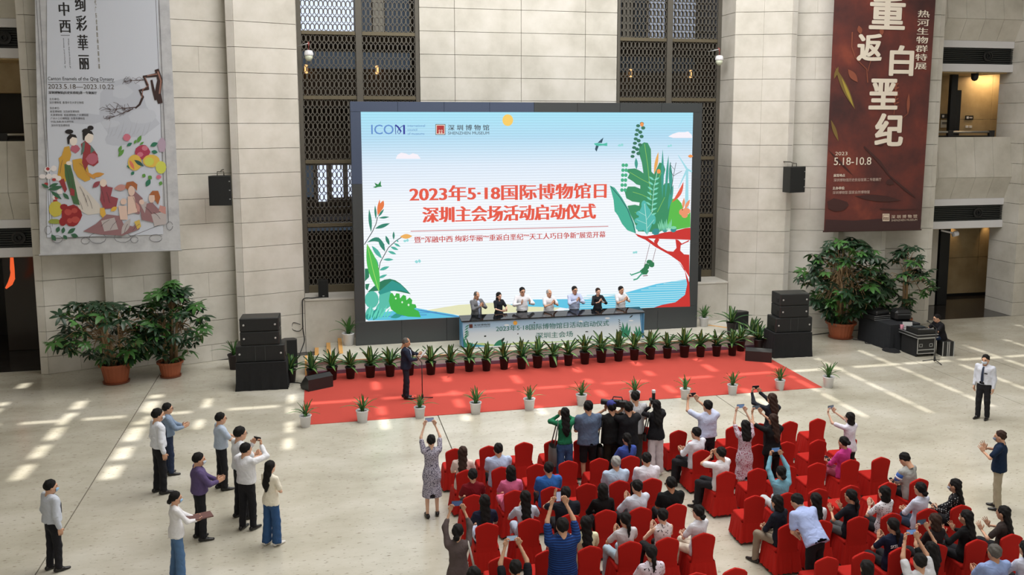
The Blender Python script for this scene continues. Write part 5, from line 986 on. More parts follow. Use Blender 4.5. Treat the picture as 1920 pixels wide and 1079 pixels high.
# ================================================================== PEOPLE  (distance fields -> one continuous surface)
def surfnet(f, lo, hi, h):
    lo = np.array(lo, float); n = np.maximum(np.ceil((np.array(hi)-lo)/h).astype(int)+1, 3)
    ax = [lo[i]+h*np.arange(n[i]) for i in range(3)]
    X, Y, Z = np.meshgrid(*ax, indexing='ij'); v = f(X, Y, Z).astype(np.float32)
    ins = v < 0; cs = tuple(n-1); acc = np.zeros(cs+(3,), np.float32); cnt = np.zeros(cs, np.float32)
    def sub(a, i, j, k): return a[i:i+cs[0], j:j+cs[1], k:k+cs[2]]
    for ax_ in range(3):
        for a in (0, 1):
            for b in (0, 1):
                p = [0, 0, 0]; o = [q for q in range(3) if q != ax_]; p[o[0]], p[o[1]] = a, b; q = list(p); q[ax_] = 1
                v0, v1 = sub(v, *p), sub(v, *q); m = (v0 < 0) != (v1 < 0)
                t = np.where(m, v0/np.where(m, v0-v1, 1), 0); cnt += m
                for c in range(3): acc[..., c] += m*(t if c == ax_ else p[c])
    act = cnt > 0; idx = -np.ones(cs, int); idx[act] = np.arange(act.sum()); cells = np.argwhere(act)
    V = (cells+acc[act]/cnt[act][:, None])*h+lo; F = []
    for ax_ in range(3):
        s0 = [slice(1, -1)]*3; s0[ax_] = slice(0, -1); s1 = list(s0); s1[ax_] = slice(1, None)
        o = [q for q in range(3) if q != ax_]
        a, b = ins[tuple(s0)], ins[tuple(s1)]; m = a != b
        e = np.argwhere(m); e += np.array([0 if q == ax_ else 1 for q in range(3)]); fl = a[m]
        def I(d0, d1): c = e.copy(); c[:, o[0]] += d0; c[:, o[1]] += d1; return idx[c[:, 0], c[:, 1], c[:, 2]]
        q = np.stack([I(-1, -1), I(0, -1), I(0, 0), I(-1, 0)], 1)
        if ax_ == 1: fl = ~fl
        q[~fl] = q[~fl][:, ::-1]; F.append(q)
    F = np.concatenate(F); F = F[(F >= 0).all(1)]; return V, F
def smin(a, b, k):
    h = np.clip(.5+.5*(b-a)/k, 0, 1); return b+(a-b)*h-k*h*(1-h)
def cone(a, b, ra, rb, sx=1., sy=1., sz=1.):
    a = np.array(a, float); b = np.array(b, float)
    def f(X, Y, Z):
        s = np.array([1/sx, 1/sy, 1/sz]); A, B = a*s, b*s; d = B-A; L = max(d@d, 1e-9)
        px, py, pz = X*s[0]-A[0], Y*s[1]-A[1], Z*s[2]-A[2]; t = np.clip((px*d[0]+py*d[1]+pz*d[2])/L, 0, 1)
        return (np.sqrt((px-t*d[0])**2+(py-t*d[1])**2+(pz-t*d[2])**2)-(ra+(rb-ra)*t))*min(sx, sy, sz)
    return f
def ell(c, r): return lambda X, Y, Z: (np.sqrt(((X-c[0])/r[0])**2+((Y-c[1])/r[1])**2+((Z-c[2])/r[2])**2)-1)*min(r)
def union(fs, k=.03):
    def f(X, Y, Z):
        d = fs[0](X, Y, Z)
        for g in fs[1:]: d = smin(d, g(X, Y, Z), k)
        return d
    return f
def mesh_np(name, V, F, mats, idx=None):
    me = bpy.data.meshes.new(name); nV, nF = len(V), len(F); me.vertices.add(nV); me.vertices.foreach_set('co', np.asarray(V, np.float32).reshape(-1))
    me.loops.add(nF*4); me.loops.foreach_set('vertex_index', np.asarray(F, np.int32).reshape(-1)); me.polygons.add(nF)
    me.polygons.foreach_set('loop_start', np.arange(0, nF*4, 4, dtype=np.int32))
    for m in (mats if isinstance(mats, (list, tuple)) else [mats]): me.materials.append(m)
    if idx is not None: me.polygons.foreach_set('material_index', np.asarray(idx, np.int32))
    me.polygons.foreach_set('use_smooth', np.ones(nF, bool)); me.update(calc_edges=True); me.validate(); return me
# ---- head (origin at head centre, facing +y)
def head_f(male):
    fs = [ell((0, -.012, .022), (.076, .096, .098)), ell((0, .012, -.03), (.062 if male else .057, .078, .085)), ell((0, .045, -.085), (.036, .036, .028)), cone((0, -.02, -.06), (0, -.04, -.17), .052 if male else .044, .058 if male else .048)]
    d0 = union(fs, .03); small = [ell((0, .098, -.022), (.013, .02, .026)), ell((0, .08, .022), (.05, .02, .014)), ell((0, .086, -.058), (.024, .014, .012)), ell((.078, -.005, -.01), (.012, .022, .034)), ell((-.078, -.005, -.01), (.012, .022, .034))]
    def f(X, Y, Z):
        d = smin(d0(X, Y, Z), union(small, .004)(X, Y, Z), .012)
        for s in (-1, 1): d = np.maximum(d, -ell((s*.032, .1, .0), (.017, .02, .012))(X, Y, Z))
        return d
    return f
HEAD = {}
for g_, ml in (('m', True), ('w', False)):
    V, F = surfnet(head_f(ml), (-.11, -.13, -.18), (.11, .14, .14), .0105); c = V[F].mean(1); ix = np.zeros(len(F), int)
    eye = (np.abs(np.abs(c[:, 0])-.032) < .0105) & (c[:, 1] > .06) & (np.abs(c[:, 2]-.0) < .008); ix[eye] = 1
    br = (np.abs(np.abs(c[:, 0])-.033) < .018) & (c[:, 1] > .07) & (np.abs(c[:, 2]-.024) < .0045); ix[br] = 1
    ix[(np.abs(c[:, 0]) < .022) & (c[:, 1] > .07) & (np.abs(c[:, 2]+.058) < .007)] = 2
    HEAD[g_] = (V, F, ix)
# ---- hands (right; fingers +y, palm -z, thumb -x)
def hand(curls, spread=.0, thumb=.4):
    fs = [cone((-.022, .03, 0), (-.03, .085, 0), .02, .017, 1, 1, .75), cone((0, .02, 0), (0, .085, 0), .02, .017, 1, 1, .75), cone((.02, .03, 0), (.028, .08, 0), .019, .015, 1, 1, .75), cone((0, -.02, 0), (0, .03, 0), .024, .022, 1, 1, .8)]
    base = union(fs, .015); fing = []
    for k, (x, L) in enumerate(((-.031, .072), (-.011, .082), (.011, .076), (.03, .06))):
        a0 = curls; p = np.array([x, .088-.004*abs(k-1), 0.]); ang = 0; sx = (k-1.5)*spread
        for j, l in enumerate((.48, .3, .22)):
            ang += a0*(.7+.25*j); q = p+L*l*np.array([sx, cos(ang), -sin(ang)]); fing.append(cone(p, q, .0088-.0006*j, .0082-.0006*j)); p = q
    p = np.array([-.03, .025, -.004]); q = p+np.array([-.032, .022, -.012]); r_ = q+np.array([-.012+.02*thumb, .026, -.012*thumb-.004]); fing += [cone(p, q, .013, .0105), cone(q, r_, .0105, .009)]
    def f(X, Y, Z):
        d = fing[0](X, Y, Z)
        for g in fing[1:]: d = np.minimum(d, g(X, Y, Z))
        return smin(base(X, Y, Z), d, .006)
    return surfnet(f, (-.1, -.05, -.1), (.07, .19, .05), .0062)
HAND = {'flat': hand(.12, .05), 'relax': hand(.42), 'grip': hand(.95, 0, 1.), 'open': hand(.15, .22, .1)}
# ---- hair
def hairf(kind):
    cap = ell((0, -.018, .03), (.086, .102, .104)); face = ell((0, .115, -.045), (.075, .082, .096)); fr = lambda X, Y, Z: face(X, Y, Z)
    extra = []
    zlow = -.1
    if kind == 'short': pass
    elif kind == 'thin': cap = ell((0, -.02, .022), (.083, .1, .1)); face = ell((0, .09, .085), (.055, .09, .05))
    elif kind in ('bob', 'helmet'): extra = [cone((.0, -.035, .02), (0, -.04, -.1), .085, .088, 1.05, .8)]; zlow = -.145
    elif kind == 'long': extra = [cone((0, -.045, .02), (0, -.115, -.32), .082, .072, 1.1, .62), cone((0, -.115, -.28), (.02, -.125, -.42), .06, .03, 1.1, .6)]; zlow = -.5
    elif kind == 'wavy': extra = [cone((0, -.04, .02), (0, -.095, -.22), .09, .09, 1.15, .7)]; zlow = -.32
    elif kind == 'pony': extra = [cone((0, -.1, .01), (0, -.13, -.06), .022, .03), cone((0, -.13, -.06), (.0, -.12, -.24), .034, .014)]; zlow = -.4
    elif kind == 'bun': extra = [ell((0, -.13, .02), (.045, .04, .042))]; zlow = -.09
    elif kind == 'lowbun': extra = [ell((0, -.115, -.05), (.048, .04, .044))]; zlow = -.12
    def f(X, Y, Z):
        d = cap(X, Y, Z)
        if kind in ('pony', 'bun', 'lowbun', 'short', 'thin'): d = np.maximum(d, -(Z+(.1 if kind in ("short", "thin") else .3 if kind == "pony" else .09)))
        for g in extra: d = smin(d, g(X, Y, Z), .02)
        d = np.maximum(d, -fr(X, Y, Z)) if kind != 'short' else d; d = np.maximum(d, zlow-Z)
        if kind in ('short', 'thin', 'pony', 'bun', 'lowbun'): d = np.maximum(d, ((1.15*Y-.014)-Z)*.6 if kind in ('short', 'thin') else np.where(Y > -.06, ((1.1*Y-.016)-Z)*.6, -1))
        return d+.004*np.sin(X*95+Z*40+2)*np.sin(Y*80+1)+.004*np.sin(X*48-Y*37+Z*70)*(Z < .12)
    return f
HAIR = {k: surfnet(hairf(k), (-.13, -.2, {'long': -.5, 'wavy': -.36, 'pony': -.3}.get(k, -.17)), (.13, .13, .16), .0125) for k in ('short', 'thin', 'bob', 'long', 'wavy', 'pony', 'bun', 'lowbun')}
def xf(V, o, Bx, By, Bz): return V[:, :1]*np.array(Bx)+V[:, 1:2]*np.array(By)+V[:, 2:]*np.array(Bz)+np.array(o)
def nrm(v): v = np.array(v, float); return v/max(np.linalg.norm(v), 1e-9)
def ik(S, T, l1, l2, pole):
    S, T = np.array(S, float), np.array(T, float); d = T-S; L = np.linalg.norm(d); Lm = (l1+l2)*.995
    if L > Lm: T = S+d/L*Lm; d = T-S; L = Lm
    u = d/L; a = (l1*l1-l2*l2+L*L)/(2*L); h = math.sqrt(max(l1*l1-a*a, 1e-6)); p = np.array(pole, float); p -= u*(p@u); return S+u*a+nrm(p)*h, T
SKIN = [mat('skin_a', (206, 160, 132), .55, spec=.3), mat('skin_b', (188, 138, 108), .55, spec=.3), mat('skin_c', (222, 180, 156), .55, spec=.3)]
M_EYE = mat('eye_dark', (40, 30, 28), .4); M_LIP = mat('lip', (170, 92, 84), .5)
HC = {'black': mat('hair_black', (20, 18, 18), .72, noise=.4, nscale=40, bump=.5, bscale=120, spec=.25), 'brown': mat('hair_brown', (54, 36, 28), .7, noise=.4, nscale=40, bump=.5, bscale=120, spec=.25), 'grey': mat('hair_grey', (160, 160, 158), .7, noise=.3, nscale=60, bump=.5, bscale=120), 'salt': mat('hair_salt', (86, 82, 78), .7, noise=.3, nscale=60, bump=.5, bscale=120)}
M_SHOE = mat('black_shoe', (22, 20, 20), .3); M_SHOEW = mat('pale_shoe', (214, 210, 204), .5)
SHV, SHF = surfnet(union([cone((0, -.04, .045), (0, .03, .05), .045, .042, .85, 1, 1), cone((0, .05, .03), (0, .15, .022), .042, .03, 1, 1, .8)], .03), (-.07, -.12, -.02), (.07, .22, .12), .014); SHV[:, 2] = np.maximum(SHV[:, 2], .0)
_F = {}; WHT_ = (224, 226, 232)
def fab(rgb, pat=None):
    k = (rgb, pat)
    if k in _F: return _F[k]
    m = mat('fabric_%s_%d_%d_%d' % (pat or 'plain', *rgb), rgb, .85, noise=.06, nscale=8, spec=.2); nt = m.node_tree; b = nt.nodes['Principled BSDF']; tc = nt.nodes['Texture Coordinate'] if 'Texture Coordinate' in nt.nodes else nt.nodes.new('ShaderNodeTexCoord')
    n2 = nt.nodes.new('ShaderNodeTexNoise'); n2.inputs['Scale'].default_value = 7; n2.inputs['Detail'].default_value = 1.5; n2.inputs['Distortion'].default_value = 1.2; nt.links.new(tc.outputs['Object'], n2.inputs['Vector'])
    bp = nt.nodes.new('ShaderNodeBump'); bp.inputs['Strength'].default_value = .55; bp.inputs['Distance'].default_value = .04; nt.links.new(n2.outputs[0], bp.inputs['Height']); nt.links.new(bp.outputs[0], b.inputs['Normal'])
    if pat:
        c = lin(rgb); mx = nt.nodes.new('ShaderNodeMix'); mx.data_type = 'RGBA'; mx.inputs[6].default_value = c+(1,)
        if pat == 'stripe': t = nt.nodes.new('ShaderNodeTexWave'); t.inputs['Scale'].default_value = 12; t.bands_direction = 'X'; nt.links.new(tc.outputs['Object'], t.inputs['Vector']); mx.inputs[7].default_value = lin((70, 70, 84))+(1,); th = (.78, .84)
        elif pat == 'fine': t = nt.nodes.new('ShaderNodeTexWave'); t.inputs['Scale'].default_value = 9; t.bands_direction = 'Z'; nt.links.new(tc.outputs['Object'], t.inputs['Vector']); mx.inputs[7].default_value = lin((40, 90, 170))+(1,); th = (.9, .96)
        elif pat in ('dot', 'dotw'): t = nt.nodes.new('ShaderNodeTexVoronoi'); t.inputs['Scale'].default_value = 26; t.inputs['Randomness'].default_value = .4; nt.links.new(tc.outputs['Object'], t.inputs['Vector']); mx.inputs[7].default_value = lin((60, 60, 70) if pat == 'dot' else (190, 190, 190))+(1,); th = (.3, .22)
        else:
            t = nt.nodes.new('ShaderNodeTexNoise'); t.inputs['Scale'].default_value = {'speck': 55, 'floral': 44, 'flowers': 26}[pat]; t.inputs['Detail'].default_value = 2; nt.links.new(tc.outputs['Object'], t.inputs['Vector']); mx.inputs[7].default_value = lin({'speck': (70, 66, 86), 'floral': (150, 60, 90), 'flowers': (52, 40, 48)}[pat])+(1,); th = {'speck': (.52, .58), 'floral': (.54, .6), 'flowers': (.6, .64)}[pat]
        mr = nt.nodes.new('ShaderNodeMapRange'); mr.inputs[1].default_value, mr.inputs[2].default_value = th; nt.links.new(t.outputs[0], mr.inputs[0]); nt.links.new(mr.outputs[0], mx.inputs[0]); nt.links.new(mx.outputs[2], b.inputs['Base Color'])
    _F[k] = m; return m
LOGP = []
def person(lab, x, y, z0=0, face=0, h=1.72, sex='m', pose='sides', hair='short', hc='black', shirt=(220, 222, 228), pat=None, sleeve='short', legs='pants', lcol=(34, 34, 38), lpat=None, shoe='b', sit=False, lean=0., hyaw=0., hpitch=-.05, skin=0, mask=None, glasses=False, tie=None, tuck=None, wide=1., cat='person', legdir=0., grp=None, jacket=None, shorts=False):
    s = h/1.72; male = sex == 'm'; wide *= 1.06 if male else 1.02; hw = (.185 if male else .158)*wide; tuck = (legs == 'pants' and sleeve == 'long') if tuck is None else tuck
    ca, sa = cos(lean), sin(lean); dz = -.385 if sit else 0.
    HP = np.array([0, 0, .95+dz])
    def U(px, py, pz):       # upper body point in the standing frame -> leaned
        v = np.array([px, py, pz-.95]); return HP+np.array([v[0], v[1]*ca+v[2]*sa, -v[1]*sa+v[2]*ca])
    S = {k: U(k*hw, -.005, 1.405) for k in (-1, 1)}
    # --- arms: wrist targets (upper frame), pole, hand dir, palm normal, hand shape
    P = {}
    def arm(k, T, pole, hd, pn, hs, raw=False): P[k] = (T if raw else U(*T), pole, hd, pn, hs)
    if pose == 'clap': 
        for k in (-1, 1): arm(k, (k*.055, .27, 1.27), (k*1., -.2, -.7), (-k*.25, .45, .9), (-k*1, 0, -.2), 'flat')
    elif pose == 'clapopen':
        for k in (-1, 1): arm(k, (k*.14, .3, 1.25), (k*1., -.2, -.7), (-k*.05, .55, .85), (-k*1, 0, .1), 'open')
    elif pose == 'claplow':
        for k in (-1, 1): arm(k, (k*.07, .33, 1.12), (k*1., -.3, -.6), (-k*.25, 1, .35), (-k*1, 0, .1), 'flat')
    elif pose == 'phone':
        for k in (-1, 1): arm(k, (k*.1, .33, 1.6), (k*.8, -.1, -.8), (-k*.3, .2, 1), (-k*.4, -.6, .2), 'grip')
    elif pose == 'phonehigh':
        for k in (-1, 1): arm(k, (k*.11, .24, 1.86), (k*1., .2, -.1), (-k*.3, .2, 1), (-k*.4, -.6, .2), 'grip')
    elif pose == 'phoneleft':
        for k in (-1, 1): arm(k, (-.2+k*.09, .38, 1.66), (k*.8, -.1, -.8), (-k*.3, .2, 1), (-k*.4, -.6, .2), 'grip')
    elif pose == 'cam':
        for k in (-1, 1): arm(k, (k*.07, .2, 1.52), (k*1., .1, -.8), (-k*.2, .2, 1), (-k*.4, -.6, .2), 'grip')
    elif pose == 'low':
        for k in (-1, 1): arm(k, (k*.06, .3, 1.08), (k*1., -.3, -.5), (-k*.2, 1, .25), (-k*.5, 0, .8), 'grip')
    elif pose == 'lap':
        for k in (-1, 1): arm(k, (k*.08, .26, 1.0), (k*1., -.4, -.2), (-k*.4, 1, -.1), (0, 0, -1), 'relax')
    elif pose == 'fold':
        for k in (-1, 1): arm(k, (k*.02, .17, 1.08), (k*1., -.3, -.5), (-k*1, .2, 0), (0, -1, 0), 'relax')
    elif pose == 'read':
        arm(1, (.05, .32, 1.12), (1., -.3, -.6), (-.2, 1, .3), (-.5, 0, .8), 'grip'); arm(-1, (-.16, .34, 1.22), (-1., -.3, -.6), (.3, 1, .3), (.5, 0, .8), 'grip')
    elif pose == 'hold':
        for k in (-1, 1): arm(k, (k*.08, .36, 1.1), (k*1., -.3, -.6), (-k*.1, 1, 0), (-k*.5, 0, .8), 'grip')
    elif pose == 'desk':
        for k in (-1, 1): arm(k, (k*.16, .44, 1.17), (k*1., -.3, -.3), (-k*.1, 1, -.3), (0, 0, -1), 'relax')
    elif pose == 'oneup':
        arm(-1, (-.12, .3, 1.42), (-1, 0, -.6), (.1, .2, 1), (.6, -.5, 0), 'open'); arm(1, (.1, .27, 1.02), (1, -.3, -.3), (-.3, 1, 0), (0, 0, -1), 'relax')
    else:
        for k in (-1, 1): arm(k, (k*(hw+.045), .02, .88), (k*.4, -1, 0), (0, .12, -1), (-k*1, .1, 0), 'relax')
    l1, l2 = .285, .25; J = {}
    for k in (-1, 1): E_, Wr = ik(S[k], P[k][0], l1, l2, P[k][1]); J[k] = (S[k], E_, Wr)
    # --- legs
    K = {}; cl, sl = cos(legdir), sin(legdir)
    for k in (-1, 1):
        if sit: 
            q = lambda px, py, pz: np.array([px*cl-py*sl, px*sl+py*cl, pz])
            K[k] = (np.array([k*.085, 0, .555]), q(k*.12, .42, .555), q(k*.12, .45, .09))
        else:
            st_ = .02 if k > 0 else -.05; K[k] = (np.array([k*.088, 0, .9]), np.array([k*.1, .02+st_*.5, .49]), np.array([k*.105, st_, .09]))
    # --- skin body
    neck0, neck1 = U(0, -.012, 1.38), U(0, .012, 1.5); hc0 = U(0, .024, 1.603)
    fs = [cone(neck0, neck1, .052, .05), cone(U(-hw*.75, 0, 1.38), U(hw*.75, 0, 1.38), .045, .045), cone(U(0, 0, 1.32), HP, .09, .09)]
    for k in (-1, 1):
        a, b, c = J[k]; fs += [cone(a, b, .042 if male else .036, .036 if male else .03), cone(b, c+(c-b)*.06, .037 if male else .031, .026 if male else .022)]
        a, b, c = K[k]; fs += [cone(a, b, .062, .048), cone(b, c, .05, .034)]
    fb = union(fs, .025)
    allp = np.array([p for k in (-1, 1) for p in (*J[k], *K[k])]+[neck1, HP]); lo, hi = allp.min(0)-.14, allp.max(0)+.14; lo[2] = max(lo[2], .03)
    Vb, Fb = surfnet(fb, lo, hi, .026); parts = [(Vb, Fb, np.zeros(len(Fb), int))]
    # head
    cy_, sy_ = cos(hyaw), sin(hyaw); pt = hpitch-lean*.6; By = nrm([-sy_*cos(pt), cy_*cos(pt), sin(pt)]); Bz = nrm(np.array([0, 0, 1.])-By*By[2]); Bx = np.cross(By, Bz)
    V, F, ix = HEAD[sex]; q = 1.09 if male else 1.05; parts.append((xf(V*q, hc0, Bx, By, Bz), F, ix))
    for k in (-1, 1):
        a, b, c = J[k]; hd = nrm(P[k][2]); pn = nrm(P[k][3]); 
        if lean: hd = nrm(hd)
        Z_ = -nrm(pn-hd*(pn@hd)); X_ = np.cross(hd, Z_); V, F = HAND[P[k][4]]; V = V*(1.05 if male else .93); Vv = V.copy(); Ff = F
        if k < 0: Vv = V*np.array([-1, 1, 1]); Ff = F[:, ::-1]
        parts.append((xf(Vv, c, X_, hd, Z_), Ff, np.zeros(len(F), int)))
    VV, FF, II, o = [], [], [], 0
    for V, F, ix in parts: VV.append(V); FF.append(F+o); II.append(ix); o += len(V)
    body = mesh_np('person', np.concatenate(VV)*s, np.concatenate(FF), [SKIN[skin], M_EYE, M_LIP], np.concatenate(II))
    root = link('person', body, None, (x, y, z0), (0, 0, R(face))); tag(root, lab, cat, grp)
    # --- hair
    V, F = HAIR[hair]; link('hair', mesh_np('hair', xf(V*q, hc0, Bx, By, Bz)*s, F, HC[hc]), root)
    # --- upper garment
    dress = legs == 'dress'; zl = .965 if tuck else .86
    if dress: zl = .3
    fl = 1.32 if male else 1.22
    def inv(X, Y, Z):
        y_, z_ = Y-HP[1], Z-HP[2]; return X, y_*ca-z_*sa, y_*sa+z_*ca+.95
    bw = .131*wide if male else .115*wide
    tor = union([cone((0, .0, .95), (0, .005, 1.12), bw*.98 if male else bw*1.08, bw*.95 if male else bw*.86, fl, .95), cone((0, .005, 1.1), (0, 0, 1.31), bw*.95 if male else bw*.88, bw*1.08, fl, .92), cone((-hw*.72, -.004, 1.385), (hw*.72, -.004, 1.385), .064, .064, 1, 1, .9), cone((0, -.005, 1.4), (0, .0, 1.45), .078, .062), cone((-hw*.62, -.01, 1.405), (-.045, -.01, 1.455), .045, .045), cone((hw*.62, -.01, 1.405), (.045, -.01, 1.455), .045, .045), cone((0, 0, .84), (0, 0, .97), bw*((1.16 if male else 1.34) if not tuck else .9), bw*(1.05 if male else 1.2 if not tuck else 1.1), fl, .98)], .05)
    slv = []
    for k in (-1, 1):
        a, b, c = J[k]; r0, r1, r2 = (.067, .057, .044) if male else (.055, .048, .036)
        if sleeve == 'long': slv += [cone(a, b, r0, r1), cone(b, b+(c-b)*.93, r1, r2)]
        elif sleeve == 'short': slv.append(cone(a, a+(b-a)*.72, r0, r1*1.12))
        elif sleeve == 'mid': slv += [cone(a, b, r0, r1), cone(b, b+(c-b)*.4, r1, r2*1.15)]
    flare = []
    def fsh(X, Y, Z):
        d = tor(*inv(X, Y, Z)); z_ = inv(X, Y, Z)[2]
        if dress:
            if sit: d = np.minimum(d, 9)
            else: d = smin(d, cone((0, 0, .92), (0, 0, .42), .13, .185, 1.15, .95)(X, Y, Z), .05)
        d = np.maximum(d, (zl+(dz if dress else 0)*0)-z_) if not (dress and not sit) else np.maximum(d, .44-Z)
        for g in slv: d = smin(d, g(X, Y, Z), .03)
        nk = cone(U(0, .01, 1.44), U(0, .05, 1.56), .052, .075); d = np.maximum(d, -nk(X, Y, Z))
        return d+.0028*np.sin(Z*46+X*28+lab.__len__())*np.sin(X*37-Z*13+Y*21)+.003*np.sin(Z*23-X*17+Y*9)
    pts = np.array([p for k in (-1, 1) for p in J[k]]+[U(0, 0, 1.45), HP]); lo, hi = pts.min(0)-.16, pts.max(0)+.12; lo[2] = min(lo[2], HP[2]-.13); hi[0] = max(hi[0], .24); lo[0] = min(lo[0], -.24)
    if dress and not sit: lo[2] = .4
    V, F = surfnet(fsh, lo, hi, .0225); nm = {'long': 'shirt', 'short': 'shirt', 'mid': 'blouse', 'none': 'vest'}[sleeve]
    if dress: nm = 'dress'
    if jacket: nm = 'jacket'
    link(nm, mesh_np(nm, V*s, F, fab(shirt, pat)), root)
    if male and sleeve in ('short', 'long'):    # turned collar
        mb = MB(); N = 20
        for z_, r_, y_ in ((1.425, .078, .0), (1.475, .066, .012), (1.47, .074, .012), (1.43, .086, .0)):
            for i in range(N): a = 2*pi*i/N; mb.v.append(tuple(U(r_*cos(a), y_-.002+r_*.95*sin(a), z_-(.035 if sin(a) > .6 else 0))*s))
        for j in range(3):
            for i in range(N): mb.f.append((j*N+i, j*N+(i+1) % N, (j+1)*N+(i+1) % N, (j+1)*N+i)); mb.m.append(0)
        mb.obj('collar', fab(WHT_ if jacket else shirt, None), root, smooth=True)
    # --- lower garment
    if not (dress and not sit):
        zc = .1; r0, r1, r2 = (.094, .074, .064) if male else (.09, .068, .06)
        if legs == 'wide': r1, r2 = .085, .095
        lf = []
        for k in (-1, 1): a, b, c = K[k]; lf += [cone(a, b, r0, r1), cone(b, c+np.array([0, 0, -.02]), r1, r2)]
        if sit: pel = cone((0, -.02, .57), (0, .02, .61), .125, .12, 1.28, 1.)
        else: pel = cone((0, 0, .9), (0, .0, 1.0), .122, .108*wide, 1.25, .95)
        lf.append(pel)
        skirt = legs in ('skirt', 'dress')
        g0 = union(lf if not skirt else ([cone(K[-1][0], K[-1][1], .1, .09), cone(K[1][0], K[1][1], .1, .09), cone((K[-1][0]+K[1][0])/2, (K[-1][1]+K[1][1])/2, .1, .1, 1.2), pel]+([cone((K[-1][1]+K[1][1])/2, (K[-1][1]+K[1][1])/2-np.array([0, -.02, .22]), .1, .12, 1.4)] if sit else [])), .03)
        top = 1.005+dz
        def fp_(X, Y, Z):
            d = np.maximum(g0(X, Y, Z), Z-top)
            if shorts: d = np.maximum(d, (.5 if not sit else .4)-Z)
            elif skirt: d = np.maximum(d, (.5 if not sit else .24)-Z)
            else: d = np.maximum(d, .055-Z)
            return d+.003*np.sin(Z*40+Y*30)
        pts = np.array([p for k in (-1, 1) for p in K[k]]+[HP]); lo, hi = pts.min(0)-.15, pts.max(0)+.15; lo[2] = .03; lo[0] = min(lo[0], -.2); hi[0] = max(hi[0], .2); lo[1] = min(lo[1], -.17)
        V, F = surfnet(fp_, lo, hi, .025); nm = 'shorts' if shorts else ('skirt' if skirt else 'trousers'); link(nm, mesh_np(nm, V*s, F, fab(shirt if dress else lcol, pat if dress else lpat)), root)
    # --- shoes
    for k in (-1, 1):
        c = K[k][2]; a = legdir if sit else -k*.12; X_ = np.array([cos(a), sin(a), 0]); Y_ = np.array([-sin(a), cos(a), 0])
        link('shoe', mesh_np('shoe', xf(SHV*np.array([1.1, 1.15, 1.05]), (c[0], c[1], 0.), X_, Y_, (0, 0, 1))*s, SHF, M_SHOE if shoe == 'b' else M_SHOEW), root)
    def onhead(mb, nm, m, smooth=False):
        co = np.array(mb.v); mb.v = [tuple(v) for v in xf(co*q, hc0, Bx, By, Bz)*s]; mb.obj(nm, m, root, smooth=smooth)
    if mask:
        mb = MB(); n, k_ = 8, 4
        for j in range(k_+1):
            for i in range(n+1):
                t = (i/n-.5)*2.1; zz = -.018-.065*j/k_; rx, ry = .079-.02*(j/k_)**2, .098-.008*abs(j-2); mb.v.append((rx*sin(t), .012+ry*cos(t)+(.018 if i == n//2 else .006)*(1 if 0 < j < 4 else .5), zz))
        for j in range(k_):
            for i in range(n): a = j*(n+1)+i; mb.f.append((a, a+n+1, a+n+2, a+1)); mb.m.append(0)
        onhead(mb, 'face_mask', mat('mask_%d' % mask[0], mask, .8), True)
    if glasses:
        mb = MB()
        for k in (-1, 1): mb.tube([(k*.033+.021*cos(t*pi/4), .104, .002+.016*sin(t*pi/4)) for t in range(9)], .0026, 4); mb.tube([(k*.054, .104, .004), (k*.082, .03, .004), (k*.082, -.01, 0)], .0026, 4)
        mb.tube([(-.012, .104, .004), (.012, .104, .004)], .0026, 4); onhead(mb, 'glasses', M_BLACK)
    if tie:
        mb = MB(); yy = .142*wide
        for side, o_ in ((0, 0), (1, .008)): pass
        prof = [(.02, 1.435, .09), (.024, 1.39, .122), (.028, 1.25, yy+.002), (.036, 1.08, yy-.002), (.0, 1.0, yy-.004)]
        for w_, z, y_ in prof:
            for dx in (-w_, w_):
                for dy in (0, .01): mb.v.append(tuple(U(dx, y_+dy, z)*s))
        for i in range(4):
            a = i*4; mb.f += [(a+1, a+3, a+7, a+5), (a, a+1, a+5, a+4), (a+3, a+2, a+6, a+7)]; mb.m += [0]*3
        mb.obj('necktie', mat('tie_navy', tie, .6), root)
    if jacket:       # shirt showing between the lapels
        mb = MB()
        for w_, z, y_ in ((.035, 1.44, .088), (.05, 1.38, .128), (.045, 1.25, .142*wide+.004), (.03, 1.08, .142*wide+.012), (.006, .98, .142*wide+.01)):
            for dx in (-w_, w_):
                for dy in (0, .008): mb.v.append(tuple(U(dx, y_+dy, z)*s))
        for i in range(4):
            a = i*4; mb.f += [(a+1, a+3, a+7, a+5), (a, a+1, a+5, a+4), (a+3, a+2, a+6, a+7)]; mb.m += [0]*3
        mb.obj('shirt_front', fab((186, 200, 228)), root)
    if tuck and legs == 'pants' and not sit and lean < .3 and male:
        mb = MB(); N = 24
        for z_ in (.985, 1.02):
            for r_ in (1.0,): 
                for i in range(N): a = 2*pi*i/N; mb.v.append(tuple(U(.152*wide*cos(a), .113*wide*sin(a), z_)*s))
        for i in range(N): mb.f.append((i, (i+1) % N, N+(i+1) % N, N+i)); mb.m.append(0)
        mb.obj('belt', M_BLACK, root)
    mw = Matrix.Translation((x, y, z0)) @ Matrix.Rotation(R(face), 4, 'Z')
    root_info = {'root': root, 'hands': [mw @ Vector((J[k][2]+nrm(P[k][2])*.085)*s) for k in (-1, 1)], 'sh': [mw @ Vector(S[k]*s) for k in (-1, 1)], 'hip': mw @ Vector(HP*s), 'fwd': mw.to_3x3() @ Vector((0, 1, 0)), 'face': face, 'hd': mw @ Vector(hc0*s), 'M': mw, 's': s, 'U': lambda a, b, c: mw @ Vector(U(a, b, c)*s)}
    return root_info
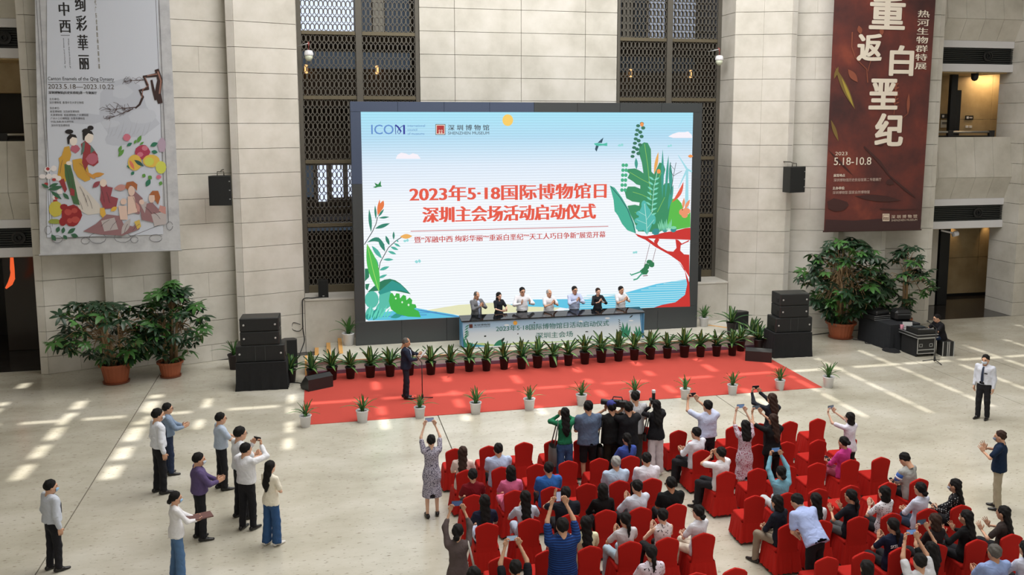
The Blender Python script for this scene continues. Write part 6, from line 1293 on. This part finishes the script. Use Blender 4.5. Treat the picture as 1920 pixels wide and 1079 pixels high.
def phone(p, who, up=0., portrait=False, col=None, lit=None, rgb=(120, 150, 190)):
    c = (p['hands'][0]+p['hands'][1])/2+Vector((0, 0, .03)); t = thing('smartphone', 'smartphone held by '+who, 'phone', c, R(p['face'])); t.rotation_euler = (up, 0, R(p['face']))
    w_, h_ = (.04, .08) if portrait else (.085, .042); MB().bbox(-w_, w_, -.006, .006, -h_, h_, .004).obj('case', M_BLACK, t)
    MB().box(-w_+.005, w_-.005, -.0085, -.0055, -h_+.005, h_-.005).obj('display', mat('phone_display', rgb, .2, emit=.55) if lit else mat('phone_glass', (30, 34, 44), .1), t.children[0] if t.children else t); return t
def lowphone(p, who): 
    t = phone(p, who, R(-55), True); return t
WHT, BLK, NVY, LB = (226, 228, 234), (26, 26, 30), (26, 38, 62), (168, 190, 222)
MS, MB_ = (150, 190, 224), (196, 208, 222)
# ---------------- people behind the launch console, facing the hall
CG = 'people clapping behind the launch console'
def onstage(px, topy, **k):
    v = W(px, topy, 29.38); return person(x=v.x, y=29.38, z0=SZ, face=180+k.pop('df', 0), h=min(1.8, max(1.6, v.z-SZ)), **k)
onstage(893, 548, lab='man in grey suit jacket over blue shirt clapping behind the console, head bowed', pose='clap', shirt=(112, 114, 118), sleeve='long', hc='salt', hair='thin', tuck=False, df=28, hpitch=-.35, jacket=1)
onstage(935, 549, lab='woman with long dark hair in black short-sleeved top clapping behind the console', sex='w', hair='bob', shirt=(34, 38, 44), pose='claplow', df=25, skin=2)
onstage(979, 540, lab='man with glasses in white long-sleeved shirt, hands apart, behind the console', pose='clapopen', shirt=WHT, sleeve='long', glasses=True, df=8)
onstage(1029, 544, lab='grey-haired man in white short-sleeved shirt with palms joined behind the console', pose='clap', shirt=WHT, hair='thin', hc='grey', df=20)
onstage(1077, 538, lab='man in pale blue shirt with glasses clapping high behind the console', pose='clap', shirt=(190, 202, 232), sleeve='long', glasses=True, df=12)
onstage(1121, 541, lab='short-haired woman in black blouse with palms joined behind the console', sex='w', hair='short', hc='brown', shirt=(38, 40, 44), sleeve='mid', pose='clap', df=5, skin=2)
onstage(1164, 538, lab='man in white short-sleeved shirt clapping behind the console, rightmost of the row', pose='clap', shirt=WHT, df=22)
# ---------------- speaker on the carpet
v = G(762, 748); p = person('man in dark navy suit reading at the microphone stand on the carpet', v.x, v.y, .012, -100, 1.74, pose='read', shirt=(34, 40, 58), sleeve='long', hair='thin', hc='salt', tuck=False, lcol=(36, 38, 50), jacket=1, hpitch=-.3, skin=1)
fc = (p['hands'][0]+p['hands'][1])/2+p['fwd']*.06+Vector((0, 0, .05)); t = thing('speech_folder', 'open folder with white pages held by the man at the microphone', 'folder', fc, R(-100)); t.rotation_euler = (R(50), 0, R(-100))
MB().bbox(-.22, .22, -.16, .16, -.008, 0, .002).obj('cover', mat('maroon_cover', (110, 34, 44), .6), t); MB().bbox(-.21, .21, -.15, .15, .0, .006, .001).obj('page', mat('paper', (236, 234, 238), .8), t)
# ---------------- group on the left
def stand(px, fy, hy, **k):
    v = G(px, fy); h = None
    d = ray(px, hy); tt = math.hypot(v.x, v.y)/math.hypot(d[0], d[1]); h = CAMH+d[2]*tt
    return person(x=v.x, y=v.y, h=max(1.55, min(1.86, h*.985)), **k)
stand(104, 1070, 898, lab='guard in white shirt, dark tie and blue mask at the lower left corner', face=-52, shirt=(196, 202, 214), sleeve='long', tie=NVY, mask=MS, wide=1.08, hyaw=-.2)
stand(302, 925, 765, lab='young guard in white shirt and tie standing stiffly, left of the man clapping', face=-62, shirt=(222, 226, 236), sleeve='long', tie=NVY, mask=MB_, hyaw=-.1)
stand(319, 890, 755, lab='man with glasses in blue-grey shirt and jeans clapping behind the young guard', face=-75, shirt=(130, 148, 172), sleeve='long', lcol=(44, 54, 78), pose='claplow', glasses=True)
stand(378, 1012, 848, lab='man in purple shirt and mask clapping on the left', face=-75, shirt=(92, 78, 118), sleeve='long', mask=MB_, pose='claplow', wide=1.08)
stand(418, 918, 773, lab='man with glasses in pale blue short-sleeved shirt clapping on the left', face=-70, shirt=(178, 192, 212), pose='claplow', glasses=True, tuck=True)
stand(455, 972, 797, lab='man with glasses in white shirt half hidden behind the man photographing', face=-62, shirt=(222, 226, 232), glasses=True, pose='claplow', tuck=True)
p = stand(466, 993, 830, lab='man in white long-sleeved shirt holding a phone out at arm height on the left', face=-38, shirt=WHT, sleeve='long', pose='phone', wide=1.06, hyaw=-.3); phone(p, 'the man in white long sleeves on the left')
stand(511, 1022, 863, lab='woman with long dark hair in cream top and flared jeans on the left', sex='w', face=-45, hair='long', shirt=(232, 226, 210), legs='wide', lcol=(52, 84, 128), pose='fold', shoe='w', skin=2)
p = stand(335, 1085, 925, lab='woman in white ruffled blouse, blue mask and jeans carrying a brown folder', sex='w', face=-70, hair='lowbun', shirt=(228, 228, 232), sleeve='long', tuck=False, legs='wide', lcol=(84, 116, 156), pose='hold', mask=MS, shoe='w')
c = (p['hands'][0]+p['hands'][1])/2+Vector((0, 0, .03)); t = thing('document_folder', 'brown folder carried by the woman in the white ruffled blouse', 'folder', c, R(-70)); MB().bbox(-.12, .12, -.24, .2, -.012, .012, .003).obj('cover', mat('brown_leather', (104, 70, 66), .5), t); MB().box(-.115, .115, -.235, .195, -.007, .007).obj('page', M_WHITEP, t)
# ---------------- right side
p = stand(1841, 786, 664, lab='guard in white shirt, navy tie and blue mask standing alone on the right', face=118, shirt=(206, 210, 222), sleeve='long', tie=NVY, mask=MB_)
bd = MB(); c = p['U'](-.08, .145, 1.27); t = MB().box(-.04, .04, -.004, .004, -.015, .015).obj('name_badge', M_BLACK, p['root']); t.location = p['M'].inverted() @ c
stand(1868, 955, 806, lab='man in navy polo shirt and khaki trousers clapping at the right edge', face=42, shirt=(22, 38, 62), lcol=(160, 150, 130), mask=(120, 130, 150), pose='clapopen', hc='brown')
v = W(1757, 606, 25.75); p = person('sound technician in black t-shirt seated behind the mixing desk', 20.42, 25.95, 0.0, 82, 1.76, wide=1.12, pose='desk', shirt=BLK, lcol=(40, 56, 84), sit=True, lean=.25, glasses=True, hyaw=-.1)
# ---------------- standing photographers
def ph(px, topy, Y, h_, **k):
    v = W(px, topy, Y); return person(x=v.x, y=Y, h=min(h_+.08, max(h_-.06, v.z)), **k)
def tote(name, lab, p, side, w_, h_, col, drop=1.0, strapr=.014, depth=.1):
    c = p['U'](side*.26, .02, drop); t = thing(name, lab, 'bag', c, R(p['face'])); m = MB(); prof = [(.75, 0), (1, .06), (1.02, .6), (.85, 1)]
    n = 14
    for q_, z in prof:
        for i in range(n): a = 2*pi*i/n; m.v.append((depth*.5*q_*cos(a), w_/2*q_*sin(a), -h_+h_*z))
    for j in range(3):
        for i in range(n): m.f.append((j*n+i, j*n+(i+1) % n, (j+1)*n+(i+1) % n, (j+1)*n+i)); m.m.append(0)
    m.f.append(tuple(range(n))[::-1]); m.m.append(0); m.obj('bag_body', col, t, smooth=True)
    s_ = p['M'].to_3x3().inverted() @ (p['sh'][1 if side > 0 else 0]-c)
    MB().tube([(0, -w_*.3, -.02), (s_.x, s_.y-.05, s_.z+.02), (s_.x, s_.y, s_.z+.075), (s_.x, s_.y+.06, s_.z+.02), (0, w_*.3, -.02)], strapr, 6).obj('strap', col, t, smooth=True)
p = ph(1059.4, 764, 17.93, 1.66, lab='woman in green top and blue jeans photographing, grey bag on her shoulder', sex='w', hair='long', shirt=(34, 112, 78), sleeve='long', tuck=True, legs='wide', lcol=(58, 88, 132), pose='cam'); tote('shoulder_bag', 'large grey shoulder bag of the woman in green', p, -1, .42, .42, mat('grey_leather', (96, 98, 98), .6), .92, depth=.16)
p['n'] = 0
ph(1103.5, 752, 17.9, 1.78, lab='man in blue-grey short-sleeved shirt and black shorts, arms folded', pose='fold', shirt=(92, 108, 134), lcol=BLK, shorts=True, shoe='w', wide=1.08)
p = ph(1147.6, 755, 17.92, 1.76, lab='cameraman in blue cap and loose black clothes with a black shoulder bag', shirt=(24, 25, 26), lcol=(42, 36, 28), pose='cam', wide=1.1, legs='wide'); tote('shoulder_bag', 'black shoulder bag of the cameraman in the blue cap', p, -1, .36, .3, M_BLACK, .82, depth=.16)
m = MB(); m.lathe([(.094, 0), (.096, .03), (.085, .075), (.05, .102), (.005, .11)], 16); m.add([(-.06, .08, .01), (.06, .08, .01), (.045, .17, 0), (-.045, .17, 0)], [(0, 1, 2, 3)]); cap = m.obj('cap', mat('cap_blue', (38, 44, 122), .8), p['root'], smooth=True); cap.location = p['M'].inverted() @ (p['hd']+Vector((0, 0, .05))); cap.scale = (1.13, 1.24, 1.02)
p = ph(1179, 756, 17.72, 1.76, lab='cameraman in black t-shirt filming with a large video camera', shirt=BLK, pose='cam', wide=1.05)
c = p['hd']+p['fwd']*.22+Vector((-.16, 0, .06)); t = thing('video_camera', 'black shoulder video camera of the cameraman in the black t-shirt', 'camera', c, R(62)); MB().bbox(-.07, .07, -.2, .18, -.08, .06, .015).obj('body', M_BLACK, t); MB().lathe([(.05, 0), (.06, .1), (.065, .2), (.055, .21)], 14).obj('lens', M_BLACK, t, loc=(0, .16, 0), rot=(R(-90), 0, 0), smooth=True); m = MB(); m.tube([(0, -.1, .06), (0, -.08, .13), (0, .1, .13), (0, .12, .06)], .013, 6); m.obj('top_handle', M_BLACK, t, smooth=True); MB().bbox(-.12, -.06, -.04, .08, .02, .09, .01).obj('viewfinder', M_BLACK, t)
ph(1191.7, 735.5, 18.38, 1.84, lab='tall man in grey striped shirt standing behind the two cameramen', shirt=(206, 208, 214), pat='stripe', lcol=(70, 68, 68), pose='fold')
p = ph(1231, 752, 18.08, 1.68, lab='woman with long black hair in black jacket and pale trousers, camera raised', sex='w', hair='long', shirt=BLK, sleeve='long', tuck=False, legs='wide', lcol=(214, 202, 208), pose='cam', shoe='w', wide=1.1); tote('belt_bag', 'small black bag at the hip of the woman in pale trousers', p, -1, .16, .16, M_BLACK, .98, depth=.1)
c = p['hd']+p['fwd']*.16+Vector((0, 0, .04)); t = thing('photo_camera', 'camera with upright flash held by the woman in pale trousers', 'camera', c, 0); MB().bbox(-.07, .07, -.04, .04, -.05, .05, .01).obj('body', M_BLACK, t); MB().lathe([(.038, 0), (.042, .14), (.035, .15)], 14).obj('lens', M_BLACK, t, loc=(0, .03, 0), rot=(R(-90), 0, 0), smooth=True); MB().bbox(-.032, .032, -.03, .03, .05, .2, .008).obj('flash_unit', M_BLACK, t); MB().bbox(-.036, .036, -.034, .034, .2, .27, .008).obj('flash_head', M_WHITEP, t)
p = ph(1327.5, 753, 17.62, 1.78, lab='man in pale blue short-sleeved shirt and dark trousers filming with a raised phone', shirt=(196, 204, 232), pose='phoneleft', tuck=True, wide=1.08, hyaw=.3); phone(p, 'the standing man in pale blue, front of the right block')
p = ph(1398, 790, 16.55, 1.62, lab='woman in belted floral dress reaching up with a phone', sex='w', hair='wavy', shirt=(206, 194, 208), pat='floral', legs='dress', pose='phonehigh', skin=2); phone(p, 'the woman in the belted floral dress', lit=1)
p = ph(1448, 739.5, 17.85, 1.68, lab='woman with curly brown hair in dark top taking a photo, front right', sex='w', hair='wavy', hc='brown', shirt=(36, 38, 46), sleeve='long', tuck=False, pose='phoneleft', hyaw=.3); phone(p, 'the curly-haired woman in the dark top')
p = ph(1450.4, 778, 16.6, 1.68, lab='woman in loose black dress and brown hair taking a photo, right block', sex='w', hair='long', hc='brown', shirt=(22, 22, 24), sleeve='short', legs='pants', lcol=(20, 20, 22), pose='phoneleft', wide=1.15, hyaw=.3); phone(p, 'the woman in loose black clothes', lit=1, rgb=(90, 100, 110))
p = ph(1595, 775, 16.55, 1.66, lab='short-haired woman in white t-shirt and dark trousers taking a photo at the right', sex='w', hair='bob', shirt=(222, 220, 234), pose='phoneleft', face=15, hyaw=.1, skin=2, glasses=True); phone(p, 'the woman in the white t-shirt at the right', lit=1, rgb=(110, 120, 140))
p = person('man in pale blue polo shirt bending over to talk, right block', 7.85, 12.72, 0, 12, 1.72, pose='low', shirt=(170, 186, 232), lean=.75, hyaw=.4, wide=1.08, lcol=BLK)
p = ph(1055.4, 975, 12.62, 1.74, lab='man in navy polo shirt holding a phone overhead, left block', shirt=(24, 44, 92), pat='fine', pose='phonehigh', wide=1.1); phone(p, 'the man in the navy polo shirt', portrait=True, lit=1, rgb=(190, 190, 220))
p = ph(858.5, 986, 13.0, 1.68, lab='woman in brown-grey dress with white tote reaching up with a phone', sex='w', hair='lowbun', shirt=(94, 82, 82), sleeve='mid', legs='dress', pose='phonehigh', hyaw=-.2, face=-6); phone(p, 'the woman in the brown-grey dress', lit=1, rgb=(60, 84, 130)); tote('tote_bag', 'white cloth tote bag of the woman in the brown-grey dress', p, 1, .3, .38, mat('canvas', (206, 202, 196), .9), .98)
p = ph(808.5, 817.5, 17.1, 1.66, lab='woman in grey speckled midi dress standing alone, phone raised above her head', sex='w', hair='short', shirt=(176, 172, 188), pat='speck', legs='dress', pose='phonehigh', skin=2); phone(p, 'the woman in the grey speckled dress', lit=1, rgb=(150, 160, 190))
# ---------------- seated audience, by chair
OCC = {}
def seat(j, i, who, dx=0., dy=.21, **k):
    OCC[j, i] = 'occupied'; k.setdefault('lab', who); L = 'left' if i < 6 else 'right'
    return person(x=CXS[i]+dx, y=CYS[j]+dy, sit=True, **k)
W_ = dict(sex='w')
p = seat(1, 0, 'seated woman with long brown hair and pale top, second row', **W_, hair='long', hc='brown', shirt=(226, 204, 196), pose='low', face=-12, skin=2); lowphone(p, 'the seated woman with long brown hair')
seat(1, 1, 'seated man in pale blue shirt and dark trousers, second row', shirt=(184, 200, 232), pose='lap', wide=1.06)
seat(1, 5, 'seated woman with low ponytail in bright blue top, second row', **W_, hair='pony', shirt=(66, 88, 168), pose='low', face=8)
seat(2, 0, 'seated woman with short hair in maroon top, third row', **W_, hair='short', shirt=(116, 20, 30), pose='low', dx=.0)
seat(2, 1, 'seated woman with black bob in pink dress, third row', **W_, hair='bob', shirt=(220, 112, 154), lcol=(222, 120, 150), legs='skirt', pose='low')
seat(2, 2, 'seated man in royal blue shirt, third row', shirt=(52, 104, 178), pose='lap')
seat(2, 4, 'seated grey-haired man in pale blue shirt, third row', hc='grey', shirt=(184, 202, 228), pose='lap', wide=1.05)
seat(2, 5, 'seated dark-haired man in white polo shirt, third row left of the aisle', shirt=(226, 224, 236), pose='lap', wide=1.05, lean=.08)
seat(1, 6, 'seated man in white shirt clapping with legs turned to the aisle, second row', shirt=(222, 224, 236), sleeve='long', tuck=False, pose='claplow', face=28, legdir=.35, wide=1.05)
seat(2, 6, 'seated man in white t-shirt lifting his hands before his face', shirt=(230, 230, 236), pose='cam', face=25, legdir=.3)
seat(3, 0, 'seated woman with long straight black hair and navy top, fourth row', **W_, hair='long', shirt=(30, 34, 56), pose='low', legs='skirt', lcol=(196, 204, 232), dy=.2)
seat(3, 1, 'seated woman with long black ponytail in pale blue striped blouse, fourth row', **W_, hair='long', shirt=(196, 204, 222), pose='clap', lcol=(180, 190, 210))
seat(3, 2, 'seated man in black t-shirt raising one hand, fourth row', shirt=(28, 32, 42), pose='oneup')
seat(3, 3, 'seated woman in black velvet jacket with short hair, fourth row', **W_, hair='bob', shirt=(22, 20, 22), sleeve='long', tuck=False, pose='low')
seat(3, 4, 'seated man in white shirt clapping, fourth row', shirt=(206, 212, 228), pose='clap', face=18, sleeve='mid')
seat(3, 5, 'seated man in black polo shirt beside the aisle, fourth row', shirt=(24, 26, 28), pose='lap', skin=1)
p = seat(3, 7, 'seated woman in turquoise jacket holding a phone overhead', **W_, hair='lowbun', shirt=(124, 178, 200), sleeve='long', tuck=False, lcol=(196, 200, 206), pose='phonehigh', dy=.24); phone(p, 'the seated woman in turquoise', lit=1, rgb=(100, 140, 190))
p = seat(2, 10, 'seated woman in magenta pink top with hair bun, third row of the right block', **W_, hair='bun', shirt=(196, 62, 140), sleeve='long', tuck=False, lcol=(150, 70, 90), pose='low', face=20); lowphone(p, 'the seated woman in magenta')
p = seat(3, 11, 'seated man in grey and blue t-shirt reading a phone, right end of the fourth row', shirt=(160, 162, 160), pose='low', face=22, lean=.22, hpitch=-.5); lowphone(p, 'the seated man in grey and blue')
for k in (-1, 1):       # blue sleeves with a white stripe
    M_ = p['M'].inverted(); s0 = M_ @ p['sh'][0 if k < 0 else 1]; e = Vector((s0.x*1.1, s0.y+.06, s0.z-.16)); MB().tube([s0.lerp(e, .2), s0.lerp(e, .65), s0.lerp(e, 1.0), s0.lerp(e, 1.25)], [.07, .074, .072, .066], 12).obj('sleeve', mat('sleeve_blue', (44, 84, 160), .8), p['root'], smooth=True); MB().tube([s0.lerp(e, .62), s0.lerp(e, .85)], [.0765, .0765], 12).obj('sleeve_stripe', M_WHITEP, p['root'], smooth=True)
seat(4, 3, 'seated woman with black ponytail in pale grey top, fifth row', **W_, hair='pony', shirt=(204, 200, 206), pose='clap', lcol=(170, 190, 206), face=10)
seat(4, 2, 'seated woman with long black wavy hair in pale yellow blouse, fifth row', **W_, hair='long', shirt=(222, 220, 186), lcol=(30, 30, 32), pose='low')
person('seated woman in black sleeveless top beside the man holding his phone overhead', 3.78, 13.75, 0, -5, 1.62, sex='w', hair='short', shirt=(44, 46, 56), sleeve='none', pose='lap', sit=True)
seat(4, 4, 'seated woman with cropped hair in white strappy print dress clapping, fifth row', **W_, hair='short', shirt=(224, 216, 220), pat='flowers', sleeve='none', pose='clap', lcol=(34, 34, 36), face=10, skin=2)
seat(4, 5, 'seated woman with low bun, white blouse and cream trousers beside the aisle', **W_, hair='lowbun', shirt=(222, 224, 234), lcol=(220, 208, 192), pose='low', face=22, glasses=True, skin=2, legdir=.2)
seat(4, 6, 'seated dark-haired woman in navy top and khaki trousers, fifth row of the right block', **W_, hair='bob', shirt=(28, 32, 44), sleeve='long', tuck=False, lcol=(140, 128, 112), pose='low', face=25, lean=.15)
seat(4, 7, 'seated black-haired woman in white top behind the bending man', **W_, hair='long', shirt=(220, 222, 232), pose='lap', dx=-.03)
seat(4, 8, 'seated woman in black top and grey trousers clapping, fifth row of the right block', **W_, hair='pony', shirt=(26, 28, 36), lcol=(82, 82, 84), pose='clapopen', face=22)
seat(4, 9, 'seated woman with black bob in white dotted blouse, fifth row of the right block', **W_, hair='bob', shirt=(222, 220, 228), pat='dot', pose='clap', face=18, skin=2)
seat(4, 10, 'seated woman with low bun in white shirt and jeans, fifth row of the right block', **W_, hair='lowbun', shirt=(204, 208, 228), sleeve='mid', lcol=(52, 64, 84), pose='low', face=15)
p = seat(4, 11, 'seated woman in black dotted dress with phone, right end of the fifth row', **W_, hair='long', shirt=(26, 26, 30), pat='dotw', sleeve='long', tuck=False, legs='skirt', lcol=(28, 28, 32), pose='low', face=38, mask=(170, 180, 196)); lowphone(p, 'the seated woman in black dots')
p = seat(5, 8, 'seated woman in navy t-shirt with white letters on its back', **W_, hair='pony', shirt=(24, 30, 52), pose='clap', face=5)
tb = Art(p['root'], 0, 0)
cu = bpy.data.curves.new('t', 'FONT'); cu.body = 'SKEL   LS'; cu.size = .075; cu.align_x = 'CENTER'; cu.extrude = .002; o_ = bpy.data.objects.new('t', cu); COL.objects.link(o_); me = bpy.data.meshes.new_from_object(o_.evaluated_get(bpy.context.evaluated_depsgraph_get())); bpy.data.objects.remove(o_); me.materials.clear(); me.materials.append(M_WHITEP); link('back_lettering', me, p['root'], (0, -.125, 1.29-.385), (R(90), 0, 0))
seat(5, 9, 'seated woman with reddish-brown hair in dark top, sixth row of the right block', **W_, hair='bob', hc='brown', shirt=(34, 28, 30), pose='lap', face=10, dx=.12)
p = person('seated woman in black with a phone raised high, among the lower right seats', 9.2, 11.62, 0, 5, 1.62, sex='w', hair='wavy', shirt=(24, 24, 26), sit=True, pose='phonehigh'); phone(p, 'the woman in black among the lower right seats', lit=1, rgb=(50, 66, 84))
seat(5, 10, 'seated long-haired woman in black clapping, sixth row of the right block', **W_, hair='long', shirt=(22, 22, 24), sleeve='long', tuck=False, pose='clapopen', face=22, mask=(200, 196, 170))
seat(5, 11, 'seated long-haired woman in dark brown top clapping, right end of the sixth row', **W_, hair='long', shirt=(54, 46, 44), pose='clapopen', face=28)
p = seat(6, 8, 'man raising a phone at the bottom edge, between the lower right chairs', shirt=(206, 208, 214), pose='phonehigh', dx=-.37, dy=.22); OCC.pop((6, 8)); phone(p, 'the man at the bottom edge, right block', lit=1, rgb=(120, 160, 220))
seat(6, 7, 'person with smooth dark hair at the bottom edge, right block', shirt=(60, 62, 70), pose='lap', dx=-.6, dy=.22, **W_, hair='bob'); OCC.pop((6, 7))
seat(6, 10, 'seated man with greying hair in pale blue shirt clapping at the lower right', hc='salt', shirt=(140, 160, 206), pose='claplow', wide=1.1, dx=-.46, dy=.22, skin=1)
seat(6, 11, 'seated black-haired woman in white top at the lower right corner', **W_, hair='long', shirt=(196, 200, 220), sleeve='mid', pose='claplow', dx=-.62, dy=.22)
seat(5, 3, 'seated woman with black ponytail in white floral blouse at the bottom edge', **W_, hair='pony', shirt=(222, 212, 226), pat='flowers', pose='low')
seat(5, 0, 'woman with long dark hair at the bottom edge below the white tote', **W_, hair='wavy', shirt=(60, 60, 66), pose='lap', dy=.15, dx=-.62); OCC.pop((5, 0))
p = seat(5, 0, 'dark-haired man at the bottom edge lifting a phone over his head', shirt=(26, 28, 34), pose='phonehigh', dx=.02, dy=.2); phone(p, 'the man at the bottom edge, left block', lit=1, rgb=(170, 190, 210))
place_chairs(OCC)
# ---------------- small things on the floor
t = thing('handbag', 'black handbag standing on a seat in the lower right block', 'bag', (10.0, 12.5, .49), .3); MB().bbox(-.17, .17, -.09, .09, 0, .24, .04).obj('bag_body', M_BLACK, t); MB().tube([(-.1, 0, .23), (-.08, 0, .36), (.08, 0, .36), (.1, 0, .23)], .012, 6).obj('strap', M_WHITEP, t, smooth=True)
print('objects', len(bpy.data.objects))
